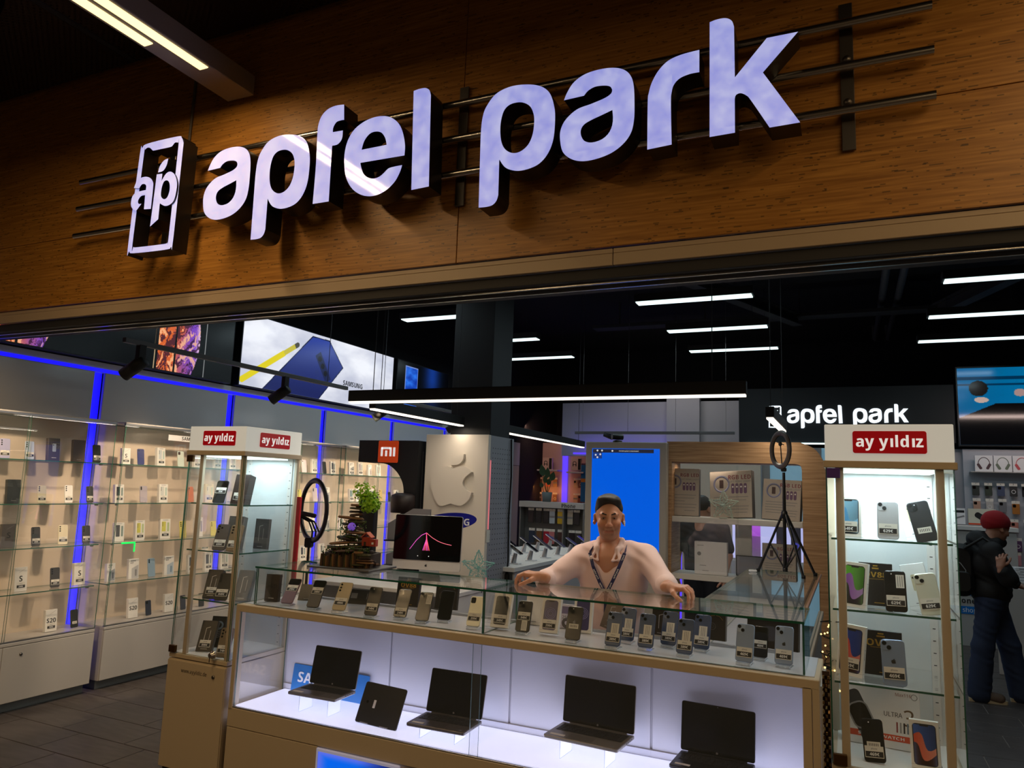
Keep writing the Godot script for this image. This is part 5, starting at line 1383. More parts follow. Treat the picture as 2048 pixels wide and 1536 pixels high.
	obj("lamp_head", lathe([Vector2(0, -0.06), Vector2(0.03, -0.06), Vector2(0.03, 0.06), Vector2(0, 0.06)], 14), M["black matte"], rr, Vector3(-0.55, -0.04, 0), Basis(Vector3.BACK, 1.2))
	struct("wall_inner", box(Vector3(3.3, 4.6, 0.2)), mat("inner wall", lin(150, 146, 150), 0.6), Vector3(0.2, 0.1, -11.45), "inner rear wall with the dark brand panel", "wall")
	var sp := thing("inner_sign", "black wall panel with lit white shop name and emblem", "sign", Vector3(-0.11, 2.47, -11.25))
	obj("panel", box(Vector3(2.75, 0.78, 0.08), 0.003, Vector3(0, 0.39, 0)), M["black matte"], sp)
	var lit := mat("lit letter", lin(245, 248, 250), 0.4, 0.0, 1.15, lin(232, 242, 250))
	var k2 := 0.501
	for g in [["a", -2.105], ["p", -1.348], ["f", 0.0], ["e", 0.0], ["l", 0.0], ["p", 0.0], ["a", 0.0], ["r", 0.0], ["k", 0.0]]:
		var ms := glyph_mesh(g[0], 0.0, 0.02, k2, Vector2(-3.22, 3.08))
		var l := obj("letter", ms[0], lit, sp, Vector3(-0.71 + g[1] * k2, 0.27, 0.04))
		obj("letter_face", ms[1], lit, l)
	for g in ["frame", "la", "lp", "leaf"]:
		var ms := glyph_mesh(g, 0.0, 0.015, k2 * 0.95, Vector2(-3.60, 3.08))
		obj("emblem", ms[1], lit, sp, Vector3(-0.87, 0.265, 0.041))
	var lc := thing("lit_cove", "thin white light line under the black brand panel", "light", Vector3(-0.3, 2.45, -11.2))
	obj("glowing_strip", box(Vector3(2.2, 0.02, 0.02)), M["cool tube"], lc)
	# showcase of purple phones seen through the oak showcase
	var pp := mat("purple picture", Color(0.05, 0.05, 0.05), 0.3, 0.0, 0.85, Color.WHITE)
	pp.emission_texture = picture(200, 100, func(u, v):
		if absf(u - 0.26) < 0.1 and v > 0.03: return lin(120, 30, 180).lerp(lin(200, 110, 240), 1.0 - v) if v < 0.4 else lin(120, 40, 160).lerp(lin(110, 96, 120), v)
		if absf(u - 0.13) < 0.03 and absf(u - 0.13 + (v - 0.5) * 0.05) < 0.006: return lin(110, 90, 160)
		for c in [0.62, 0.8]:
			if absf(u - c) < 0.06 and v > 0.12:
				return lin(60, 60, 160) if Vector2((u - c) * 2, v - 0.6).length() < 0.09 and c > 0.7 else lin(30, 30, 44)
		if absf(u - 0.94) < 0.04 and v > 0.1: return lin(130, 80, 190)
		return lin(196, 200, 255))
	pp.emission_operator = BaseMaterial3D.EMISSION_OP_MULTIPLY
	var po := thing("lit_picture", "lit picture of purple phones and dark watches behind the oak showcase", "picture", Vector3(-0.86, 0.95, -9.2))
	obj("frame", box(Vector3(0.9, 0.46, 0.06), 0.003, Vector3(0, 0.23, -0.035)), M["white matte"], po)
	var s2 := begin()
	uvquad(s2, Vector3(-0.44, 0.01, 0.0), Vector3(0.44, 0.01, 0.0), Vector3(0.44, 0.45, 0.0), Vector3(-0.44, 0.45, 0.0))
	obj("picture_sheet", done(s2), pp, po)
	obj("cabinet", box(Vector3(0.9, 0.93, 0.3), 0.003, Vector3(0, -0.475, -0.1)), M["white matte"], po)
	var vl := thing("led_strip", "violet light tube upright between kiosk and dark-shirted person", "light strip", Vector3(-1.785, 0.2, -8.5))
	obj("glowing_strip", box(Vector3(0.06, 1.2, 0.03), 0.0, Vector3(0, 0.6, 0)), M["violet led"], vl)
	var gw := struct("window_1", pane(Vector3(1.5, 2.3, 0.012), M.glass, M.glass_edge), null, Vector3(-0.3, 1.2, -10.6), "bluish frosted glass screen behind the oak showcase", "window")
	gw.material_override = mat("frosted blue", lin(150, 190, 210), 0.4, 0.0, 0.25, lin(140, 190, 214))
	for x in [-0.75, -0.1, 0.6]: obj("mullion", box(Vector3(0.1, 2.3, 0.04), 0.003), M["aluminium"], gw, Vector3(x, 0, 0.02))
	struct("wall_partition", box(Vector3(1.6, 2.2, 0.08)), M["cream panel"], Vector3(-1.9, 1.1, -10.4), "warm pale partition behind the violet tube", "wall")
	# right rear: screen, headphones, hanging cases, counters
	var tvt := picture(128, 120, func(u, v):
		if u > 0.56 and u < 0.72 and v > 0.77: return lin(70, 42, 24)
		if u > 0.66 and v > 0.72 and v > 1.4 - u * 0.9:
			for c in [[0.78, 0.86], [0.93, 0.84]]:
				var d := Vector2(u - c[0], v - c[1]).length()
				if d < 0.055: return lin(16, 18, 24)
				if d < 0.065: return lin(200, 210, 230)
			return lin(150, 172, 210)
		if v > 0.47 + maxf(0.0, 0.3 - u) * 0.62: return lin(5, 5, 7)
		if Vector2((u - 0.17) * 1.3, v - 0.27).length() < 0.1: return lin(24, 20, 18)
		if Vector2(u - 0.19, (v - 0.42) * 1.6).length() < 0.06: return lin(196, 170, 160)
		if Vector2(u - 0.5, v - 0.33).length() < 0.05: return lin(170, 140, 136)
		if absf(v - 0.14) < 0.02 or absf(v - 0.22) < 0.015: return lin(0, 50, 84)
		return lin(0, 96, 150).lerp(lin(4, 140, 190), u * 0.6))
	var tv := thing("wall_screen", "large wall screen showing a dark robot before teal scenery", "screen", Vector3(2.0, 2.43, -11.25))
	obj("bezel", box(Vector3(1.42, 1.06, 0.06), 0.004, Vector3(0, 0.53, 0)), M["satin black"], tv)
	var tm := mat("tv picture", Color(0.02, 0.02, 0.02), 0.12, 0.0, 0.85, Color.WHITE)
	tm.emission_texture = tvt
	tm.emission_operator = BaseMaterial3D.EMISSION_OP_MULTIPLY
	s2 = begin()
	uvquad(s2, Vector3(-0.69, 0.02, 0.031), Vector3(0.69, 0.02, 0.031), Vector3(0.69, 1.035, 0.031), Vector3(-0.69, 1.035, 0.031))
	obj("screen", done(s2), tm, tv)
	var wr := struct("wall_accessories_right", box(Vector3(2.6, 2.4, 0.06)), mat("pegboard", lin(170, 172, 180), 0.5), Vector3(2.64, 1.2, -11.32), "pale pegboard wall of hanging phone cases", "wall")
	wr.set_meta("kind", "structure")
	area_light(Vector3(2.1, 2.9, -10.4), Vector2(1.4, 0.06), 0.5, lin(255, 226, 214), Vector3(0, -0.8, -0.6))
	var hs := thing("headphone_shelf", "thin white shelf under the headphone boxes on the right", "shelf", Vector3(2.1, 2.1, -11.2))
	obj("board", box(Vector3(1.4, 0.012, 0.16), 0.002), M["grey laminate"], hs)
	for i in 4:
		var o := thing("headphone_box", "white square box picturing %s headphones on the right wall shelf" % ["brown", "sage green", "pink", "grey"][i], "box", Vector3(1.555 + i * 0.205, 2.107, -11.19), 0.0, "square headphone boxes on the right")
		var hc: Color = [lin(86, 62, 66), lin(110, 122, 104), lin(196, 84, 90), lin(110, 110, 116)][i]
		obj("carton", box(Vector3(0.196, 0.205, 0.06), 0.002, Vector3(0, 0.1025, 0)), M["plastic white"], o)
		var arc := []
		for a in 13: arc.append(Vector3(cos(PI * a / 12.0) * 0.064, 0.095 + sin(PI * a / 12.0) * 0.085, 0.0305))
		obj("printed_headband", tube(arc, 0.0042, 5), cmat(hc, 0.6), o)
		for sx in [-1, 1]: obj("printed_ear_cup", slab(0.032, 0.08, 0.002, 0.012, 0.0003), cmat(hc, 0.6), o, Vector3(sx * 0.05, 0.065, 0.0305), Basis(Vector3.BACK, sx * -0.5))
	var cols := [lin(58, 62, 58), lin(66, 72, 62), lin(76, 84, 110), lin(60, 58, 58), lin(40, 40, 44), lin(190, 150, 130), lin(190, 184, 180), lin(120, 120, 124), lin(170, 110, 50), lin(90, 90, 96), lin(196, 130, 116), lin(120, 60, 60), lin(96, 66, 104), lin(150, 140, 150), lin(226, 160, 170), lin(110, 60, 80), lin(80, 66, 80), lin(140, 120, 130)]
	var desc := ["first dark olive", "second dark olive", "slate blue", "black ringed", "smoky black", "rosy clear", "clear ringed", "grey", "brown leopard", "dark grey", "salmon", "brick red", "mauve ringed", "pale mauve", "pink flowered", "plum", "dark plum", "grey rose"]
	var spots := [[1.46, 1.8], [1.6, 1.8], [1.735, 1.8], [1.87, 1.8], [2.0, 1.8], [1.465, 1.6], [1.605, 1.6], [1.745, 1.6], [1.885, 1.58], [2.02, 1.58], [1.86, 1.35], [2.0, 1.35], [1.885, 1.12], [2.02, 1.12], [1.87, 0.94], [2.0, 0.94], [1.87, 0.74], [2.0, 0.74]]
	for i in spots.size():
		case_pack(Vector3(spots[i][0], spots[i][1], -11.24), cols[i], 0.0, "%s phone case pack hanging on the right pegboard wall" % desc[i], "phone cases on the right pegboard", 0.088, 0.165, 3 if i in [3, 6, 12] else 2)
	var bg := thing("white_bag_box", "pale box picturing a watch, standing on the counter before the pegboard", "box", Vector3(1.48, 1.43, -11.0), 0.0)
	obj("carton", box(Vector3(0.3, 0.2, 0.06), 0.002, Vector3(0, 0.1, 0)), mat("pale carton", lin(206, 204, 186), 0.6), bg)
	obj("printed_watch", slab(0.2, 0.07, 0.001, 0.03, 0.0002), M["print black"], bg, Vector3(0.01, 0.085, 0.0305), Basis(Vector3.BACK, -0.6))
	obj("printed_band", box(Vector3(0.3, 0.02, 0.001)), mat("print red orange", lin(210, 70, 30), 0.5), bg, Vector3(0, 0.012, 0.0305))
	var pc := thing("printed_carton", "small carton with black and white print left of the pale box", "box", Vector3(1.24, 1.43, -11.0))
	obj("carton", box(Vector3(0.12, 0.2, 0.05), 0.002, Vector3(0, 0.1, 0)), M["plastic white"], pc)
	obj("printed_stripe", box(Vector3(0.1, 0.03, 0.001)), M["print black"], pc, Vector3(0, 0.16, 0.0255))
	obj("printed_stripe", box(Vector3(0.1, 0.02, 0.001)), M["print grey"], pc, Vector3(0, 0.09, 0.0255), Basis(Vector3.BACK, 0.3))
	var c1 := thing("rear_counter", "pale counter before the pegboard, left behind the red-capped person", "counter", Vector3(1.42, 0, -10.9))
	obj("body", box(Vector3(0.72, 1.36, 0.5), 0.003, Vector3(0, 0.68, 0)), M["grey laminate"], c1)
	obj("top", box(Vector3(0.76, 0.05, 0.54), 0.003, Vector3(0, 1.395, 0)), M["white matte"], c1)
	var bs := thing("blue_sticker", "blue square sticker over black lettering on the pale counter", "sticker", Vector3(1.2, 0.42, -10.645))
	obj("sticker", box(Vector3(0.3, 0.09, 0.002), 0.0, Vector3(0, 0.22, 0)), mat("sticker blue", lin(10, 110, 190), 0.4), bs)
	obj("sticker", box(Vector3(0.3, 0.09, 0.002)), M["sticker blue"], bs)
	lettering("phones", 0.06, M["print black"], bs, Vector3(0.02, 0.11, 0.002), Basis.IDENTITY, true)
	lettering("shop", 0.05, M["print white"], bs, Vector3(0.06, 0.0, 0.003), Basis.IDENTITY, false)
	var c2 := thing("rear_counter", "grey-white low counter at the right edge behind the customer", "counter", Vector3(2.1, 0, -10.2))
	obj("body", box(Vector3(0.98, 0.6, 0.5), 0.003, Vector3(0, 0.55, 0)), M["grey laminate"], c2)
	obj("plinth", box(Vector3(0.9, 0.25, 0.4), 0.003, Vector3(0, 0.125, 0)), M["dark grey paint"], c2)
	for i in 5:
		var pb := thing("phone_carton", "thin white carton, %s of the stack on the low counter" % ["bottom", "second", "third", "fourth", "topmost"][i], "box", Vector3(1.72 + (i % 2) * 0.012, 0.851 + i * 0.031, -10.1), -6.0 + i * 4.0, "stacked thin white cartons")
		obj("carton", box(Vector3(0.18, 0.03, 0.12), 0.002, Vector3(0, 0.015, 0)), M["plastic white"], pb)
		obj("printed_edge", box(Vector3(0.1, 0.008, 0.001)), M["print grey"], pb, Vector3(0, 0.015, 0.0605))
	var bd := thing("leaning_board", "tall pale board standing behind the customer's legs", "board", Vector3(1.62, 0.0, -9.1), -8.0)
	obj("board", box(Vector3(0.62, 0.86, 0.03), 0.003, Vector3(0, 0.43, 0)), M["grey laminate"], bd)
	obj("foot", box(Vector3(0.5, 0.03, 0.2), 0.003, Vector3(0, 0.015, 0)), M["dark grey paint"], bd)

# ---------------------------------------------------------------- phones, boxes and what carries them
func price_tag(o: Node3D, price: String, w: float, at: Vector3) -> void:
	var h := w * 0.62
	var c := obj("price_tag", box(Vector3(w, h, 0.0006)), M["paper"], o, at)
	obj("black_bar", box(Vector3(w * 0.94, h * 0.48, 0.0004)), M["print black"], c, Vector3(0, -h * 0.2, 0.0005))
	lettering(price, h * 0.27, M["print white"], c, Vector3(0, -h * 0.2, 0.0008), Basis.IDENTITY, true, 0.0003)
	lettering("phone", h * 0.13, M["print grey"], c, Vector3(0, h * 0.27, 0.0004), Basis.IDENTITY, true, 0.0003)

func phone(label: String, at: Vector3, yaw: float, lean: float, roll: float, p: Dictionary, group: String) -> void:
	var o := thing("phone", label, "phone", at, 0.0, group)
	var w: float = p.w
	var h: float = p.h
	var d := 0.0085
	o.basis = turn(yaw, lean, roll)
	var c: Color = p.c
	var body := cmat(c, 0.22 if c.v < 0.2 else 0.35, 0.15)
	obj("body", slab(w, h, d, w * 0.16, 0.0022, 4), body, o, Vector3(0, h / 2, -d / 2))
	var z := d / 2
	var lens: Material = M["lens glass"]
	var r := w * 0.075
	match int(p.cam):
		1:
			obj("camera_bump", slab(w * 0.17, h * 0.22, 0.0015, w * 0.085, 0.0003), lens, o, Vector3(-w * 0.33, h * 0.85, z))
		2:
			obj("camera_bump", slab(w * 0.34, w * 0.4, 0.0015, w * 0.09, 0.0003), lens, o, Vector3(-w * 0.27, h - w * 0.3, z))
		3, 4:
			for k in int(p.cam):
				var q := Vector3(-w * 0.32, h - w * 0.2 - (k % 3) * w * 0.22, z)
				if k == 3: q = Vector3(-w * 0.1, h - w * 0.31, z)
				obj("lens", disc(r, 0.0014, 10), lens, o, q)
		5, 6:
			var b := obj("camera_bump", slab(w * 0.44, w * 0.44, 0.0014, w * 0.12, 0.0004), cmat(c.lightened(0.05) if p.cam == 5 else c.darkened(0.2), 0.15, 0.1), o, Vector3(-w * 0.24, h - w * 0.27, z))
			obj("lens", disc(w * 0.1, 0.0016, 12), lens, b, Vector3(-w * 0.1, w * 0.1, 0.001))
			obj("lens", disc(w * 0.1, 0.0016, 12), lens, b, Vector3(w * 0.09, -w * 0.09, 0.001))
			if p.cam == 6:
				obj("flash", disc(w * 0.03, 0.001, 8), M["print white"], b, Vector3(w * 0.1, w * 0.1, 0.001))
				if c.v > 0.5: obj("lens", disc(w * 0.1, 0.0016, 12), lens, b, Vector3(-w * 0.1, -w * 0.1, 0.001))
		7:      # folding phone: dark outer screen over the hinge
			obj("outer_screen", slab(w * 0.94, h * 0.24, 0.0012, w * 0.1, 0.0003), M["screen black"], o, Vector3(0, h * 0.86, z))
			obj("hinge_line", box(Vector3(w * 0.99, 0.0016, 0.0008)), M["print black"], o, Vector3(0, h * 0.5, z))
		_:
			if c.v < 0.3:
				obj("screen", slab(w * 0.95, h * 0.97, 0.0008, w * 0.14, 0.0002), M["screen black"], o, Vector3(0, h / 2, z))
			else:
				obj("camera_bump", slab(w * 0.16, h * 0.12, 0.0012, w * 0.08, 0.0003), lens, o, Vector3(-w * 0.32, h * 0.88, z))
	if p.has("apple"): apple_emblem(o, M["print black"] if c.v > 0.2 else M["print grey"], Vector3(0, h * 0.52, z + 0.0002), w * 0.45, 0.0004)
	var s: int = p.get("sticker", 0)
	if s == 1 or s == 4:
		var st := obj("paper_sticker", box(Vector3(w * 0.62, h * 0.14, 0.0006)), M["paper"], o, Vector3(0.0, h * (0.28 if s == 1 else 0.4), z))
		for k in 6: obj("printed_bar", box(Vector3(w * 0.03, h * 0.07, 0.0003)), M["print black"], st, Vector3((k - 2.5) * w * 0.08, 0, 0.0004))
	elif s == 2 or s == 3 or s == 5:
		var q: Vector3 = {2: Vector3(w * 0.24, h * 0.74, z), 3: Vector3(w * 0.1, h * 0.2, z), 5: Vector3(w * 0.06, h * 0.5, z)}[s]
		var st := obj("paper_sticker", box(Vector3(w * (0.5 if s == 5 else 0.38), h * 0.32, 0.0006)), M["paper"], o, q)
		for k in 3: obj("printed_bar", box(Vector3(w * 0.03, h * 0.26, 0.0003)), M["print grey"], st, Vector3((k - 1) * w * 0.1, 0, 0.0004))
	if p.has("tag"): price_tag(o, p.tag, w * 0.86, Vector3(0, h * p.get("tagy", 0.27), z + 0.0012))
	if p.has("stand"): stand_under(label, at, yaw, lean, w)

func stand_under(label: String, at: Vector3, yaw: float, lean: float, w: float) -> void:
	var o := thing("acrylic_stand", "clear acrylic stand under the " + label.replace(",", "") if label.split(" ").size() < 12 else "clear acrylic stand under the " + " ".join(label.replace(",", "").split(" ").slice(0, 11)), "stand", Vector3(at.x, at.y - 0.0125, at.z), yaw, "clear acrylic stands")
	var a := turn(0, lean, 0)
	var A: Mesh = pane(Vector3(w * 0.8, 0.075, 0.003), M.acrylic, M.acrylic_edge)
	obj("back_rest", A, null, o, Vector3(0, 0.0125, 0) + a * Vector3(0, 0.042, -0.007), a)
	obj("lip", pane(Vector3(w * 0.8, 0.003, 0.03), M.acrylic, M.acrylic_edge), null, o, Vector3(0, 0.0105, 0.004))
	obj("foot", pane(Vector3(w * 0.8, 0.003, 0.07), M.acrylic, M.acrylic_edge), null, o, Vector3(0, 0.0018, -0.02))
	obj("front_leg", pane(Vector3(w * 0.8, 0.01, 0.003), M.acrylic, M.acrylic_edge), null, o, Vector3(0, 0.006, 0.016))

var wallpapers := {}

func wallpaper(a: Color, b: Color) -> Material:
	var key := "wallpaper " + a.to_html(false) + b.to_html(false)
	if not M.has(key):
		var m := mat(key, Color.WHITE, 0.15)
		m.albedo_texture = picture(48, 96, func(u, v):
			var t: float = v + 0.22 * sin(u * 4.0 + v * 3.0)
			if t < 0.42: return a.lerp(a.darkened(0.5), u * 0.7)
			if t < 0.68: return b.lerp(b.lightened(0.4), u)
			return b.darkened(0.75).lerp(a.lightened(0.2), pow(absf(u - 0.5) * 1.6, 2.0)))
	return M[key]

func phone_box(label: String, at: Vector3, yaw: float, lean: float, roll: float, p: Dictionary, group: String) -> void:
	var o := thing("phone_box", label, "box", at, 0.0, group)
	var w: float = p.w
	var h: float = p.h
	var d: float = p.get("d", 0.028)
	o.basis = turn(yaw, lean, roll)
	var c: Color = p.c
	obj("carton", box(Vector3(w, h, d), 0.0012, Vector3(0, h / 2, -d / 2)), cmat(c, 0.4 if c.v > 0.4 else 0.3), o)
	obj("lid_gap", box(Vector3(w + 0.0004, 0.0008, d + 0.0004), 0.0, Vector3(0, h * 0.08, -d / 2)), cmat(c.darkened(0.35), 0.6), o)
	var z := 0.0002
	var ink: Material = M["print black"]
	match p.art:
		"S":
			lettering("S", w * 0.42, ink, o, Vector3(0, h * 0.52, z), Basis.IDENTITY, true)
			obj("printed_line", box(Vector3(0.001, h * 0.36, 0.0004)), M["print grey"], o, Vector3(w * 0.1, h * 0.86, z), Basis(Vector3.BACK, -1.05))
		"S20":
			lettering("S20", w * 0.36, ink, o, Vector3(0, h * 0.5, z), Basis.IDENTITY, true)
			obj("printed_line", box(Vector3(0.001, h * 0.36, 0.0004)), M["print grey"], o, Vector3(w * 0.1, h * 0.86, z), Basis(Vector3.BACK, -1.05))
		"A17":
			lettering("Galaxy", w * 0.11, ink, o, Vector3(-w * 0.08, h * 0.9, z))
			lettering("A17", w * 0.13, ink, o, Vector3(-w * 0.2, h * 0.79, z))
			var pc: Color = p.pc
			obj("printed_phone", prism(PackedVector2Array([Vector2(-0.02, 0), Vector2(w * 0.44, 0), Vector2(w * 0.44, h * 0.66), Vector2(-0.02, h * 0.5)]), [], 0, 0.0004), cmat(pc.lightened(0.45), 0.6), o, Vector3(0, 0.004, 0))
			obj("printed_camera", slab(w * 0.17, h * 0.34, 0.0004, w * 0.08, 0.0001), cmat(pc, 0.5), o, Vector3(w * 0.2, h * 0.3, 0.0003))
		"phone":
			var pc: Color = p.pc
			obj("printed_phone", slab(w * 0.4, h * 0.62, 0.0004, w * 0.06, 0.0001), cmat(pc, 0.5), o, Vector3(-w * 0.16, h * 0.56, z))
			obj("printed_screen", slab(w * 0.2, h * 0.56, 0.0004, w * 0.05, 0.0001), cmat(pc.lerp(lin(120, 170, 150), 0.5).lightened(0.2), 0.5), o, Vector3(w * 0.27, h * 0.54, z))
			for k in 3: obj("printed_lens", disc(w * 0.04, 0.0003, 8), ink, o, Vector3(-w * 0.27, h * (0.8 - k * 0.07), z + 0.0004))
			obj("printed_line", box(Vector3(w * 0.5, h * 0.02, 0.0004)), M["print grey"], o, Vector3(0, h * 0.94, z))
		"back", "rings":
			obj("printed_phone", slab(w * 0.72, h * 0.84, 0.0006, w * 0.13, 0.0001), cmat(p.get("pc", lin(70, 66, 110)), 0.25), o, Vector3(0, h * 0.5, z))
			if p.art == "rings":
				obj("printed_notch", slab(w * 0.3, h * 0.035, 0.0004, 0.002, 0.0001), ink, o, Vector3(0, h * 0.9, z + 0.0006))
				for k in 3: obj("printed_ring", torus(w * (0.12 + k * 0.08), 0.0012, 24, 4, 0.2), mat("print mauve", lin(140, 134, 190), 0.4), o, Vector3(0, h * 0.55, z + 0.0006))
			else:
				obj("printed_camera", slab(w * 0.3, w * 0.3, 0.0004, w * 0.08, 0.0001), cmat(lin(30, 32, 36), 0.2), o, Vector3(-w * 0.14, h * 0.8, z + 0.0006))
		"full":
			obj("printed_rim", slab(w * 0.8, h * 0.86, 0.0004, w * 0.13, 0.0001), M["print black"], o, Vector3(0, h * 0.5, z))
			var s := begin()
			uvquad(s, Vector3(-w * 0.37, h * 0.09, 0.0009), Vector3(w * 0.37, h * 0.09, 0.0009), Vector3(w * 0.37, h * 0.91, 0.0009), Vector3(-w * 0.37, h * 0.91, 0.0009))
			obj("printed_wallpaper", done(s), wallpaper(p.pa, p.pb), o)
			obj("printed_notch", slab(w * 0.3, h * 0.03, 0.0003, 0.002, 0.0001), ink, o, Vector3(0, h * 0.895, 0.001))
			lettering("iPhone", w * 0.1, M["print grey"], o, Vector3(w / 2 + 0.0002, h * 0.45, -d / 2), Basis(Vector3.UP, PI / 2) * Basis(Vector3.BACK, PI / 2), false)
		"flip":
			lettering("Flip", w * 0.32, M["print black"], o, Vector3(0, h * 0.58, z), Basis.IDENTITY, false)
			obj("printed_facet", prism(PackedVector2Array([Vector2(-w * 0.42, h * 0.1), Vector2(w * 0.05, h * 0.1), Vector2(-w * 0.42, h * 0.48)]), [], 0, 0.0004), cmat(c.lightened(0.12), 0.4), o)
			obj("printed_line", box(Vector3(w * 0.4, 0.003, 0.0004)), M["print white"], o, Vector3(0, h * 0.12, z))
		"OV88":
			lettering("OV88", w * 0.17, M["print gold"], o, Vector3(0, h * 0.72, z), Basis.IDENTITY, true, 0.0004, "lettering", 1.25)
			obj("printed_crest", box(Vector3(w * 0.2, h * 0.035, 0.0004)), M["print gold"], o, Vector3(0, h * 0.87, z))
			obj("printed_crest", box(Vector3(w * 0.14, h * 0.03, 0.0004)), M["print gold"], o, Vector3(0, h * 0.93, z))
			obj("printed_line", box(Vector3(w * 0.5, 0.0015, 0.0004)), M["print gold"], o, Vector3(0, h * 0.62, z))
			obj("printed_line", box(Vector3(w * 0.3, 0.003, 0.0004)), M["print gold"], o, Vector3(w * 0.1, h * 0.07, z))
		"watch":
			var g: Material = M["print gold"]
			obj("printed_arch", tube([Vector3(-w * 0.36, h * 0.76, 0), Vector3(-w * 0.2, h * 0.88, 0), Vector3(-w * 0.05, h * 0.9, 0), Vector3(0, h * 0.96, 0), Vector3(w * 0.05, h * 0.9, 0), Vector3(w * 0.2, h * 0.88, 0), Vector3(w * 0.36, h * 0.76, 0)], 0.0008, 4), g, o)
			obj("printed_dial", torus(w * 0.16, 0.0012, 20, 4, 0.2), cmat(lin(90, 84, 80), 0.5), o, Vector3(-w * 0.15, h * 0.5, z))
			obj("printed_dial", torus(w * 0.07, 0.0008, 16, 4, 0.2), cmat(lin(90, 84, 80), 0.5), o, Vector3(-w * 0.15, h * 0.5, z))
		"bracket":
			var sv := mat("print silver", lin(200, 200, 204), 0.3, 0.4)
			obj("printed_bracket", box(Vector3(0.0022, h * 0.5, 0.0006)), sv, o, Vector3(-w * 0.14, h * 0.5, z))
			obj("printed_bracket", box(Vector3(w * 0.26, 0.0022, 0.0006)), sv, o, Vector3(-w * 0.02, h * 0.77, z), Basis(Vector3.BACK, 0.32))
			obj("printed_pen", box(Vector3(0.0014, h * 0.36, 0.0006)), sv, o, Vector3(w * 0.17, h * 0.5, z))
			obj("printed_line", box(Vector3(w * 0.42, 0.002, 0.0004)), sv, o, Vector3(0, h * 0.08, z))
		"mini":
			obj("printed_phone", slab(w * 0.32, h * 0.36, 0.0005, w * 0.06, 0.0001), cmat(lin(176, 190, 206) if c.v < 0.5 else lin(190, 180, 150), 0.4), o, Vector3(0, h * 0.58, z))
			obj("printed_lens", disc(w * 0.05, 0.0003, 8), ink, o, Vector3(-w * 0.08, h * 0.69, z + 0.0005))
			obj("printed_line", box(Vector3(w * 0.4, h * 0.02, 0.0004)), M["print white"] if c.v < 0.5 else M["print grey"], o, Vector3(0, h * 0.13, z))
		"lines":
			for k in 4: obj("printed_line", box(Vector3(w * 0.6, 0.004, 0.0004)), M["print grey"], o, Vector3(0, h * (0.3 + k * 0.06), z), Basis(Vector3.BACK, 0.3))
			obj("printed_swirl", torus(w * 0.22, 0.006, 20, 4, 0.1), cmat(lin(110, 130, 150), 0.3), o, Vector3(w * 0.1, h * 0.7, z))
		"label":
			obj("paper_label", box(Vector3(w * 0.3, h * 0.36, 0.0004)), M["print grey"], o, Vector3(-w * 0.28, h * 0.55, z))
			obj("printed_line", box(Vector3(0.003, h * 0.4, 0.0004)), M["print grey"], o, Vector3(w * 0.34, h * 0.55, z))
		"power":
			lettering("2500", w * 0.18, M["print grey"], o, Vector3(0, h * 0.45, z))
			obj("printed_band", box(Vector3(w * 0.9, h * 0.3, 0.0004)), cmat(lin(120, 110, 150), 0.4), o, Vector3(0, h * 0.75, z))
			obj("printed_swirl", torus(w * 0.2, 0.008, 18, 4, 0.1), cmat(lin(90, 84, 90), 0.4), o, Vector3(0, h * 0.22, z))
		"dim":
			for k in 2: obj("printed_dial", slab(w * 0.2, h * 0.5, 0.0005, 0.012, 0.0001), cmat(lin(60, 62, 74), 0.3), o, Vector3(w * (-0.05 + k * 0.26), h * 0.5, z))
			for k in 3: obj("printed_mark", disc(0.005, 0.0004, 8), cmat(lin(150, 152, 160), 0.3), o, Vector3(w * (0.2 + 0.02 * k), h * (0.35 + 0.12 * k), z + 0.0005))
		_:
			obj("printed_line", box(Vector3(w * 0.36, 0.003, 0.0004)), M["print grey"], o, Vector3(0, h * 0.1, z))
	if p.has("tag"): price_tag(o, p.tag, w * 0.7, Vector3(0, h * 0.25, 0.0014))
	if p.has("stand"): stand_under(label, at, yaw, lean, w)

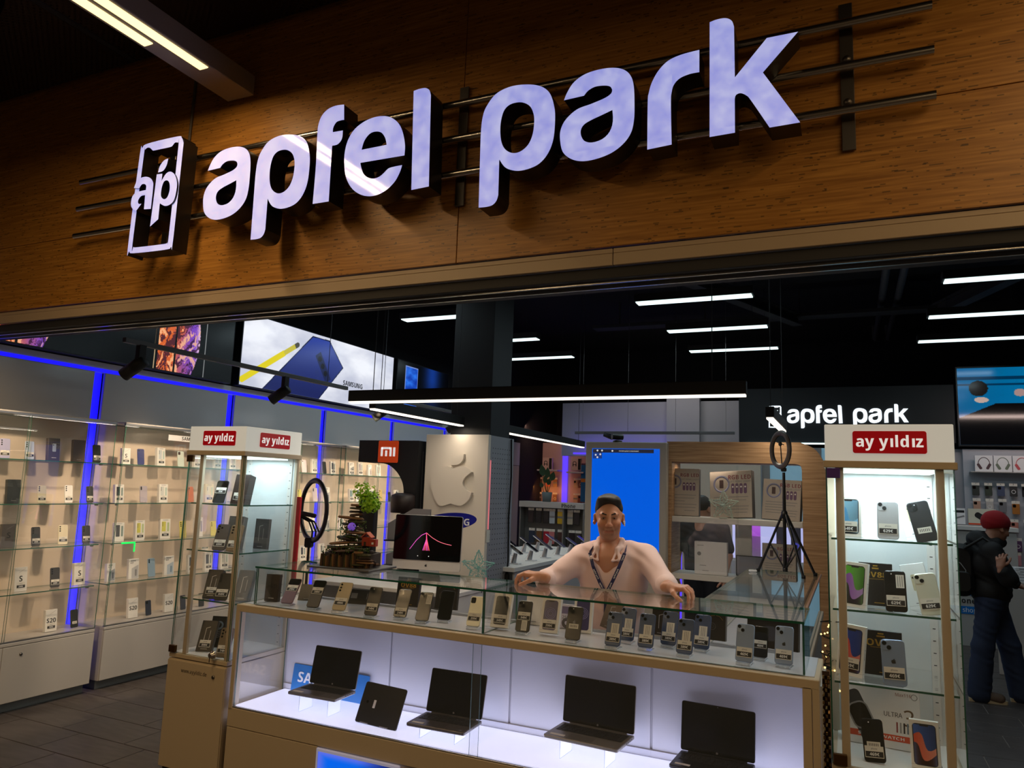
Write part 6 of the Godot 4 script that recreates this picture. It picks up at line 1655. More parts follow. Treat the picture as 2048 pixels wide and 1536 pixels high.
func items_wall() -> void:
	phone("lavender phone, first on the top shelf, nearest wall cabinet", Vector3(-5.560, 1.771, -3.329), 84, 10, 0, {"cam": 3, "tag": "699\u20ac", "h": 0.145, "w": 0.07, "c": lin(176, 176, 214)}, "phones and boxes in the wall cabinets")
	phone("pale blue phone, second on the top shelf, nearest wall cabinet", Vector3(-5.560, 1.771, -3.509), 90, 10, 0, {"cam": 3, "tag": "559\u20ac", "h": 0.138, "w": 0.067, "c": lin(190, 204, 226)}, "phones and boxes in the wall cabinets")
	phone_box("dark brown box with pale phone print, third on the top shelf, nearest wall cabinet", Vector3(-5.560, 1.771, -3.695), 96, 6, 0, {"art": "mini", "c": lin(58, 38, 34), "h": 0.173, "w": 0.098}, "phones and boxes in the wall cabinets")
	phone_box("glossy brown box, fourth on the top shelf, nearest wall cabinet", Vector3(-5.560, 1.771, -3.898), 87, 6, 0, {"art": "plain", "c": lin(74, 54, 42), "h": 0.174, "w": 0.099}, "phones and boxes in the wall cabinets")
	phone("black phone with tag, fifth on the top shelf, nearest wall cabinet", Vector3(-5.560, 1.771, -4.053), 93, 10, 0, {"cam": 3, "tag": "549\u20ac", "h": 0.146, "w": 0.071, "c": lin(24, 24, 26)}, "phones and boxes in the wall cabinets")
	phone_box("black glossy box, first on the second shelf, nearest wall cabinet", Vector3(-5.560, 1.451, -3.433), 93, 6, 0, {"art": "plain", "c": lin(16, 16, 18), "h": 0.171, "w": 0.098}, "phones and boxes in the wall cabinets")
	phone("pale gold phone, second on the second shelf, nearest wall cabinet", Vector3(-5.560, 1.451, -3.640), 84, 10, 0, {"cam": 3, "tag": "429\u20ac", "h": 0.132, "w": 0.064, "c": lin(222, 214, 186)}, "phones and boxes in the wall cabinets")
	phone("white phone, third on the second shelf, nearest wall cabinet", Vector3(-5.560, 1.451, -3.853), 90, 10, 0, {"cam": 3, "tag": "429\u20ac", "h": 0.137, "w": 0.066, "c": lin(236, 234, 228)}, "phones and boxes in the wall cabinets")
	phone("charcoal phone, fourth on the second shelf, nearest wall cabinet", Vector3(-5.560, 1.451, -4.032), 96, 10, 0, {"cam": 3, "tag": "399\u20ac", "h": 0.132, "w": 0.064, "c": lin(58, 56, 58)}, "phones and boxes in the wall cabinets")
	phone_box("charcoal box lettered S, first on the third shelf, nearest wall cabinet", Vector3(-5.560, 1.131, -3.435), 87, 6, 0, {"art": "S", "c": lin(70, 62, 60), "ink": "k", "h": 0.17, "w": 0.097}, "phones and boxes in the wall cabinets")
	phone("charcoal phone, second on the third shelf, nearest wall cabinet", Vector3(-5.560, 1.131, -3.636), 93, 10, 0, {"cam": 3, "tag": "299\u20ac", "h": 0.142, "w": 0.069, "c": lin(58, 56, 58)}, "phones and boxes in the wall cabinets")
	phone("cream phone, third on the third shelf, nearest wall cabinet", Vector3(-5.560, 1.131, -3.845), 84, 10, 0, {"cam": 3, "tag": "299\u20ac", "h": 0.151, "w": 0.073, "c": lin(232, 220, 190)}, "phones and boxes in the wall cabinets")
	phone("dark grey phone, fourth on the third shelf, nearest wall cabinet", Vector3(-5.560, 1.131, -4.039), 90, 10, 0, {"cam": 3, "tag": "279\u20ac", "h": 0.14, "w": 0.068, "c": lin(58, 56, 58)}, "phones and boxes in the wall cabinets")
	phone_box("white box lettered S, first on the fourth shelf, nearest wall cabinet", Vector3(-5.560, 0.811, -3.564), 96, 6, 0, {"art": "S", "tag": "249\u20ac", "h": 0.172, "w": 0.098, "c": lin(236, 234, 228)}, "phones and boxes in the wall cabinets")
	phone("charcoal phone, second on the fourth shelf, nearest wall cabinet", Vector3(-5.560, 0.811, -3.822), 87, 10, 0, {"cam": 3, "tag": "249\u20ac", "h": 0.149, "w": 0.072, "c": lin(58, 56, 58)}, "phones and boxes in the wall cabinets")
	phone_box("white box lettered S, third on the fourth shelf, nearest wall cabinet", Vector3(-5.560, 0.811, -4.022), 93, 6, 0, {"art": "S", "tag": "249\u20ac", "h": 0.17, "w": 0.097, "c": lin(236, 234, 228)}, "phones and boxes in the wall cabinets")
	phone_box("white box lettered S20, first on the bottom shelf, nearest wall cabinet", Vector3(-5.560, 0.485, -3.832), 90, 6, 0, {"art": "S20", "tag": "199\u20ac", "h": 0.16, "w": 0.091, "c": lin(236, 234, 228)}, "phones and boxes in the wall cabinets")
	phone("shiny black phone, second on the bottom shelf, nearest wall cabinet", Vector3(-5.560, 0.485, -4.020), 96, 10, 0, {"cam": 2, "sticker": 1, "h": 0.137, "w": 0.066, "c": lin(24, 24, 26)}, "phones and boxes in the wall cabinets")
	phone_box("white box lettered S, first on the top shelf, second wall cabinet", Vector3(-5.560, 1.771, -4.319), 84, 6, 0, {"art": "S", "tag": "349\u20ac", "h": 0.135, "w": 0.077, "c": lin(236, 234, 228)}, "phones and boxes in the wall cabinets")
	phone("deep blue phone, second on the top shelf, second wall cabinet", Vector3(-5.560, 1.771, -4.465), 90, 10, 0, {"cam": 0, "h": 0.138, "w": 0.067, "c": lin(30, 40, 120)}, "phones and boxes in the wall cabinets")
	phone_box("white box with phone picture, third on the top shelf, second wall cabinet", Vector3(-5.560, 1.771, -4.673), 96, 6, 0, {"art": "phone", "pc": lin(200, 210, 215), "tag": "179\u20ac", "h": 0.16, "w": 0.091, "c": lin(236, 234, 228)}, "phones and boxes in the wall cabinets")
	phone("mint phone, fourth on the top shelf, second wall cabinet", Vector3(-5.560, 1.771, -4.885), 87, 10, 0, {"cam": 2, "h": 0.142, "w": 0.069, "c": lin(196, 210, 200)}, "phones and boxes in the wall cabinets")
	phone_box("white box with price label, fifth on the top shelf, second wall cabinet", Vector3(-5.560, 1.771, -5.073), 93, 6, 0, {"art": "phone", "pc": lin(200, 190, 200), "tag": "169\u20ac", "h": 0.14, "w": 0.08, "c": lin(236, 234, 228)}, "phones and boxes in the wall cabinets")
	phone_box("white box with price label, sixth on the top shelf, second wall cabinet", Vector3(-5.560, 1.771, -5.320), 84, 6, 0, {"art": "phone", "pc": lin(190, 200, 210), "tag": "159\u20ac", "h": 0.145, "w": 0.083, "c": lin(236, 234, 228)}, "phones and boxes in the wall cabinets")
	phone_box("white box with price label, seventh on the top shelf, second wall cabinet", Vector3(-5.560, 1.771, -5.511), 90, 6, 0, {"art": "phone", "pc": lin(190, 190, 200), "tag": "149\u20ac", "h": 0.148, "w": 0.085, "c": lin(236, 234, 228)}, "phones and boxes in the wall cabinets")
	phone_box("white box picturing dark phone, first on the second shelf, second wall cabinet", Vector3(-5.560, 1.451, -4.296), 93, 6, 0, {"art": "phone", "pc": lin(50, 56, 66), "tag": "129\u20ac", "h": 0.15, "w": 0.086, "c": lin(236, 234, 228)}, "phones and boxes in the wall cabinets")
	phone("lilac grey phone, second on the second shelf, second wall cabinet", Vector3(-5.560, 1.451, -4.529), 84, 10, 0, {"cam": 1, "h": 0.142, "w": 0.069, "c": lin(190, 180, 190)}, "phones and boxes in the wall cabinets")
	phone_box("white box picturing slim phone, third on the second shelf, second wall cabinet", Vector3(-5.560, 1.451, -4.733), 90, 6, 0, {"art": "phone", "pc": lin(206, 210, 206), "tag": "139\u20ac", "h": 0.16, "w": 0.091, "c": lin(236, 234, 228)}, "phones and boxes in the wall cabinets")
	phone("orange phone, fourth on the second shelf, second wall cabinet", Vector3(-5.560, 1.451, -5.037), 96, 10, 0, {"cam": 0, "h": 0.143, "w": 0.07, "c": lin(240, 130, 80)}, "phones and boxes in the wall cabinets")
	phone_box("cream gold box, fifth on the second shelf, second wall cabinet", Vector3(-5.560, 1.451, -5.254), 87, 6, 0, {"art": "phone", "pc": lin(240, 230, 210), "c": lin(240, 224, 190), "tag": "119\u20ac", "h": 0.171, "w": 0.098}, "phones and boxes in the wall cabinets")
	phone_box("white box picturing grey phone, first on the third shelf, second wall cabinet", Vector3(-5.560, 1.131, -4.332), 87, 6, 0, {"art": "phone", "pc": lin(60, 64, 72), "h": 0.154, "w": 0.088, "c": lin(236, 234, 228)}, "phones and boxes in the wall cabinets")
	phone_box("white box picturing yellow phone, second on the third shelf, second wall cabinet", Vector3(-5.560, 1.131, -4.533), 93, 6, 0, {"art": "phone", "pc": lin(206, 202, 90), "tag": "199\u20ac", "h": 0.167, "w": 0.095, "c": lin(236, 234, 228)}, "phones and boxes in the wall cabinets")
	phone_box("white box picturing yellow phone, third on the third shelf, second wall cabinet", Vector3(-5.560, 1.131, -4.789), 84, 6, 0, {"art": "phone", "pc": lin(206, 202, 90), "tag": "199\u20ac", "h": 0.173, "w": 0.099, "c": lin(236, 234, 228)}, "phones and boxes in the wall cabinets")
	phone("yellow phone, fourth on the third shelf, second wall cabinet", Vector3(-5.560, 1.131, -4.985), 90, 10, 0, {"cam": 3, "h": 0.151, "w": 0.073, "c": lin(226, 214, 110)}, "phones and boxes in the wall cabinets")
	phone_box("white box with violet print, fifth on the third shelf, second wall cabinet", Vector3(-5.560, 1.131, -5.168), 96, 6, 0, {"art": "phone", "pc": lin(170, 120, 190), "h": 0.178, "w": 0.101, "c": lin(236, 234, 228)}, "phones and boxes in the wall cabinets")
	phone("yellow phone, sixth on the third shelf, second wall cabinet", Vector3(-5.560, 1.131, -5.342), 87, 10, 0, {"cam": 3, "h": 0.139, "w": 0.067, "c": lin(226, 214, 110)}, "phones and boxes in the wall cabinets")
	phone_box("white box with slanted print, first on the fourth shelf, second wall cabinet", Vector3(-5.560, 0.811, -4.297), 96, 6, 0, {"art": "A17", "pc": lin(70, 80, 96), "h": 0.144, "w": 0.082, "c": lin(236, 234, 228)}, "phones and boxes in the wall cabinets")
	phone_box("white box with slanted print, second on the fourth shelf, second wall cabinet", Vector3(-5.560, 0.811, -4.509), 87, 6, 0, {"art": "A17", "pc": lin(130, 130, 132), "h": 0.166, "w": 0.094, "c": lin(236, 234, 228)}, "phones and boxes in the wall cabinets")
	phone("light blue phone, third on the fourth shelf, second wall cabinet", Vector3(-5.560, 0.811, -4.688), 93, 10, 0, {"cam": 1, "h": 0.157, "w": 0.076, "c": lin(150, 178, 200)}, "phones and boxes in the wall cabinets")
	phone_box("white box with slanted print, fourth on the fourth shelf, second wall cabinet", Vector3(-5.560, 0.811, -4.869), 84, 6, 0, {"art": "A17", "pc": lin(120, 146, 170), "h": 0.165, "w": 0.094, "c": lin(236, 234, 228)}, "phones and boxes in the wall cabinets")
	phone_box("white box picturing black phone, fifth on the fourth shelf, second wall cabinet", Vector3(-5.560, 0.811, -5.124), 90, 6, 0, {"art": "phone", "pc": lin(60, 62, 70), "tag": "99\u20ac", "h": 0.157, "w": 0.09, "c": lin(236, 234, 228)}, "phones and boxes in the wall cabinets")
	phone_box("white box picturing black phone, sixth on the fourth shelf, second wall cabinet", Vector3(-5.560, 0.811, -5.318), 96, 6, 0, {"art": "phone", "pc": lin(80, 84, 96), "tag": "99\u20ac", "h": 0.171, "w": 0.097, "c": lin(236, 234, 228)}, "phones and boxes in the wall cabinets")
	phone_box("white box picturing pale phone, seventh on the fourth shelf, second wall cabinet", Vector3(-5.560, 0.811, -5.516), 87, 6, 0, {"art": "phone", "pc": lin(190, 190, 180), "tag": "89\u20ac", "h": 0.165, "w": 0.094, "c": lin(236, 234, 228)}, "phones and boxes in the wall cabinets")
	phone_box("white box lettered S20, first on the bottom shelf, second wall cabinet", Vector3(-5.560, 0.485, -4.543), 90, 6, 0, {"art": "S20", "h": 0.161, "w": 0.092, "c": lin(236, 234, 228)}, "phones and boxes in the wall cabinets")
	phone("navy phone, second on the bottom shelf, second wall cabinet", Vector3(-5.560, 0.485, -4.696), 96, 10, 0, {"cam": 2, "h": 0.126, "w": 0.061, "c": lin(48, 54, 72)}, "phones and boxes in the wall cabinets")
	phone_box("white box lettered S20, third on the bottom shelf, second wall cabinet", Vector3(-5.560, 0.485, -4.907), 87, 6, 0, {"art": "S20", "h": 0.156, "w": 0.089, "c": lin(236, 234, 228)}, "phones and boxes in the wall cabinets")
	phone("navy phone, fourth on the bottom shelf, second wall cabinet", Vector3(-5.560, 0.485, -5.062), 93, 10, 0, {"cam": 2, "h": 0.127, "w": 0.062, "c": lin(48, 54, 72)}, "phones and boxes in the wall cabinets")
	phone("small black phone, fifth on the bottom shelf, second wall cabinet", Vector3(-5.560, 0.485, -5.271), 84, 10, 0, {"cam": 2, "h": 0.12, "w": 0.058, "c": lin(24, 24, 26)}, "phones and boxes in the wall cabinets")
	phone("pinkish white phone, first on the top shelf, third wall cabinet", Vector3(-5.560, 1.771, -6.570), 84, 10, 0, {"cam": 0, "h": 0.145, "w": 0.071, "c": lin(222, 206, 210)}, "phones and boxes in the wall cabinets")
	phone_box("white box picturing thin phone, second on the top shelf, third wall cabinet", Vector3(-5.560, 1.771, -6.747), 90, 6, 0, {"art": "phone", "pc": lin(214, 220, 210), "tag": "199\u20ac", "h": 0.16, "w": 0.091, "c": lin(236, 234, 228)}, "phones and boxes in the wall cabinets")
	phone("black phone, third on the top shelf, third wall cabinet", Vector3(-5.560, 1.771, -6.925), 96, 10, 0, {"cam": 0, "h": 0.14, "w": 0.068, "c": lin(24, 24, 26)}, "phones and boxes in the wall cabinets")
	phone_box("white box picturing dark phone, fourth on the top shelf, third wall cabinet", Vector3(-5.560, 1.771, -7.081), 87, 6, 0, {"art": "phone", "pc": lin(50, 60, 76), "tag": "149\u20ac", "h": 0.148, "w": 0.084, "c": lin(236, 234, 228)}, "phones and boxes in the wall cabinets")
	phone("pale lime phone, first on the second shelf, third wall cabinet", Vector3(-5.560, 1.451, -6.534), 93, 10, 0, {"cam": 0, "h": 0.133, "w": 0.065, "c": lin(226, 214, 110)}, "phones and boxes in the wall cabinets")
	phone("lilac phone, second on the second shelf, third wall cabinet", Vector3(-5.560, 1.451, -6.792), 84, 10, 0, {"cam": 1, "h": 0.154, "w": 0.075, "c": lin(190, 180, 190)}, "phones and boxes in the wall cabinets")
	phone_box("white box with slanted print, third on the second shelf, third wall cabinet", Vector3(-5.560, 1.451, -7.006), 90, 6, 0, {"art": "A17", "pc": lin(90, 96, 110), "h": 0.163, "w": 0.093, "c": lin(236, 234, 228)}, "phones and boxes in the wall cabinets")
	phone_box("white box lettered small, first on the third shelf, third wall cabinet", Vector3(-5.560, 1.131, -6.774), 87, 6, 0, {"art": "A17", "pc": lin(120, 124, 130), "h": 0.153, "w": 0.087, "c": lin(236, 234, 228)}, "phones and boxes in the wall cabinets")
	phone_box("white box with slanted print, second on the third shelf, third wall cabinet", Vector3(-5.560, 1.131, -7.040), 93, 6, 0, {"art": "A17", "pc": lin(70, 76, 86), "h": 0.157, "w": 0.09, "c": lin(236, 234, 228)}, "phones and boxes in the wall cabinets")
	phone_box("white box picturing black phone, third on the third shelf, third wall cabinet", Vector3(-5.560, 1.131, -7.306), 84, 6, 0, {"art": "phone", "pc": lin(60, 62, 66), "h": 0.132, "w": 0.075, "c": lin(236, 234, 228)}, "phones and boxes in the wall cabinets")
	phone_box("white box picturing grey phone, first on the fourth shelf, third wall cabinet", Vector3(-5.560, 0.811, -6.986), 96, 6, 0, {"art": "phone", "pc": lin(120, 124, 126), "tag": "99\u20ac", "h": 0.161, "w": 0.092, "c": lin(236, 234, 228)}, "phones and boxes in the wall cabinets")
	phone_box("white box picturing dark phone, second on the fourth shelf, third wall cabinet", Vector3(-5.560, 0.811, -6.653), 87, 6, 0, {"art": "phone", "pc": lin(60, 66, 80), "tag": "99\u20ac", "h": 0.156, "w": 0.089, "c": lin(236, 234, 228)}, "phones and boxes in the wall cabinets")
	phone_box("white box with slanted print, first on the top shelf, fourth wall cabinet", Vector3(-5.560, 1.771, -7.438), 84, 6, 0, {"art": "A17", "pc": lin(60, 66, 70), "tag": "129\u20ac", "h": 0.153, "w": 0.087, "c": lin(236, 234, 228)}, "phones and boxes in the wall cabinets")
	phone_box("white box with round print, second on the top shelf, fourth wall cabinet", Vector3(-5.560, 1.771, -7.622), 90, 6, 0, {"art": "phone", "pc": lin(180, 170, 180), "tag": "119\u20ac", "h": 0.162, "w": 0.092, "c": lin(236, 234, 228)}, "phones and boxes in the wall cabinets")
	phone_box("white box with slanted print, third on the top shelf, fourth wall cabinet", Vector3(-5.560, 1.771, -7.823), 96, 6, 0, {"art": "A17", "pc": lin(120, 110, 110), "h": 0.14, "w": 0.08, "c": lin(236, 234, 228)}, "phones and boxes in the wall cabinets")
	phone_box("white box picturing pale phone, fourth on the top shelf, fourth wall cabinet", Vector3(-5.560, 1.771, -8.011), 87, 6, 0, {"art": "phone", "pc": lin(200, 190, 190), "h": 0.143, "w": 0.081, "c": lin(236, 234, 228)}, "phones and boxes in the wall cabinets")
	phone_box("white box picturing teal phone, first on the second shelf, fourth wall cabinet", Vector3(-5.560, 1.451, -7.473), 93, 6, 0, {"art": "phone", "pc": lin(110, 150, 160), "tag": "109\u20ac", "h": 0.153, "w": 0.087, "c": lin(236, 234, 228)}, "phones and boxes in the wall cabinets")
	phone_box("white box picturing dark phone, second on the second shelf, fourth wall cabinet", Vector3(-5.560, 1.451, -7.615), 84, 6, 0, {"art": "phone", "pc": lin(70, 84, 96), "tag": "109\u20ac", "h": 0.161, "w": 0.092, "c": lin(236, 234, 228)}, "phones and boxes in the wall cabinets")
	phone_box("white box picturing grey phone, third on the second shelf, fourth wall cabinet", Vector3(-5.560, 1.451, -7.890), 90, 6, 0, {"art": "phone", "pc": lin(130, 140, 146), "h": 0.153, "w": 0.087, "c": lin(236, 234, 228)}, "phones and boxes in the wall cabinets")
	phone("gold phone, fourth on the second shelf, fourth wall cabinet", Vector3(-5.560, 1.451, -8.102), 96, 10, 0, {"cam": 0, "h": 0.15, "w": 0.073, "c": lin(214, 190, 120)}, "phones and boxes in the wall cabinets")
	phone("black phone, fifth on the second shelf, fourth wall cabinet", Vector3(-5.560, 1.451, -8.295), 87, 10, 0, {"cam": 0, "h": 0.12, "w": 0.058, "c": lin(24, 24, 26)}, "phones and boxes in the wall cabinets")
	phone_box("white box picturing black phone, sixth on the second shelf, fourth wall cabinet", Vector3(-5.560, 1.451, -8.474), 93, 6, 0, {"art": "phone", "pc": lin(60, 60, 66), "h": 0.148, "w": 0.084, "c": lin(236, 234, 228)}, "phones and boxes in the wall cabinets")

func items_towers() -> void:
	phone("black phone with silver edge on upper shelf of left tower", Vector3(-3.528, 1.536, -3.400), 24, 26, 0, {"cam": 0, "tag": "99\u20ac", "stand": 1, "tagy": 0.55, "h": 0.15, "w": 0.073, "c": lin(24, 24, 26)}, "phones and boxes in the glass towers")
	phone_box("dark brown box behind the black phone, upper shelf of left tower", Vector3(-3.433, 1.536, -3.460), 10, 14, 0, {"art": "plain", "c": lin(44, 30, 28), "w": 0.1, "d": 0.065, "tag": "179\u20ac", "h": 0.185}, "phones and boxes in the glass towers")
	phone("charcoal phone with four lenses, middle shelf of left tower", Vector3(-3.462, 1.258, -3.370), 22, 24, 0, {"cam": 4, "tag": "699\u20ac", "h": 0.165, "w": 0.08, "c": lin(58, 56, 58)}, "phones and boxes in the glass towers")
	phone("bronze phone with four lenses, middle shelf of left tower", Vector3(-3.359, 1.258, -3.380), 22, 24, 0, {"cam": 4, "tag": "729\u20ac", "h": 0.165, "w": 0.08, "c": lin(104, 88, 66)}, "phones and boxes in the glass towers")
	phone_box("grey box leaning behind the charcoal phone in left tower", Vector3(-3.508, 1.258, -3.520), 16, 12, 0, {"art": "plain", "c": lin(96, 92, 90), "w": 0.1, "d": 0.05, "h": 0.2}, "phones and boxes in the glass towers")
	phone_box("dark grey box with silver bracket, upright in left tower", Vector3(-3.375, 1.258, -3.620), 4, 3, 0, {"art": "bracket", "c": lin(66, 66, 70), "w": 0.1, "h": 0.185}, "phones and boxes in the glass towers")
	phone_box("black box with silver bracket and tag, lower shelf of left tower", Vector3(-3.527, 0.974, -3.400), 22, 22, 0, {"art": "bracket", "c": lin(30, 26, 26), "tag": "899\u20ac", "w": 0.092, "d": 0.04, "h": 0.17}, "phones and boxes in the glass towers")
	phone("black phone with tag beside bracket box, lower shelf of left tower", Vector3(-3.400, 0.974, -3.360), 22, 26, 0, {"cam": 3, "tag": "849\u20ac", "h": 0.165, "w": 0.08, "c": lin(24, 24, 26)}, "phones and boxes in the glass towers")
	phone_box("grey box with thin bracket, lower shelf right in left tower", Vector3(-3.303, 0.974, -3.420), 22, 24, 0, {"art": "bracket", "c": lin(98, 100, 104), "w": 0.092, "d": 0.045, "h": 0.185}, "phones and boxes in the glass towers")
	phone_box("black bracket box with tag on the floor of left tower", Vector3(-3.520, 0.667, -3.380), 22, 24, 0, {"art": "bracket", "c": lin(34, 28, 26), "tag": "899\u20ac", "w": 0.095, "d": 0.03, "stand": 1, "h": 0.18}, "phones and boxes in the glass towers")
	phone_box("glossy black box between two others on left tower floor", Vector3(-3.559, 0.667, -3.500), 18, 14, 0, {"art": "lines", "c": lin(20, 20, 24), "w": 0.09, "d": 0.03, "h": 0.18}, "phones and boxes in the glass towers")
	phone("bronze phone with tag on the floor of left tower", Vector3(-3.319, 0.667, -3.330), 20, 22, 0, {"cam": 4, "tag": "749\u20ac", "h": 0.165, "w": 0.08, "c": lin(104, 88, 66)}, "phones and boxes in the glass towers")
	phone_box("white box picturing pale blue phone, upper shelf of right tower", Vector3(-0.016, 1.544, -3.420), -14, 4, 0, {"art": "full", "pa": lin(150, 205, 235), "pb": lin(60, 140, 200), "tag": "649\u20ac", "d": 0.034, "w": 0.1, "h": 0.166, "c": lin(236, 234, 228)}, "phones and boxes in the glass towers")
	phone("silver phone with two lenses, upper shelf of right tower", Vector3(0.129, 1.544, -3.360), -4, 10, 0, {"cam": 5, "tag": "629\u20ac", "w": 0.078, "h": 0.152, "c": lin(184, 184, 188)}, "phones and boxes in the glass towers")
	phone("black phone tilted to the left, upper shelf of right tower", Vector3(0.268, 1.544, -3.360), -4, 10, 13, {"cam": 6, "sticker": 1, "w": 0.078, "h": 0.16, "c": lin(52, 54, 58)}, "phones and boxes in the glass towers")
	phone_box("white box behind the tilted black phone in right tower", Vector3(0.248, 1.544, -3.520), -6, 6, 14, {"art": "mini", "c": lin(228, 230, 230), "w": 0.09, "d": 0.03, "h": 0.185}, "phones and boxes in the glass towers")
	phone_box("white box picturing green violet phone, middle shelf of right tower", Vector3(-0.008, 1.268, -3.360), -14, 8, -3, {"art": "full", "pa": lin(110, 200, 70), "pb": lin(150, 90, 190), "d": 0.03, "w": 0.095, "h": 0.178, "c": lin(236, 234, 228)}, "phones and boxes in the glass towers")
	phone_box("black box lettered OV88, middle shelf of right tower", Vector3(0.080, 1.268, -3.470), -4, 6, 0, {"art": "OV88", "c": lin(28, 26, 26), "w": 0.125, "d": 0.03, "h": 0.172}, "phones and boxes in the glass towers")
	phone("black phone with price tag, middle shelf of right tower", Vector3(0.149, 1.268, -3.330), -8, 12, 3, {"cam": 6, "tag": "629\u20ac", "sticker": 2, "w": 0.077, "h": 0.158, "c": lin(24, 24, 26)}, "phones and boxes in the glass towers")
	phone("ivory phone with two lenses, tilted, middle shelf of right tower", Vector3(0.272, 1.268, -3.330), -6, 12, 10, {"cam": 5, "tag": "629\u20ac", "w": 0.077, "h": 0.158, "c": lin(214, 214, 196)}, "phones and boxes in the glass towers")
	phone_box("white box behind the ivory phone in right tower", Vector3(0.251, 1.268, -3.500), -6, 6, 12, {"art": "mini", "c": lin(228, 230, 230), "w": 0.09, "d": 0.03, "h": 0.18}, "phones and boxes in the glass towers")
	phone_box("white box picturing blue and red phone, lower shelf of right tower", Vector3(-0.029, 0.992, -3.400), -14, 6, -4, {"art": "full", "pa": lin(60, 90, 200), "pb": lin(210, 60, 50), "tag": "459\u20ac", "d": 0.034, "w": 0.1, "h": 0.2, "c": lin(236, 234, 228)}, "phones and boxes in the glass towers")
	phone_box("black box lettered OV88, lower shelf of right tower", Vector3(0.092, 0.992, -3.480), -4, 6, 0, {"art": "OV88", "c": lin(28, 26, 26), "w": 0.155, "d": 0.03, "h": 0.175}, "phones and boxes in the glass towers")
	phone("blue-grey phone with price tag, lower shelf of right tower", Vector3(0.135, 0.992, -3.320), -6, 10, 3, {"cam": 5, "tag": "469\u20ac", "w": 0.084, "apple": 1, "h": 0.17, "c": lin(134, 154, 184)}, "phones and boxes in the glass towers")
	phone("black phone with barcode sticker and tag 469\u20ac, right tower floor", Vector3(0.058, 0.695, -3.340), -8, 14, 6, {"cam": 6, "tag": "469\u20ac", "sticker": 4, "w": 0.077, "tagy": 0.24, "h": 0.155, "c": lin(24, 24, 26)}, "phones and boxes in the glass towers")
	phone_box("white box picturing red and blue swirl, right tower floor", Vector3(0.232, 0.695, -3.360), -6, 6, 2, {"art": "full", "pa": lin(70, 110, 200), "pb": lin(220, 90, 60), "d": 0.03, "w": 0.1, "h": 0.172, "c": lin(236, 234, 228)}, "phones and boxes in the glass towers")
	# watch carton and pen on the floor of the right tower
	var o := thing("watch_carton", "wide white carton lettered ULTRA 3 Max116 picturing a watch, right tower", "box", Vector3(0.085, 0.694, -3.56), -4.0)
	o.basis = turn(-4, 5, 0)
	var w := 0.29
	var h := 0.235
	obj("carton", box(Vector3(w, h, 0.05), 0.0015, Vector3(0, h / 2, -0.025)), cmat(lin(232, 232, 232), 0.35), o)
	lettering("ULTRA", 0.017, M["print black"], o, Vector3(0.045, h * 0.56, 0.0002), Basis.IDENTITY, false)
	lettering("3", 0.06, mat("print bronze", lin(120, 96, 70), 0.4, 0.3), o, Vector3(0.105, h * 0.52, 0.0002), Basis.IDENTITY, false)
	lettering("Max116", 0.012, mat("print brown", lin(150, 90, 76), 0.5), o, Vector3(0.085, h * 0.9, 0.0002), Basis.IDENTITY, false)
	obj("printed_ring", torus(0.011, 0.0012, 18, 4, 0.2), M["print grey"], o, Vector3(0.125, h * 0.89, 0.0002))
	var band := obj("printed_strap", slab(0.07, 0.2, 0.0006, 0.02, 0.0001), mat("print charcoal", lin(40, 42, 46), 0.5), o, Vector3(-0.075, h * 0.48, 0.0002), Basis(Vector3.BACK, 0.45))
	obj("printed_case", slab(0.082, 0.105, 0.0006, 0.03, 0.0001), cmat(lin(150, 150, 152), 0.3), band, Vector3(0, 0.0, 0.0007))
	obj("printed_dial", slab(0.07, 0.093, 0.0006, 0.025, 0.0001), M["screen black"], band, Vector3(0, 0.0, 0.0014))
	obj("printed_band", box(Vector3(w - 0.004, 0.024, 0.0006)), mat("print orange red", lin(210, 76, 36), 0.5), o, Vector3(0, 0.042, 0.0003))
	lettering("SMART WATCH", 0.011, M["print white"], o, Vector3(0, 0.042, 0.0008), Basis.IDENTITY, true, 0.0003, "lettering", 1.6)
	for k in 6: obj("printed_strap_row", box(Vector3(0.006, 0.04, 0.0005)), cmat([lin(150, 70, 70), lin(160, 160, 160), lin(40, 42, 50), lin(110, 130, 150), lin(40, 40, 44), lin(50, 50, 54)][k], 0.5), o, Vector3(0.06 + k * 0.013, 0.085, 0.0002))
	var pen := thing("stylus_pen", "black stylus pen leaning beside the swirl box, right tower floor", "pen", Vector3(0.285, 0.695, -3.42))
	obj("barrel", tube([Vector3(0, 0.006, 0.03), Vector3(-0.02, 0.05, -0.03)], [0.003, 0.004], 8), M["satin black"], pen)
	obj("tip", tube([Vector3(0, 0.006, 0.03), Vector3(0.003, 0.001, 0.036)], [0.003, 0.0005], 8), M["print grey"], pen)

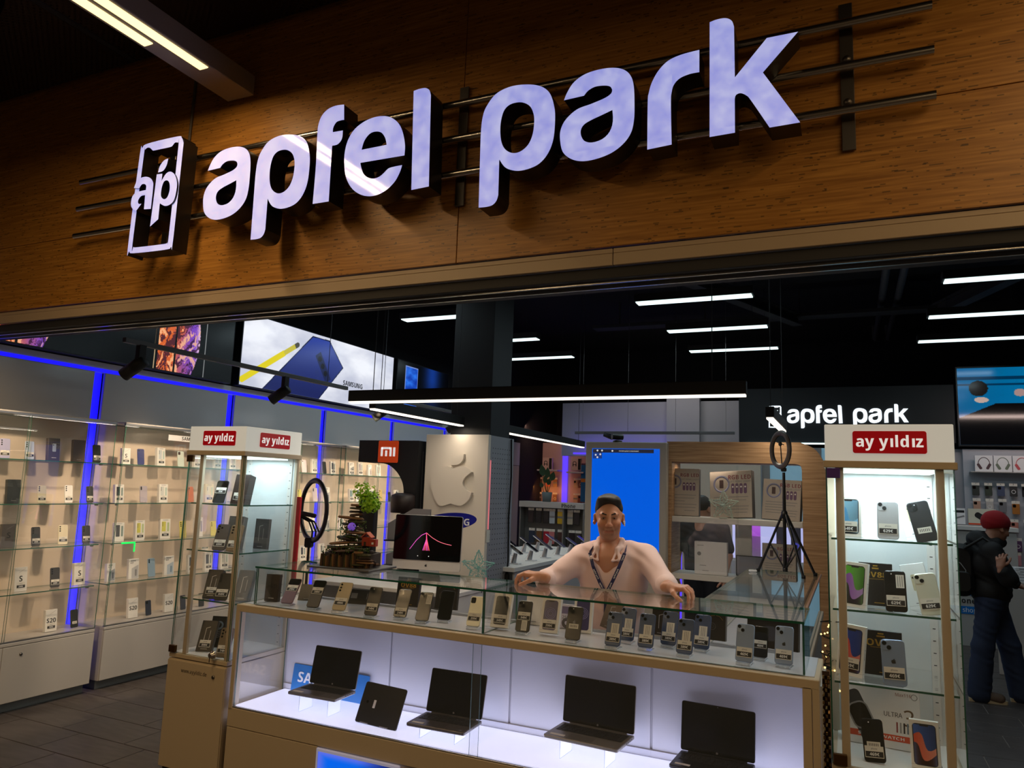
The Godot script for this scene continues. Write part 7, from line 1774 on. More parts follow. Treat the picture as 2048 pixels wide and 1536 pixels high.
func items_counter() -> void:
	phone_box("dark brown box lettered Flip at the left end of the counter case", Vector3(-3.095, 0.987, -3.446), 8, 3, 0, {"art": "flip", "c": lin(52, 42, 36), "w": 0.09, "h": 0.155}, "phones and boxes in the counter case")
	phone("mauve folding phone with black upper half, leaning", Vector3(-2.928, 0.999, -3.387), 14, 42, 0, {"cam": 7, "tag": "299\u20ac", "stand": 1, "w": 0.074, "tagy": 0.6, "h": 0.165, "c": lin(120, 92, 106)}, "phones and boxes in the counter case")
	phone_box("black box behind the dark folding phone in the counter case", Vector3(-2.959, 0.987, -3.599), 18, 30, 0, {"art": "plain", "c": lin(18, 18, 20), "w": 0.115, "d": 0.035, "h": 0.1}, "phones and boxes in the counter case")
	phone("dark folding phone with tag in front of a black box", Vector3(-2.728, 0.999, -3.369), 14, 36, 0, {"cam": 7, "tag": "289\u20ac", "stand": 1, "w": 0.074, "tagy": 0.6, "h": 0.165, "c": lin(58, 56, 58)}, "phones and boxes in the counter case")
	phone("sand coloured phone with three lenses and tag", Vector3(-2.557, 0.999, -3.377), 10, 34, 0, {"cam": 3, "tag": "499\u20ac", "stand": 1, "tagy": 0.3, "h": 0.165, "w": 0.08, "c": lin(170, 156, 128)}, "phones and boxes in the counter case")
	phone_box("low dark box with grey label right of the sand phone", Vector3(-2.646, 0.987, -3.679), 14, 32, 0, {"art": "label", "c": lin(26, 24, 26), "w": 0.13, "d": 0.035, "h": 0.09}, "phones and boxes in the counter case")
	phone("black phone with a bright reflection and tag 249\u20ac", Vector3(-2.330, 0.999, -3.354), 10, 26, 0, {"cam": 6, "tag": "249\u20ac", "stand": 1, "tagy": 0.28, "h": 0.152, "w": 0.074, "c": lin(24, 24, 26)}, "phones and boxes in the counter case")
	phone_box("tall dark box lettered OV88 inside the counter case", Vector3(-2.376, 0.987, -3.775), 8, 10, 0, {"art": "OV88", "c": lin(36, 30, 30), "w": 0.14, "d": 0.03, "h": 0.165}, "phones and boxes in the counter case")
	phone("black phone with tag before the OV88 box on counter", Vector3(-2.174, 0.999, -3.396), 10, 28, 0, {"cam": 6, "tag": "249\u20ac", "stand": 1, "tagy": 0.2, "h": 0.152, "w": 0.074, "c": lin(24, 24, 26)}, "phones and boxes in the counter case")
	phone("black phone with a white paper sticker, no price tag", Vector3(-2.029, 0.999, -3.379), 10, 28, 0, {"cam": 6, "sticker": 2, "stand": 1, "h": 0.152, "w": 0.074, "c": lin(24, 24, 26)}, "phones and boxes in the counter case")
	phone_box("black box with golden watch drawing in the counter case", Vector3(-2.142, 0.987, -3.822), 8, 10, 0, {"art": "watch", "c": lin(28, 26, 26), "w": 0.135, "d": 0.03, "h": 0.15}, "phones and boxes in the counter case")
	phone("plain dark phone leaning before the golden watch box", Vector3(-1.951, 0.999, -3.471), 12, 28, 0, {"cam": 0, "stand": 1, "h": 0.155, "w": 0.075, "c": lin(24, 24, 26)}, "phones and boxes in the counter case")
	phone("silver phone with tag 299\u20ac left of the glass divider", Vector3(-1.744, 0.999, -3.402), 6, 26, 0, {"cam": 2, "tag": "299\u20ac", "stand": 1, "tagy": 0.3, "h": 0.152, "w": 0.074, "c": lin(214, 214, 196)}, "phones and boxes in the counter case")
	phone_box("white box picturing black phone, tag 349\u20ac, right of glass divider", Vector3(-1.625, 0.999, -3.455), 6, 22, 0, {"art": "back", "pc": lin(40, 42, 46), "tag": "349\u20ac", "w": 0.095, "d": 0.03, "h": 0.17, "c": lin(236, 234, 228)}, "phones and boxes in the counter case")
	phone("black phone with tag 349\u20ac and long sticker below", Vector3(-1.481, 0.999, -3.419), 6, 22, 0, {"cam": 6, "tag": "349\u20ac", "sticker": 3, "stand": 1, "tagy": 0.5, "h": 0.15, "w": 0.073, "c": lin(24, 24, 26)}, "phones and boxes in the counter case")
	phone_box("white box standing behind the black phone tagged 349\u20ac", Vector3(-1.534, 0.987, -3.683), 6, 10, 0, {"art": "plain", "w": 0.09, "d": 0.034, "h": 0.17, "c": lin(236, 234, 228)}, "phones and boxes in the counter case")
	phone_box("white box picturing a violet-ringed phone, tag 299\u20ac", Vector3(-1.365, 0.999, -3.471), 4, 20, 0, {"art": "rings", "tag": "299\u20ac", "w": 0.095, "d": 0.03, "h": 0.17, "c": lin(236, 234, 228)}, "phones and boxes in the counter case")
	phone_box("small violet and white box lettered 2500", Vector3(-1.354, 0.987, -3.695), 4, 8, 0, {"art": "power", "w": 0.09, "d": 0.03, "c": lin(206, 204, 226), "h": 0.12}, "phones and boxes in the counter case")
	phone_box("white box picturing violet rings behind the copper-black phone", Vector3(-1.247, 0.987, -3.629), 4, 12, 0, {"art": "rings", "w": 0.095, "d": 0.03, "h": 0.17, "c": lin(236, 234, 228)}, "phones and boxes in the counter case")
	phone("dark brown-black phone with barcode sticker in the case middle", Vector3(-1.208, 0.999, -3.381), 2, 22, 0, {"cam": 6, "sticker": 4, "stand": 1, "apple": 1, "h": 0.155, "w": 0.075, "c": lin(24, 24, 26)}, "phones and boxes in the counter case")
	phone_box("olive box leaning behind the first navy phone", Vector3(-1.171, 0.987, -3.810), -8, 16, -12, {"art": "bracket", "c": lin(112, 96, 84), "w": 0.09, "d": 0.02, "h": 0.15}, "phones and boxes in the counter case")
	phone("navy phone tagged 389\u20ac, first from the left, front", Vector3(-1.008, 0.999, -3.362), -2, 22, 0, {"cam": 5, "tag": "389\u20ac", "sticker": 5, "stand": 1, "tagy": 0.24, "h": 0.152, "w": 0.074, "c": lin(48, 72, 112)}, "phones and boxes in the counter case")
	phone("navy phone tagged 389\u20ac, rear, half behind the first", Vector3(-0.988, 0.999, -3.520), -2, 20, 0, {"cam": 5, "tag": "389\u20ac", "sticker": 5, "stand": 1, "tagy": 0.24, "h": 0.152, "w": 0.074, "c": lin(48, 72, 112)}, "phones and boxes in the counter case")
	phone("navy phone tagged 389\u20ac, third from left, beside the rear one", Vector3(-0.870, 0.999, -3.418), -2, 20, 0, {"cam": 5, "tag": "389\u20ac", "sticker": 5, "stand": 1, "tagy": 0.24, "h": 0.15, "w": 0.073, "c": lin(48, 72, 112)}, "phones and boxes in the counter case")
	phone_box("dark box behind and between the third and fourth navy phones", Vector3(-0.888, 0.987, -3.806), -4, 8, 0, {"art": "bracket", "c": lin(40, 32, 26), "w": 0.1, "d": 0.03, "h": 0.13}, "phones and boxes in the counter case")
	phone("navy phone tagged 389\u20ac, fourth from the left", Vector3(-0.792, 0.999, -3.535), -4, 20, 0, {"cam": 5, "tag": "389\u20ac", "sticker": 5, "stand": 1, "tagy": 0.24, "h": 0.152, "w": 0.074, "c": lin(48, 72, 112)}, "phones and boxes in the counter case")
	phone("navy phone tagged 389\u20ac, standing lowest and nearest the glass", Vector3(-0.688, 0.999, -3.385), -4, 20, 0, {"cam": 5, "tag": "389\u20ac", "sticker": 5, "stand": 1, "tagy": 0.24, "h": 0.15, "w": 0.073, "c": lin(48, 72, 112)}, "phones and boxes in the counter case")
	phone("navy phone tagged 389\u20ac, rightmost of the navy ones", Vector3(-0.642, 0.999, -3.536), -4, 20, 0, {"cam": 5, "tag": "389\u20ac", "sticker": 5, "stand": 1, "tagy": 0.24, "h": 0.152, "w": 0.074, "c": lin(48, 72, 112)}, "phones and boxes in the counter case")
	phone_box("dark box with golden line drawing right of the navy phones", Vector3(-0.629, 0.987, -3.840), -6, 6, 0, {"art": "watch", "c": lin(44, 36, 30), "w": 0.1, "d": 0.03, "h": 0.13}, "phones and boxes in the counter case")
	phone("light blue-grey phone tagged 469\u20ac, left one of the pair", Vector3(-0.433, 0.999, -3.377), -6, 16, 0, {"cam": 5, "tag": "469\u20ac", "stand": 1, "tagy": 0.25, "h": 0.155, "w": 0.075, "c": lin(134, 154, 184)}, "phones and boxes in the counter case")
	phone("black phone tagged 469\u20ac between the two light blue ones", Vector3(-0.383, 0.999, -3.510), -6, 16, 0, {"cam": 0, "tag": "469\u20ac", "stand": 1, "tagy": 0.42, "h": 0.13, "w": 0.063, "c": lin(24, 24, 26)}, "phones and boxes in the counter case")
	phone("light blue-grey phone tagged 469\u20ac, right one of the pair", Vector3(-0.279, 0.999, -3.426), -8, 16, 1, {"cam": 5, "tag": "469\u20ac", "stand": 1, "tagy": 0.25, "apple": 1, "h": 0.155, "w": 0.075, "c": lin(134, 154, 184)}, "phones and boxes in the counter case")
	phone_box("wide black box with dim watch pictures behind the blue-grey phones", Vector3(-0.360, 0.987, -3.796), -8, 8, 0, {"art": "dim", "c": lin(26, 20, 20), "w": 0.235, "d": 0.04, "h": 0.135}, "phones and boxes in the counter case")

func laptop(label: String, at: Vector3, yaw: float, w: float, d: float, c: Color, open: float, lid_h: float, stand := 0.0) -> void:
	var o := thing("laptop", label, "laptop", at, yaw, "laptops in the lit showcase")
	var deckm := cmat(c, 0.35, 0.5)
	obj("base", slab(w, d, 0.016, 0.012, 0.003), deckm, o, Vector3(0, 0, -d / 2), Basis(Vector3.RIGHT, -PI / 2))
	var kb := obj("key_bed", box(Vector3(w * 0.9, 0.001, d * 0.46), 0.0), M["satin black"], o, Vector3(0, 0.0162, -d * 0.66))
	for r in 5:
		var s := begin()
		for k in 14: add_box(s, Vector3((k - 6.5) * w * 0.063, 0.001, (r - 2) * d * 0.087), Vector3(w * 0.054, 0.0016, d * 0.072), 0.0004)
		obj("key_row", done(s), mat("key black", lin(26, 26, 28), 0.6), kb)
	obj("touchpad", box(Vector3(w * 0.34, 0.0006, d * 0.28)), cmat(c.darkened(0.15), 0.3, 0.4), o, Vector3(-w * 0.03, 0.0163, -d * 0.2))
	obj("paper_sticker", box(Vector3(w * 0.2, 0.0005, d * 0.1)), M["paper"], o, Vector3(-w * 0.34, 0.0163, -d * 0.15))
	obj("badge", box(Vector3(0.014, 0.0005, 0.012)), M["print grey"], o, Vector3(w * 0.4, 0.0163, -d * 0.12))
	for k in 4: obj("side_port", box(Vector3(0.001, 0.005, 0.013)), M["print black"], o, Vector3(w / 2, 0.009, -d * (0.5 + k * 0.1)))
	var b := turn(0, open)
	var hinge := Vector3(0, 0.016, -d + 0.008)
	var lid := obj("lid", slab(w, lid_h, 0.006, 0.01, 0.0015), deckm, o, hinge + b * Vector3(0, lid_h / 2 + 0.004, -0.003), b)
	obj("screen", slab(w - 0.004, lid_h - 0.004, 0.001, 0.008, 0.0003), M["screen black"], lid, Vector3(0, 0, 0.006))
	obj("camera_dot", disc(0.002, 0.0004, 8), M["print grey"], lid, Vector3(0, lid_h / 2 - 0.007, 0.007))
	obj("maker_mark", disc(0.005, 0.0004, 12), M["print grey"], lid, Vector3(0, -lid_h / 2 + 0.012, 0.007))
	obj("hinge_bar", box(Vector3(w * 0.8, 0.008, 0.008), 0.002), cmat(c.darkened(0.3), 0.4, 0.4), o, hinge)
	if stand > 0.0:
		var st := thing("laptop_stand", "clear acrylic stand under the " + label, "stand", at - Vector3(0, stand, 0), yaw, "clear laptop stands")
		for q in [[-0.3, "side_sheet"], [0.3, "side_sheet"]]:
			obj("side_sheet", pane(Vector3(0.003, stand - 0.002, d * 0.6), M.acrylic, M.acrylic_edge), null, st, Vector3(q[0] * w, stand / 2, -d * 0.45))
		obj("top_sheet", pane(Vector3(w * 0.62, 0.003, d * 0.6), M.acrylic, M.acrylic_edge), null, st, Vector3(0, stand - 0.0018, -d * 0.45))

func build_laptops() -> void:
	var y := 0.4335
	laptop("open silver laptop before the blue brand card, at the left", Vector3(-2.69, y + 0.093, -3.362), 2.0, 0.315, 0.2, lin(120, 114, 108), 12.0, 0.205, 0.092)
	laptop("open grey laptop just left of the glass joint", Vector3(-1.9, y + 0.06, -3.338), 2.0, 0.325, 0.215, lin(96, 90, 86), 14.0, 0.215, 0.059)
	laptop("large open silver laptop right of the glass joint", Vector3(-1.175, y + 0.093, -3.42), -4.0, 0.375, 0.235, lin(140, 134, 124), 6.0, 0.22, 0.092)
	laptop("open black laptop nearest the right end of the showcase", Vector3(-0.6, y + 0.06, -3.44), -3.0, 0.335, 0.215, lin(44, 44, 48), 6.0, 0.215, 0.059)
	var t := thing("tablet_computer", "black tablet leaning with its back to the viewer, small white label", "tablet", Vector3(-2.29, y, -3.4), 3.0)
	t.basis = turn(3, 24, -3)
	obj("shell", slab(0.255, 0.205, 0.009, 0.012, 0.002), M["satin black"], t, Vector3(0, 0.105, -0.005))
	obj("paper_label", box(Vector3(0.014, 0.04, 0.0005)), M["paper"], t, Vector3(-0.04, 0.105, 0.0045))
	obj("lens", disc(0.007, 0.001, 12), M["lens glass"], t, Vector3(-0.085, 0.11, 0.004))
	for k in 2: obj("hinge", box(Vector3(0.05, 0.006, 0.004), 0.001), M["dull steel"], t, Vector3(-0.07 + k * 0.12, 0.008, 0.004))
	var ts := thing("tablet_stand", "clear acrylic easel behind the black tablet", "stand", Vector3(-2.29, y, -3.44), 3.0)
	obj("easel_sheet", pane(Vector3(0.14, 0.12, 0.003), M.acrylic, M.acrylic_edge), null, ts, Vector3(0, 0.065, -0.024), turn(0, 24))
	obj("easel_foot", pane(Vector3(0.14, 0.003, 0.1), M.acrylic, M.acrylic_edge), null, ts, Vector3(0, 0.0025, -0.03))
	var c := thing("brand_card", "blue brand card with white letters standing behind the first laptop", "sign", Vector3(-2.83, y, -3.69), 0.0)
	c.basis = turn(-1, 8, 0)
	obj("card", slab(0.56, 0.155, 0.006, 0.008, 0.001), mat("card blue", lin(40, 120, 190), 0.35), c, Vector3(0, 0.079, -0.003))
	lettering("SAMSUNG", 0.058, M["print white"], c, Vector3(-0.02, 0.085, 0.0035), Basis.IDENTITY, true, 0.004, "lettering", 1.1)

func build_small() -> void:
	# string of lights and glittering ribbon between counter and right tower
	var o := thing("light_string", "string of tiny warm lights hanging between counter and right tower", "string lights", Vector3(-0.1, 0.7, -3.75))
	var rng := RandomNumberGenerator.new()
	rng.seed = 9
	var path := []
	for k in 90: path.append(Vector3(rng.randf_range(-0.05, 0.07), 0.45 - k * 0.0035 + rng.randf_range(-0.025, 0.025), rng.randf_range(-0.05, 0.05)))
	obj("wire", tube(path, 0.0022, 4), M["rubber"], o)
	var bulb := mat("tiny bulb", lin(255, 220, 150), 0.3, 0.0, 3.0, lin(255, 206, 120))
	for k in range(0, 90, 2): obj("bulb", box(Vector3(0.007, 0.007, 0.007), 0.002), bulb, o, path[k] + Vector3(0, 0.004, 0.003))
	var g := thing("glitter_ribbon", "narrow glittering brown sequin ribbon between counter and right tower", "ribbon", Vector3(-0.113, 0.08, -3.34))
	var cols := [lin(70, 44, 26), lin(150, 120, 80), lin(40, 26, 18), lin(190, 170, 130)]
	for y in 56:
		for x in 3: obj("sequin", box(Vector3(0.008, 0.014, 0.003), 0.001), mat("sequin %d" % ((x * 7 + y * 5) % 4), cols[(x * 7 + y * 5) % 4], 0.2, 0.8), g, Vector3((x - 1) * 0.0095, y * 0.0165, 0), Basis(Vector3.UP, rng.randf_range(-0.5, 0.5)) * Basis(Vector3.RIGHT, rng.randf_range(-0.4, 0.4)))
	obj("backing", box(Vector3(0.028, 0.94, 0.002), 0.0, Vector3(0, 0.46, -0.004)), cmat(lin(60, 40, 24), 0.8), g)

# ---------------------------------------------------------------- people: smooth bodies from joints
func cap(a: Vector3, b: Vector3, ra: float, rb: float, k := 0.03, cut := false) -> Array:
	var ab := b - a
	return [0, a, ab, ra, rb, k, cut, 1.0 / maxf(ab.length_squared(), 1e-9)]

func egg(c: Vector3, r: Vector3, k := 0.03, cut := false, turned := Basis.IDENTITY) -> Array:
	return [1, c, r, 0.0, 0.0, k, cut, turned.inverse()]

func moved(prims: Array, xf: Transform3D) -> Array:
	var out := []
	for q in prims:
		var n: Array = q.duplicate()
		n[1] = xf * q[1]
		if q[0] == 0: n[2] = xf.basis * q[2]
		else: n[7] = q[7] * xf.basis.inverse()
		out.append(n)
	return out

func field(p: Vector3, prims: Array, fold: float) -> float:
	var d := 1e3
	for q in prims:
		var e: float
		var l: Vector3 = p - q[1]
		if q[0] == 0:
			var t := clampf(l.dot(q[2]) * q[7], 0.0, 1.0)
			e = (l - q[2] * t).length() - lerpf(q[3], q[4], t)
		else:
			l = q[7] * l
			var k0: float = (l / q[2]).length()
			var k1: float = (l / (q[2] * q[2])).length()
			e = k0 * (k0 - 1.0) / maxf(k1, 1e-6)
		var k: float = q[5]
		if q[6]:
			e = -e
			var h := maxf(k - absf(d - e), 0.0) / k
			d = maxf(d, e) + h * h * k * 0.25
		else:
			var h := maxf(k - absf(d - e), 0.0) / k
			d = minf(d, e) - h * h * k * 0.25
	if fold > 0.0 and absf(d) < 0.05:
		d += fold * sin(p.x * 38.0 + p.y * 61.0 + 2.2 * sin(p.y * 27.0 + p.z * 19.0)) * (0.6 + 0.4 * sin(p.x * 17.0 - p.z * 31.0))
	return d

func skin_over(prims: Array, cell: float, s: SurfaceTool, base: int, tint: Callable, fold := 0.0, keep := AABB()) -> int:    # surface nets; returns how many vertices it added
	var lo := Vector3.ONE * 1e3
	var hi := Vector3.ONE * -1e3
	for q in prims:
		if q[6]: continue
		var ends := [q[1], q[1] + q[2]] if q[0] == 0 else [q[1]]
		var r: float = maxf(q[3], q[4]) if q[0] == 0 else maxf(q[2].x, maxf(q[2].y, q[2].z))
		for p in ends:
			lo = lo.min(p - Vector3.ONE * (r + 0.02))
			hi = hi.max(p + Vector3.ONE * (r + 0.02))
	if keep.size != Vector3.ZERO:
		lo = lo.max(keep.position)
		hi = hi.min(keep.end)
	var B := 6
	var nb := Vector3i(((hi - lo) / (cell * B)).ceil())
	var n := nb * B + Vector3i.ONE
	var F := PackedFloat32Array()
	F.resize(n.x * n.y * n.z)
	F.fill(99.0)
	var ids := PackedInt32Array()
	ids.resize(F.size())
	ids.fill(-1)
	var active := []
	var reach := cell * B * 0.9
	for bz in nb.z:
		for by in nb.y:
			for bx in nb.x:
				var c := lo + (Vector3(bx, by, bz) + Vector3.ONE * 0.5) * cell * B
				if absf(field(c, prims, fold)) > reach: continue
				active.append(Vector3i(bx, by, bz) * B)
				for z in B + 1:
					for y in B + 1:
						for x in B + 1:
							var at: int = (bx * B + x) + n.x * ((by * B + y) + n.y * (bz * B + z))
							if F[at] == 99.0:
								F[at] = field(lo + Vector3(bx * B + x, by * B + y, bz * B + z) * cell, prims, fold)
	var pts := PackedVector3Array()
	var cells := []
	var off := [0, 1, n.x, n.x + 1, n.x * n.y, n.x * n.y + 1, n.x * n.y + n.x, n.x * n.y + n.x + 1]
	var edges := [[0, 1], [2, 3], [4, 5], [6, 7], [0, 2], [1, 3], [4, 6], [5, 7], [0, 4], [1, 5], [2, 6], [3, 7]]
	for b in active:
		for z in B:
			for y in B:
				for x in B:
					var g := Vector3i(b.x + x, b.y + y, b.z + z)
					var at: int = g.x + n.x * (g.y + n.y * g.z)
					var neg := 0
					for o in off:
						if F[at + o] < 0.0: neg += 1
					if neg == 0 or neg == 8: continue
					var sum := Vector3.ZERO
					var cnt := 0
					for e in edges:
						var fa := F[at + off[e[0]]]
						var fb := F[at + off[e[1]]]
						if (fa < 0.0) == (fb < 0.0): continue
						var t := fa / (fa - fb)
						var va := Vector3(e[0] & 1, (e[0] >> 1) & 1, e[0] >> 2)
						var vb := Vector3(e[1] & 1, (e[1] >> 1) & 1, e[1] >> 2)
						sum += va.lerp(vb, t)
						cnt += 1
					ids[at] = pts.size()
					pts.append(lo + (Vector3(g) + sum / cnt) * cell)
					cells.append(at)
	var normals := PackedVector3Array()
	normals.resize(pts.size())
	var faces := PackedInt32Array()
	var step := [1, n.x, n.x * n.y]
	for at in cells:
		for ax in 3:
			var fa := F[at]
			var fb := F[at + step[ax]]
			if (fa < 0.0) == (fb < 0.0): continue
			var u: int = step[(ax + 1) % 3]
			var v: int = step[(ax + 2) % 3]
			if at - u - v < 0: continue
			var q := [ids[at], ids[at - u], ids[at - u - v], ids[at - v]]
			if q.min() < 0: continue
			if fa >= 0.0: q.reverse()
			var nn := (pts[q[1]] - pts[q[0]]).cross(pts[q[2]] - pts[q[0]]) + (pts[q[2]] - pts[q[0]]).cross(pts[q[3]] - pts[q[0]])
			for k in 4: normals[q[k]] += nn
			for k in [0, 2, 1, 0, 3, 2]: faces.append(base + q[k])
	for k in pts.size():
		s.set_normal(normals[k].normalized())
		s.set_color(tint.call(pts[k]))
		s.add_vertex(pts[k])
	for f in faces: s.add_index(f)
	return pts.size()

func cloth(called: String, prims: Array, cell: float, m: Material, parent: Node3D, fold := 0.0) -> MeshInstance3D:
	var s := SurfaceTool.new()
	s.begin(Mesh.PRIMITIVE_TRIANGLES)
	skin_over(prims, cell, s, 0, func(_p): return Color.WHITE, fold)
	return obj(called, s.commit(), m, parent)

func hand(wrist: Vector3, fwd: Vector3, up: Vector3, thumb: Vector3, bend: Array, size := 1.0) -> Array:
	var out := []
	out.append(cap(wrist - fwd * 0.03, wrist + fwd * 0.01, 0.024 * size, 0.024 * size, 0.015))
	for k in 4: out.append(cap(wrist + fwd * 0.012 + thumb * (0.012 - k * 0.009), wrist + fwd * 0.078 * size + thumb * (0.03 - k * 0.0195) * size, 0.0165 * size, 0.0115 * size, 0.012))
	for k in 4:
		var l: float = [0.072, 0.08, 0.074, 0.058][k] * size
		var p: Vector3 = wrist + fwd * [0.084, 0.088, 0.083, 0.074][k] * size + thumb * (0.031 - k * 0.0205) * size + up * 0.003
		var a := 0.0
		var side: Vector3 = thumb * [0.16, 0.04, -0.07, -0.2][k]
		for j in 3:
			a += bend[j] + k * 0.03
			var d: Vector3 = (fwd * cos(a) - up * sin(a) + side).normalized()
			var q: Vector3 = p + d * l * [0.45, 0.3, 0.25][j]
			out.append(cap(p, q, [0.0098, 0.009, 0.0084][j] * size, [0.009, 0.0084, 0.0074][j] * size, 0.004))
			p = q
	var t0 := wrist + fwd * 0.02 + thumb * 0.018 - up * 0.006
	var t1 := t0 + (fwd * 0.5 + thumb * 0.8 - up * 0.25).normalized() * 0.042 * size
	var t2 := t1 + (fwd * 0.75 + thumb * 0.45 - up * 0.45).normalized() * 0.034 * size
	var t3 := t2 + (fwd * 0.85 + thumb * 0.1 - up * 0.5).normalized() * 0.026 * size
	out.append(cap(t0, t1, 0.016 * size, 0.0125 * size, 0.01))
	out.append(cap(t1, t2, 0.0115 * size, 0.0102 * size, 0.005))
	out.append(cap(t2, t3, 0.0102 * size, 0.0086 * size, 0.004))
	return out

func head_prims(smile := true) -> Array:
	var o := [egg(Vector3(0, 0.036, -0.022), Vector3(0.075, 0.088, 0.096), 0.02), egg(Vector3(0, -0.02, 0.018), Vector3(0.064, 0.085, 0.07), 0.03), egg(Vector3(0, -0.072, 0.018), Vector3(0.052, 0.05, 0.06), 0.03), egg(Vector3(0, -0.103, 0.054), Vector3(0.023, 0.018, 0.02), 0.025)]
	o.append(cap(Vector3(-0.036, 0.02, 0.073), Vector3(0.036, 0.02, 0.073), 0.011, 0.011, 0.018))
	for sx in [-1.0, 1.0]:
		o.append(egg(Vector3(sx * 0.041, -0.03, 0.062), Vector3(0.022, 0.02, 0.022), 0.025))
		o.append(egg(Vector3(sx * 0.03, 0.003, 0.097), Vector3(0.018, 0.0105, 0.016), 0.012, true))
		o.append(egg(Vector3(sx * 0.03, 0.004, 0.0765), Vector3(0.0145, 0.0095, 0.0105), 0.004))
		o.append(egg(Vector3(sx * 0.0805, -0.008, -0.008), Vector3(0.009, 0.032, 0.02), 0.008, false, Basis(Vector3.UP, sx * 0.5) * Basis(Vector3.RIGHT, -0.15)))
		o.append(egg(Vector3(sx * 0.088, -0.004, 0.002), Vector3(0.006, 0.018, 0.01), 0.005, true))
	o.append(cap(Vector3(0, 0.014, 0.083), Vector3(0, -0.03, 0.106), 0.008, 0.012, 0.014))
	o.append(egg(Vector3(0, -0.034, 0.106), Vector3(0.0135, 0.012, 0.013), 0.008))
	for sx in [-1.0, 1.0]:
		o.append(egg(Vector3(sx * 0.0125, -0.037, 0.096), Vector3(0.0095, 0.0085, 0.011), 0.007))
		o.append(egg(Vector3(sx * 0.007, -0.046, 0.102), Vector3(0.0035, 0.004, 0.006), 0.003, true))
	o.append(cap(Vector3(-0.02, -0.062, 0.08), Vector3(0.02, -0.062, 0.08), 0.008, 0.008, 0.014))
	o.append(cap(Vector3(-0.018, -0.077, 0.077), Vector3(0.018, -0.077, 0.077), 0.0085, 0.0085, 0.014))
	if smile:
		var m := [Vector3(-0.029, -0.064, 0.079), Vector3(-0.014, -0.069, 0.0885), Vector3(0.0, -0.0695, 0.091), Vector3(0.014, -0.069, 0.0885), Vector3(0.029, -0.064, 0.079)]
		for k in 4: o.append(cap(m[k], m[k + 1], 0.0028, 0.0028, 0.004, true))
		for sx in [-1.0, 1.0]: o.append(cap(Vector3(sx * 0.02, -0.035, 0.092), Vector3(sx * 0.036, -0.066, 0.079), 0.002, 0.0015, 0.008, true))
	o.append(cap(Vector3(0, -0.06, -0.03), Vector3(0, -0.2, -0.05), 0.053, 0.058, 0.03))
	return o

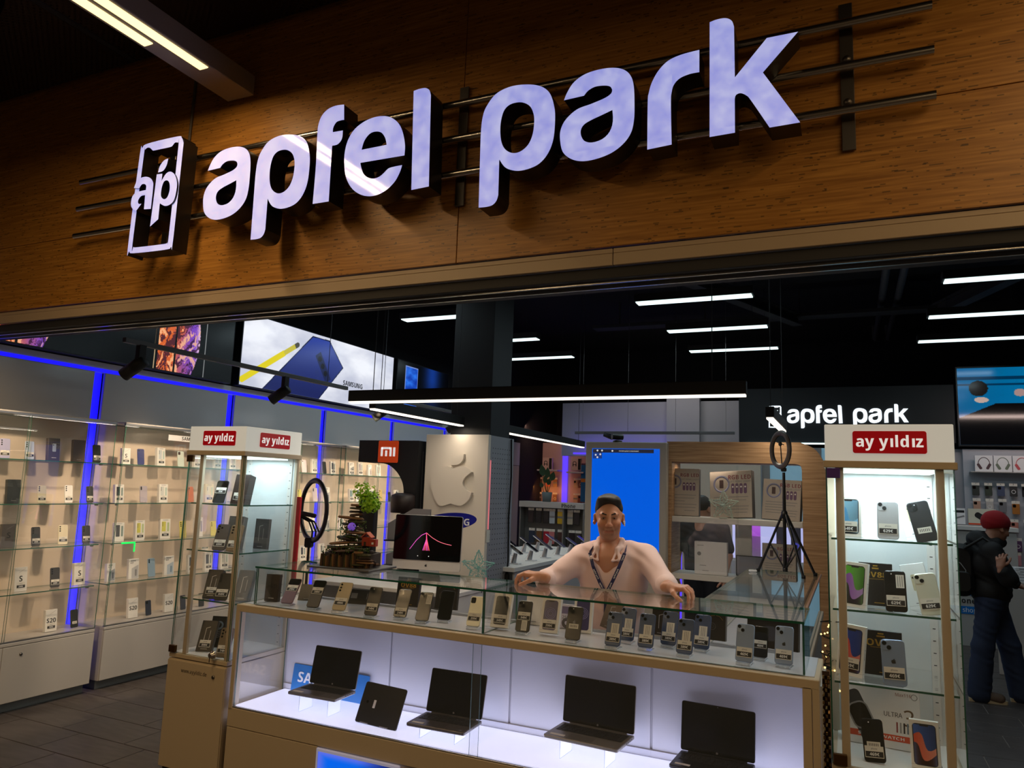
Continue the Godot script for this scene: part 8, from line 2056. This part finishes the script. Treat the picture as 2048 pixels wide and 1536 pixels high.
func build_seller() -> void:
	var o := thing("person", "smiling man in an open pink shirt with blue lanyard, hands on the glass counter", "person", Vector3(-1.235, 0, -4.12))
	var at := o.position
	var skin := mat("skin", Color.WHITE, 0.46)
	skin.vertex_color_use_as_albedo = true
	skin.subsurf_scatter_enabled = true
	skin.subsurf_scatter_strength = 0.06
	var base := lin(196, 140, 112).srgb_to_linear()
	var plain_skin := func(_p): return base
	var hx := Transform3D(Basis(Vector3.UP, deg_to_rad(17)) * Basis(Vector3.BACK, 0.03) * Basis(Vector3.RIGHT, 0.03), Vector3(-1.247, 1.545, -4.06) - at)
	var back := hx.affine_inverse()
	var face_tint := func(p):
		var l: Vector3 = back * p
		var c := base
		var stubble := smoothstep(-0.035, -0.06, l.y) * smoothstep(-0.02, 0.03, l.z) * smoothstep(-0.135, -0.115, l.y)
		c = c.lerp(lin(150, 108, 92).srgb_to_linear(), stubble * 0.55)
		var lip := exp(-pow((l.y + 0.0705) / 0.0062, 2.0)) * smoothstep(0.03, 0.018, absf(l.x)) * smoothstep(0.06, 0.075, l.z)
		c = c.lerp(lin(168, 92, 84).srgb_to_linear(), lip * 0.8)
		var red := exp(-pow((absf(l.x) - 0.042) / 0.02, 2.0) - pow((l.y + 0.03) / 0.02, 2.0)) * 0.25 + exp(-pow(l.x / 0.014, 2.0) - pow((l.y + 0.034) / 0.014, 2.0)) * 0.3
		c = c.lerp(lin(206, 120, 98).srgb_to_linear(), red)
		var lid := exp(-pow((absf(l.x) - 0.03) / 0.018, 2.0) - pow((l.y - 0.004) / 0.011, 2.0)) * smoothstep(0.05, 0.07, l.z)
		c = c.lerp(lin(120, 78, 64).srgb_to_linear(), lid * 0.55)
		return c
	var hp := moved(head_prims(), hx)
	var SL := Vector3(-0.18, 1.315, 0.0); var EL := Vector3(-0.315, 1.185, 0.2); var WL := Vector3(-0.262, 1.237, 0.44)
	var SR := Vector3(0.19, 1.335, 0.0); var ER := Vector3(0.335, 1.215, 0.17); var WR := Vector3(0.418, 1.24, 0.43)
	var body := [egg(Vector3(0, 1.2, 0.0), Vector3(0.165, 0.2, 0.098), 0.04), egg(Vector3(0, 1.0, 0.0), Vector3(0.14, 0.22, 0.095), 0.05), cap(SL, SR, 0.045, 0.045, 0.04), cap(SL, EL, 0.045, 0.038, 0.03), cap(EL, WL, 0.041, 0.026, 0.02), cap(SR, ER, 0.045, 0.038, 0.03), cap(ER, WR, 0.041, 0.026, 0.02), cap(Vector3(-0.012, 1.35, 0.01), Vector3(-0.012, 1.46, 0.03), 0.058, 0.05, 0.03), egg(Vector3(-0.005, 1.31, 0.055), Vector3(0.1, 0.08, 0.062), 0.04)]
	for sx in [-1.0, 1.0]:
		body.append(cap(Vector3(sx * 0.09, 0.9, 0), Vector3(sx * 0.1, 0.5, 0.01), 0.07, 0.05, 0.04))
		body.append(cap(Vector3(sx * 0.1, 0.5, 0.01), Vector3(sx * 0.1, 0.1, -0.01), 0.05, 0.035, 0.02))
		body.append(cap(Vector3(sx * 0.1, 0.06, -0.03), Vector3(sx * 0.11, 0.045, 0.12), 0.035, 0.03, 0.02))
	var s := SurfaceTool.new()
	s.begin(Mesh.PRIMITIVE_TRIANGLES)
	var n := skin_over(body, 0.0095, s, 0, plain_skin)
	n += skin_over(hp, 0.0032, s, n, face_tint)
	var hl := hand(WL, Vector3(-0.92, 0.12, 0.1).normalized(), Vector3(0.12, 1, 0.05).normalized(), Vector3(0.12, -0.12, 1).normalized(), [0.55, 0.6, 0.4])
	n += skin_over(hl, 0.003, s, n, plain_skin)
	var hr := hand(WR, Vector3(0.88, 0.05, 0.25).normalized(), Vector3(-0.05, 1, 0.1).normalized(), Vector3(-0.25, -0.1, 1).normalized(), [0.6, 0.75, 0.5])
	skin_over(hr, 0.003, s, n, plain_skin)
	obj("body", s.commit(), skin, o)
	# clothes
	var pink := mat("pink shirt", lin(232, 202, 198), 0.8)
	pink.rim_enabled = true
	pink.rim = 0.25
	var shirt := [egg(Vector3(0, 1.2, 0.0), Vector3(0.198, 0.205, 0.122), 0.05), egg(Vector3(0.0, 0.98, 0.005), Vector3(0.182, 0.23, 0.125), 0.07), cap(SL + Vector3(0.03, 0.0, 0), SR - Vector3(0.03, 0.0, 0), 0.068, 0.068, 0.05), cap(SL, EL, 0.071, 0.06, 0.04), cap(EL, EL.lerp(WL, 0.32), 0.06, 0.053, 0.03), cap(SR, ER, 0.071, 0.06, 0.04), cap(ER, ER.lerp(WR, 0.3), 0.06, 0.053, 0.03)]
	shirt.append(cap(Vector3(-0.1, 1.375, -0.01), Vector3(0.09, 1.38, -0.01), 0.03, 0.03, 0.06))
	shirt.append(egg(Vector3(-0.012, 1.33, 0.105), Vector3(0.042, 0.085, 0.062), 0.012, true))
	shirt.append(cap(Vector3(-0.01, 1.3, 0.13), Vector3(-0.004, 1.215, 0.145), 0.045, 0.012, 0.01, true))
	shirt.append(cap(Vector3(-0.012, 1.36, 0.01), Vector3(-0.012, 1.5, 0.03), 0.06, 0.062, 0.008, true))
	cloth("shirt", shirt, 0.0062, pink, o, 0.0035)
	for q in [[EL, WL, 0.34], [ER, WR, 0.32]]:
		var c: Vector3 = q[0].lerp(q[1], q[2])
		var d: Vector3 = (q[1] - q[0]).normalized()
		cloth("rolled_cuff", [cap(c - d * 0.028, c + d * 0.012, 0.056, 0.052, 0.006), cap(c - d * 0.012, c - d * 0.008, 0.0585, 0.0585, 0.004)], 0.005, pink, o, 0.001)
	# collar: a folded band from neck to the two points
	for sx in [-1.0, 1.0]:
		var nape := Vector3(-0.012, 1.432, -0.035)
		var side := Vector3(-0.012 + sx * 0.066, 1.422, 0.02)
		var front := Vector3(-0.012 + sx * 0.058, 1.375, 0.082)
		var point := Vector3(-0.012 + sx * 0.082, 1.322, 0.118)
		var low := Vector3(-0.012 + sx * 0.042, 1.315, 0.122)
		var out := Vector3(-0.012 + sx * 0.092, 1.385, 0.03)
		cloth("collar", [cap(nape, side, 0.013, 0.013, 0.01), cap(side, front, 0.012, 0.01, 0.01), cap(front, point, 0.01, 0.006, 0.01), cap(front, low, 0.009, 0.005, 0.008), cap(side, out, 0.01, 0.01, 0.014), cap(out, point, 0.009, 0.006, 0.014), cap(low, point, 0.005, 0.005, 0.01), cap(front, out, 0.01, 0.01, 0.02)], 0.004, pink, o)
	for k in 5: obj("button", disc(0.0055, 0.003, 10), mat("button pink", lin(236, 206, 200), 0.4), o, Vector3(-0.002, 1.185 - k * 0.075, 0.127 - 0.004 * absf(k - 1)))
	var jeans := mat("dark trousers", lin(30, 32, 40), 0.8)
	var legs := [egg(Vector3(0, 0.88, 0), Vector3(0.16, 0.13, 0.115), 0.05)]
	for sx in [-1.0, 1.0]:
		legs.append(cap(Vector3(sx * 0.088, 0.85, 0), Vector3(sx * 0.1, 0.5, 0.01), 0.088, 0.068, 0.05))
		legs.append(cap(Vector3(sx * 0.1, 0.5, 0.01), Vector3(sx * 0.1, 0.1, -0.01), 0.068, 0.056, 0.03))
	cloth("trousers", legs, 0.012, jeans, o, 0.003)
	for sx in [-1.0, 1.0]:
		cloth("shoe", [cap(Vector3(sx * 0.1, 0.05, -0.05), Vector3(sx * 0.112, 0.042, 0.15), 0.046, 0.04, 0.02), cap(Vector3(sx * 0.1, 0.09, -0.02), Vector3(sx * 0.1, 0.06, 0.0), 0.045, 0.04, 0.02)], 0.007, M["black matte"], o)
	# hair, brows, eyes, ear bud
	var hair := mat("dark hair", lin(24, 19, 17), 0.55)
	var hh := [egg(Vector3(0, 0.05, -0.024), Vector3(0.0785, 0.083, 0.1), 0.02), egg(Vector3(0.0, 0.098, 0.012), Vector3(0.062, 0.03, 0.07), 0.025), egg(Vector3(-0.01, 0.108, 0.045), Vector3(0.048, 0.018, 0.036), 0.02), egg(Vector3(0, 0.0, 0.075), Vector3(0.078, 0.082, 0.07), 0.012, true), egg(Vector3(0, -0.08, 0.0), Vector3(0.12, 0.085, 0.085), 0.02, true)]
	cloth("hair", moved(hh, hx), 0.004, hair, o, 0.0012)
	for sx in [-1.0, 1.0]:
		cloth("eyebrow", moved([cap(Vector3(sx * 0.012, 0.021, 0.0855), Vector3(sx * 0.033, 0.0275, 0.0815), 0.0042, 0.0045, 0.004), cap(Vector3(sx * 0.033, 0.0275, 0.0815), Vector3(sx * 0.052, 0.021, 0.066), 0.0045, 0.0025, 0.004)], hx), 0.002, hair, o)
		var eye := obj("eye", lathe([Vector2(0, -0.0095), Vector2(0.0065, -0.007), Vector2(0.0095, 0), Vector2(0.0065, 0.007), Vector2(0, 0.0095)], 14), mat("eye white", lin(206, 196, 190), 0.2), o, hx * Vector3(sx * 0.03, 0.0015, 0.0795), hx.basis * Basis.from_scale(Vector3(1.15, 0.42, 0.85)))
		obj("iris", disc(0.0048, 0.001, 12), mat("iris", lin(36, 24, 18), 0.1), eye, Vector3(0, 0, 0.0088))
		cloth("upper_lash", moved([cap(Vector3(sx * 0.019, 0.005, 0.0875), Vector3(sx * 0.031, 0.0068, 0.0882), 0.0011, 0.0013, 0.002), cap(Vector3(sx * 0.031, 0.0068, 0.0882), Vector3(sx * 0.044, 0.0028, 0.079), 0.0013, 0.0011, 0.002)], hx), 0.0011, hair, o)
	var bud := thing("ear_bud", "white wireless ear bud in the man's ear", "ear bud", at + hx * Vector3(0.083, -0.022, 0.014))
	bud.basis = hx.basis
	obj("stem", tube([Vector3(0, 0.004, 0), Vector3(0.003, -0.022, 0.006)], [0.005, 0.003], 8), M["plastic white"], bud)
	obj("tip", lathe([Vector2(0, -0.006), Vector2(0.006, -0.003), Vector2(0.006, 0.004), Vector2(0, 0.007)], 12), M["plastic white"], bud)
	# lanyard
	var la := thing("lanyard", "dark blue lanyard with white lettering round the man's neck", "lanyard", at)
	var strap := mat("strap blue", lin(30, 34, 84), 0.6)
	for side in 2:
		var path: Array = [[Vector3(-0.03, 1.425, -0.075), Vector3(-0.1, 1.4, 0.0), Vector3(-0.105, 1.35, 0.11), Vector3(-0.075, 1.28, 0.138), Vector3(-0.035, 1.2, 0.142), Vector3(0.0, 1.14, 0.14)], [Vector3(0.01, 1.425, -0.075), Vector3(0.085, 1.41, 0.0), Vector3(0.095, 1.36, 0.108), Vector3(0.075, 1.29, 0.138), Vector3(0.04, 1.21, 0.143), Vector3(0.004, 1.14, 0.142)]][side]
		for k in path.size() - 1:
			var a: Vector3 = path[k]
			var b: Vector3 = path[k + 1]
			var dir := (b - a).normalized()
			var nrm: Vector3 = (Vector3(0, 0, 1) if k > 1 else (a - Vector3(0, a.y, 0)).normalized())
			var xx := dir.cross(nrm).normalized()
			obj("strap", box(Vector3(0.019, 1.02 * a.distance_to(b), 0.0024), 0.0006), strap, la, (a + b) / 2, Basis(xx, dir, xx.cross(dir)))
			if k > 1:
				var bb := Basis(xx.cross(dir), PI) * Basis(xx, dir, xx.cross(dir))
				lettering("apfel park", 0.0085, M["print white"], la, (a + b) / 2 + Vector3(0, 0, 0.003), Basis(Vector3(0, 0, 1), atan2(dir.y, dir.x) + (PI if side == 1 else 0.0)) if false else Basis(Vector3(0, 0, 1), [-1.06, 1.12][side]), true, 0.0004)
	obj("strap", box(Vector3(0.019, 0.16, 0.0024), 0.0006), strap, la, Vector3(0.002, 1.07, 0.142))
	obj("clip", box(Vector3(0.012, 0.03, 0.006), 0.002), M["dull steel"], la, Vector3(0.002, 0.975, 0.142))
	# person in a dark T-shirt behind the oak showcase
	var q := thing("person", "person in a dark short-sleeved shirt seen behind the oak showcase", "person", Vector3(-1.36, 0, -7.6))
	s = SurfaceTool.new()
	s.begin(Mesh.PRIMITIVE_TRIANGLES)
	var tx := Transform3D(Basis(Vector3.UP, 2.7), Vector3(0, 1.55, 0))
	var b2 := [egg(Vector3(0, 1.15, 0), Vector3(0.16, 0.24, 0.1), 0.05), cap(Vector3(-0.19, 1.36, 0), Vector3(0.19, 1.36, 0), 0.05, 0.05, 0.05), cap(Vector3(0, 1.35, 0), Vector3(0, 1.5, 0), 0.055, 0.05, 0.03)]
	for sx in [-1.0, 1.0]:
		b2.append(cap(Vector3(sx * 0.19, 1.36, 0), Vector3(sx * 0.25, 1.1, 0.02), 0.046, 0.04, 0.03))
		b2.append(cap(Vector3(sx * 0.25, 1.1, 0.02), Vector3(sx * 0.22, 0.9, 0.12), 0.04, 0.028, 0.02))
		b2.append(cap(Vector3(sx * 0.09, 0.9, 0), Vector3(sx * 0.1, 0.08, 0), 0.075, 0.04, 0.03))
	n = skin_over(b2, 0.012, s, 0, plain_skin)
	n += skin_over(moved(head_prims(false), tx), 0.006, s, n, plain_skin)
	for sx in [-1.0, 1.0]: n += skin_over(hand(Vector3(sx * 0.22, 0.88, 0.13), Vector3(0, -0.9, 0.4).normalized(), Vector3(sx, 0.1, 0).normalized(), Vector3(0, 0.4, 0.9).normalized(), [0.3, 0.4, 0.3]), 0.005, s, n, plain_skin)
	obj("body", s.commit(), skin, q)
	var dark := mat("dark shirt", lin(26, 28, 38), 0.85)
	var ts := [egg(Vector3(0, 1.17, 0), Vector3(0.2, 0.24, 0.13), 0.05), egg(Vector3(0, 0.98, 0), Vector3(0.18, 0.16, 0.13), 0.05), cap(Vector3(-0.18, 1.36, 0), Vector3(0.18, 1.36, 0), 0.07, 0.07, 0.05)]
	for sx in [-1.0, 1.0]: ts.append(cap(Vector3(sx * 0.19, 1.35, 0), Vector3(sx * 0.24, 1.17, 0.01), 0.07, 0.065, 0.03))
	ts.append(cap(Vector3(0, 1.4, 0), Vector3(0, 1.6, 0), 0.062, 0.062, 0.01, true))
	cloth("shirt", ts, 0.01, dark, q, 0.003)
	var tr := []
	for sx in [-1.0, 1.0]: tr.append(cap(Vector3(sx * 0.09, 0.88, 0), Vector3(sx * 0.1, 0.06, 0), 0.1, 0.065, 0.04))
	cloth("trousers", tr, 0.014, jeans, q)
	for sx in [-1.0, 1.0]: cloth("shoe", [cap(Vector3(sx * 0.1, 0.045, 0.03), Vector3(sx * 0.11, 0.04, -0.16), 0.045, 0.038, 0.02)], 0.01, M["black matte"], q)
	cloth("hair", moved([egg(Vector3(0, 0.045, -0.025), Vector3(0.084, 0.09, 0.104), 0.02), egg(Vector3(0, -0.01, 0.085), Vector3(0.08, 0.09, 0.075), 0.012, true)], tx), 0.007, hair, q)

func build_customer() -> void:
	var o := thing("person", "person in red knit cap, black jacket and wide jeans walking off at right", "person", Vector3(1.1, 0, -7.9))
	var skin: Material = M["skin"]
	var base := lin(170, 122, 100).srgb_to_linear()
	var tint := func(_p): return base
	var s := SurfaceTool.new()
	s.begin(Mesh.PRIMITIVE_TRIANGLES)
	var hx := Transform3D(Basis(Vector3.UP, deg_to_rad(118)) * Basis(Vector3.RIGHT, 0.3), Vector3(0.075, 1.49, 0.0))
	var HB := Vector3(-0.02, 0.86, 0.07); var KB := Vector3(-0.09, 0.46, 0.08); var AB := Vector3(-0.135, 0.085, 0.08)
	var HF := Vector3(0.02, 0.86, -0.08); var KF := Vector3(0.13, 0.47, -0.08); var AF := Vector3(0.2, 0.085, -0.1)
	var SN := Vector3(0.0, 1.29, 0.16); var EN := Vector3(0.1, 1.07, 0.24); var WN := Vector3(0.04, 1.16, 0.29)
	var SFr := Vector3(0.0, 1.29, -0.16); var EFr := Vector3(0.1, 1.05, -0.22); var WFr := Vector3(0.25, 0.98, -0.16)
	var body := [egg(Vector3(0, 1.12, 0), Vector3(0.1, 0.22, 0.15), 0.05), cap(SN, SFr, 0.045, 0.045, 0.04), cap(Vector3(0.02, 1.28, 0), Vector3(0.06, 1.44, 0), 0.052, 0.05, 0.03), cap(SN, EN, 0.04, 0.035, 0.02), cap(EN, WN, 0.035, 0.026, 0.02), cap(SFr, EFr, 0.04, 0.035, 0.02), cap(EFr, WFr, 0.035, 0.026, 0.02), cap(HB, KB, 0.06, 0.045, 0.03), cap(KB, AB, 0.045, 0.035, 0.02), cap(HF, KF, 0.06, 0.045, 0.03), cap(KF, AF, 0.045, 0.035, 0.02)]
	var n := skin_over(body, 0.012, s, 0, tint)
	n += skin_over(moved(head_prims(false), hx), 0.0045, s, n, tint)
	n += skin_over(hand(WN, Vector3(0.1, 0.98, -0.1).normalized(), Vector3(-0.3, 0.1, 1).normalized(), Vector3(0.95, 0.1, 0.3).normalized(), [0.5, 0.7, 0.5], 0.95), 0.004, s, n, tint)
	n += skin_over(hand(WFr, Vector3(0.95, -0.2, 0.0).normalized(), Vector3(0.2, 0.9, 0.1).normalized(), Vector3(0, 0.1, 1).normalized(), [0.4, 0.5, 0.4], 0.95), 0.005, s, n, tint)
	obj("body", s.commit(), skin, o)
	var red := mat("red knit", lin(150, 14, 24), 0.9)
	red.rim_enabled = true
	red.rim = 0.4
	var cap_ := moved([egg(Vector3(0, 0.05, -0.022), Vector3(0.096, 0.098, 0.116), 0.03), egg(Vector3(0, 0.03, -0.05), Vector3(0.092, 0.085, 0.09), 0.03), egg(Vector3(0, -0.075, 0.03), Vector3(0.15, 0.09, 0.13), 0.01, true)], hx)
	cloth("knit_cap", cap_, 0.006, red, o, 0.0015)
	var coat := mat("black jacket", lin(14, 14, 16), 0.75)
	var jk := [egg(Vector3(-0.02, 1.17, 0), Vector3(0.165, 0.2, 0.2), 0.06), egg(Vector3(0.0, 0.94, 0), Vector3(0.165, 0.15, 0.19), 0.06), cap(SN, SFr, 0.075, 0.075, 0.06), cap(SN, EN, 0.078, 0.07, 0.04), cap(EN, EN.lerp(WN, 0.62), 0.068, 0.052, 0.03), cap(SFr, EFr, 0.078, 0.07, 0.04), cap(EFr, EFr.lerp(WFr, 0.75), 0.068, 0.05, 0.03), egg(Vector3(-0.07, 1.38, 0), Vector3(0.1, 0.08, 0.12), 0.05), cap(Vector3(0.05, 1.36, 0.06), Vector3(0.1, 1.36, -0.05), 0.05, 0.05, 0.03)]
	cloth("jacket", jk, 0.01, coat, o, 0.004)
	var jeans := mat("blue jeans", lin(32, 46, 74), 0.85)
	var jn := [egg(Vector3(0, 0.86, 0), Vector3(0.13, 0.12, 0.17), 0.05), cap(HB, KB, 0.1, 0.085, 0.05), cap(KB, AB + Vector3(0, -0.02, 0), 0.085, 0.092, 0.03), cap(HF, KF, 0.1, 0.085, 0.05), cap(KF, AF + Vector3(0, -0.02, 0), 0.085, 0.092, 0.03)]
	cloth("jeans", jn, 0.011, jeans, o, 0.004)
	for q in [AB, AF]:
		var f := cloth("shoe", [cap(q + Vector3(-0.03, -0.03, 0), q + Vector3(0.15, -0.042, 0.01), 0.05, 0.042, 0.02), cap(q + Vector3(-0.01, 0.0, 0), q + Vector3(0.03, -0.02, 0), 0.045, 0.04, 0.02)], 0.008, mat("shoe tan", lin(96, 82, 72), 0.7), o)
		obj("sole", prism(curve_of([[-0.085, -0.046, 0], [-0.05, -0.05, 0], [0.1, -0.042, 0], [0.195, -0.028, 0], [0.205, 0.01, 0], [0.16, 0.042, 0], [0.05, 0.04, 0], [-0.06, 0.044, 0]], 4), [], -0.014, 0.014), mat("sole cream", lin(190, 178, 150), 0.7), f, q + Vector3(-0.0, -0.071, 0), Basis(Vector3.RIGHT, -PI / 2))
	var bp := thing("backpack", "black backpack on the back of the red-capped person", "backpack", Vector3(0.84, 0.84, -7.88))
	s = begin()
	loft(s, [[rrect(0.2, 0.38, 0.08, 6), -0.13], [rrect(0.25, 0.45, 0.09, 6), -0.1], [rrect(0.26, 0.46, 0.09, 6), 0.1], [rrect(0.2, 0.38, 0.08, 6), 0.13]], Transform3D(Basis.IDENTITY, Vector3(0.0, 0.27, 0)))
	obj("bag", done(s), mat("black nylon", lin(18, 18, 20), 0.55), bp)
	obj("pocket", slab(0.2, 0.18, 0.03, 0.05, 0.01), M["black nylon"], bp, Vector3(0.0, 0.17, 0.12))
	for k in 2: obj("strap", tube([Vector3(0.06, 0.46, -0.1 + k * 0.24), Vector3(0.2, 0.56, -0.12 + k * 0.26), Vector3(0.34, 0.46, -0.14 + k * 0.3), Vector3(0.32, 0.2, -0.15 + k * 0.34)], 0.014, 6), M["black nylon"], bp)
	obj("cord", tube([Vector3(-0.06, 0.36, 0.135), Vector3(0.02, 0.33, 0.14), Vector3(0.06, 0.27, 0.14), Vector3(0.05, 0.2, 0.14)], 0.004, 5), mat("cord grey", lin(150, 150, 150), 0.6), bp)
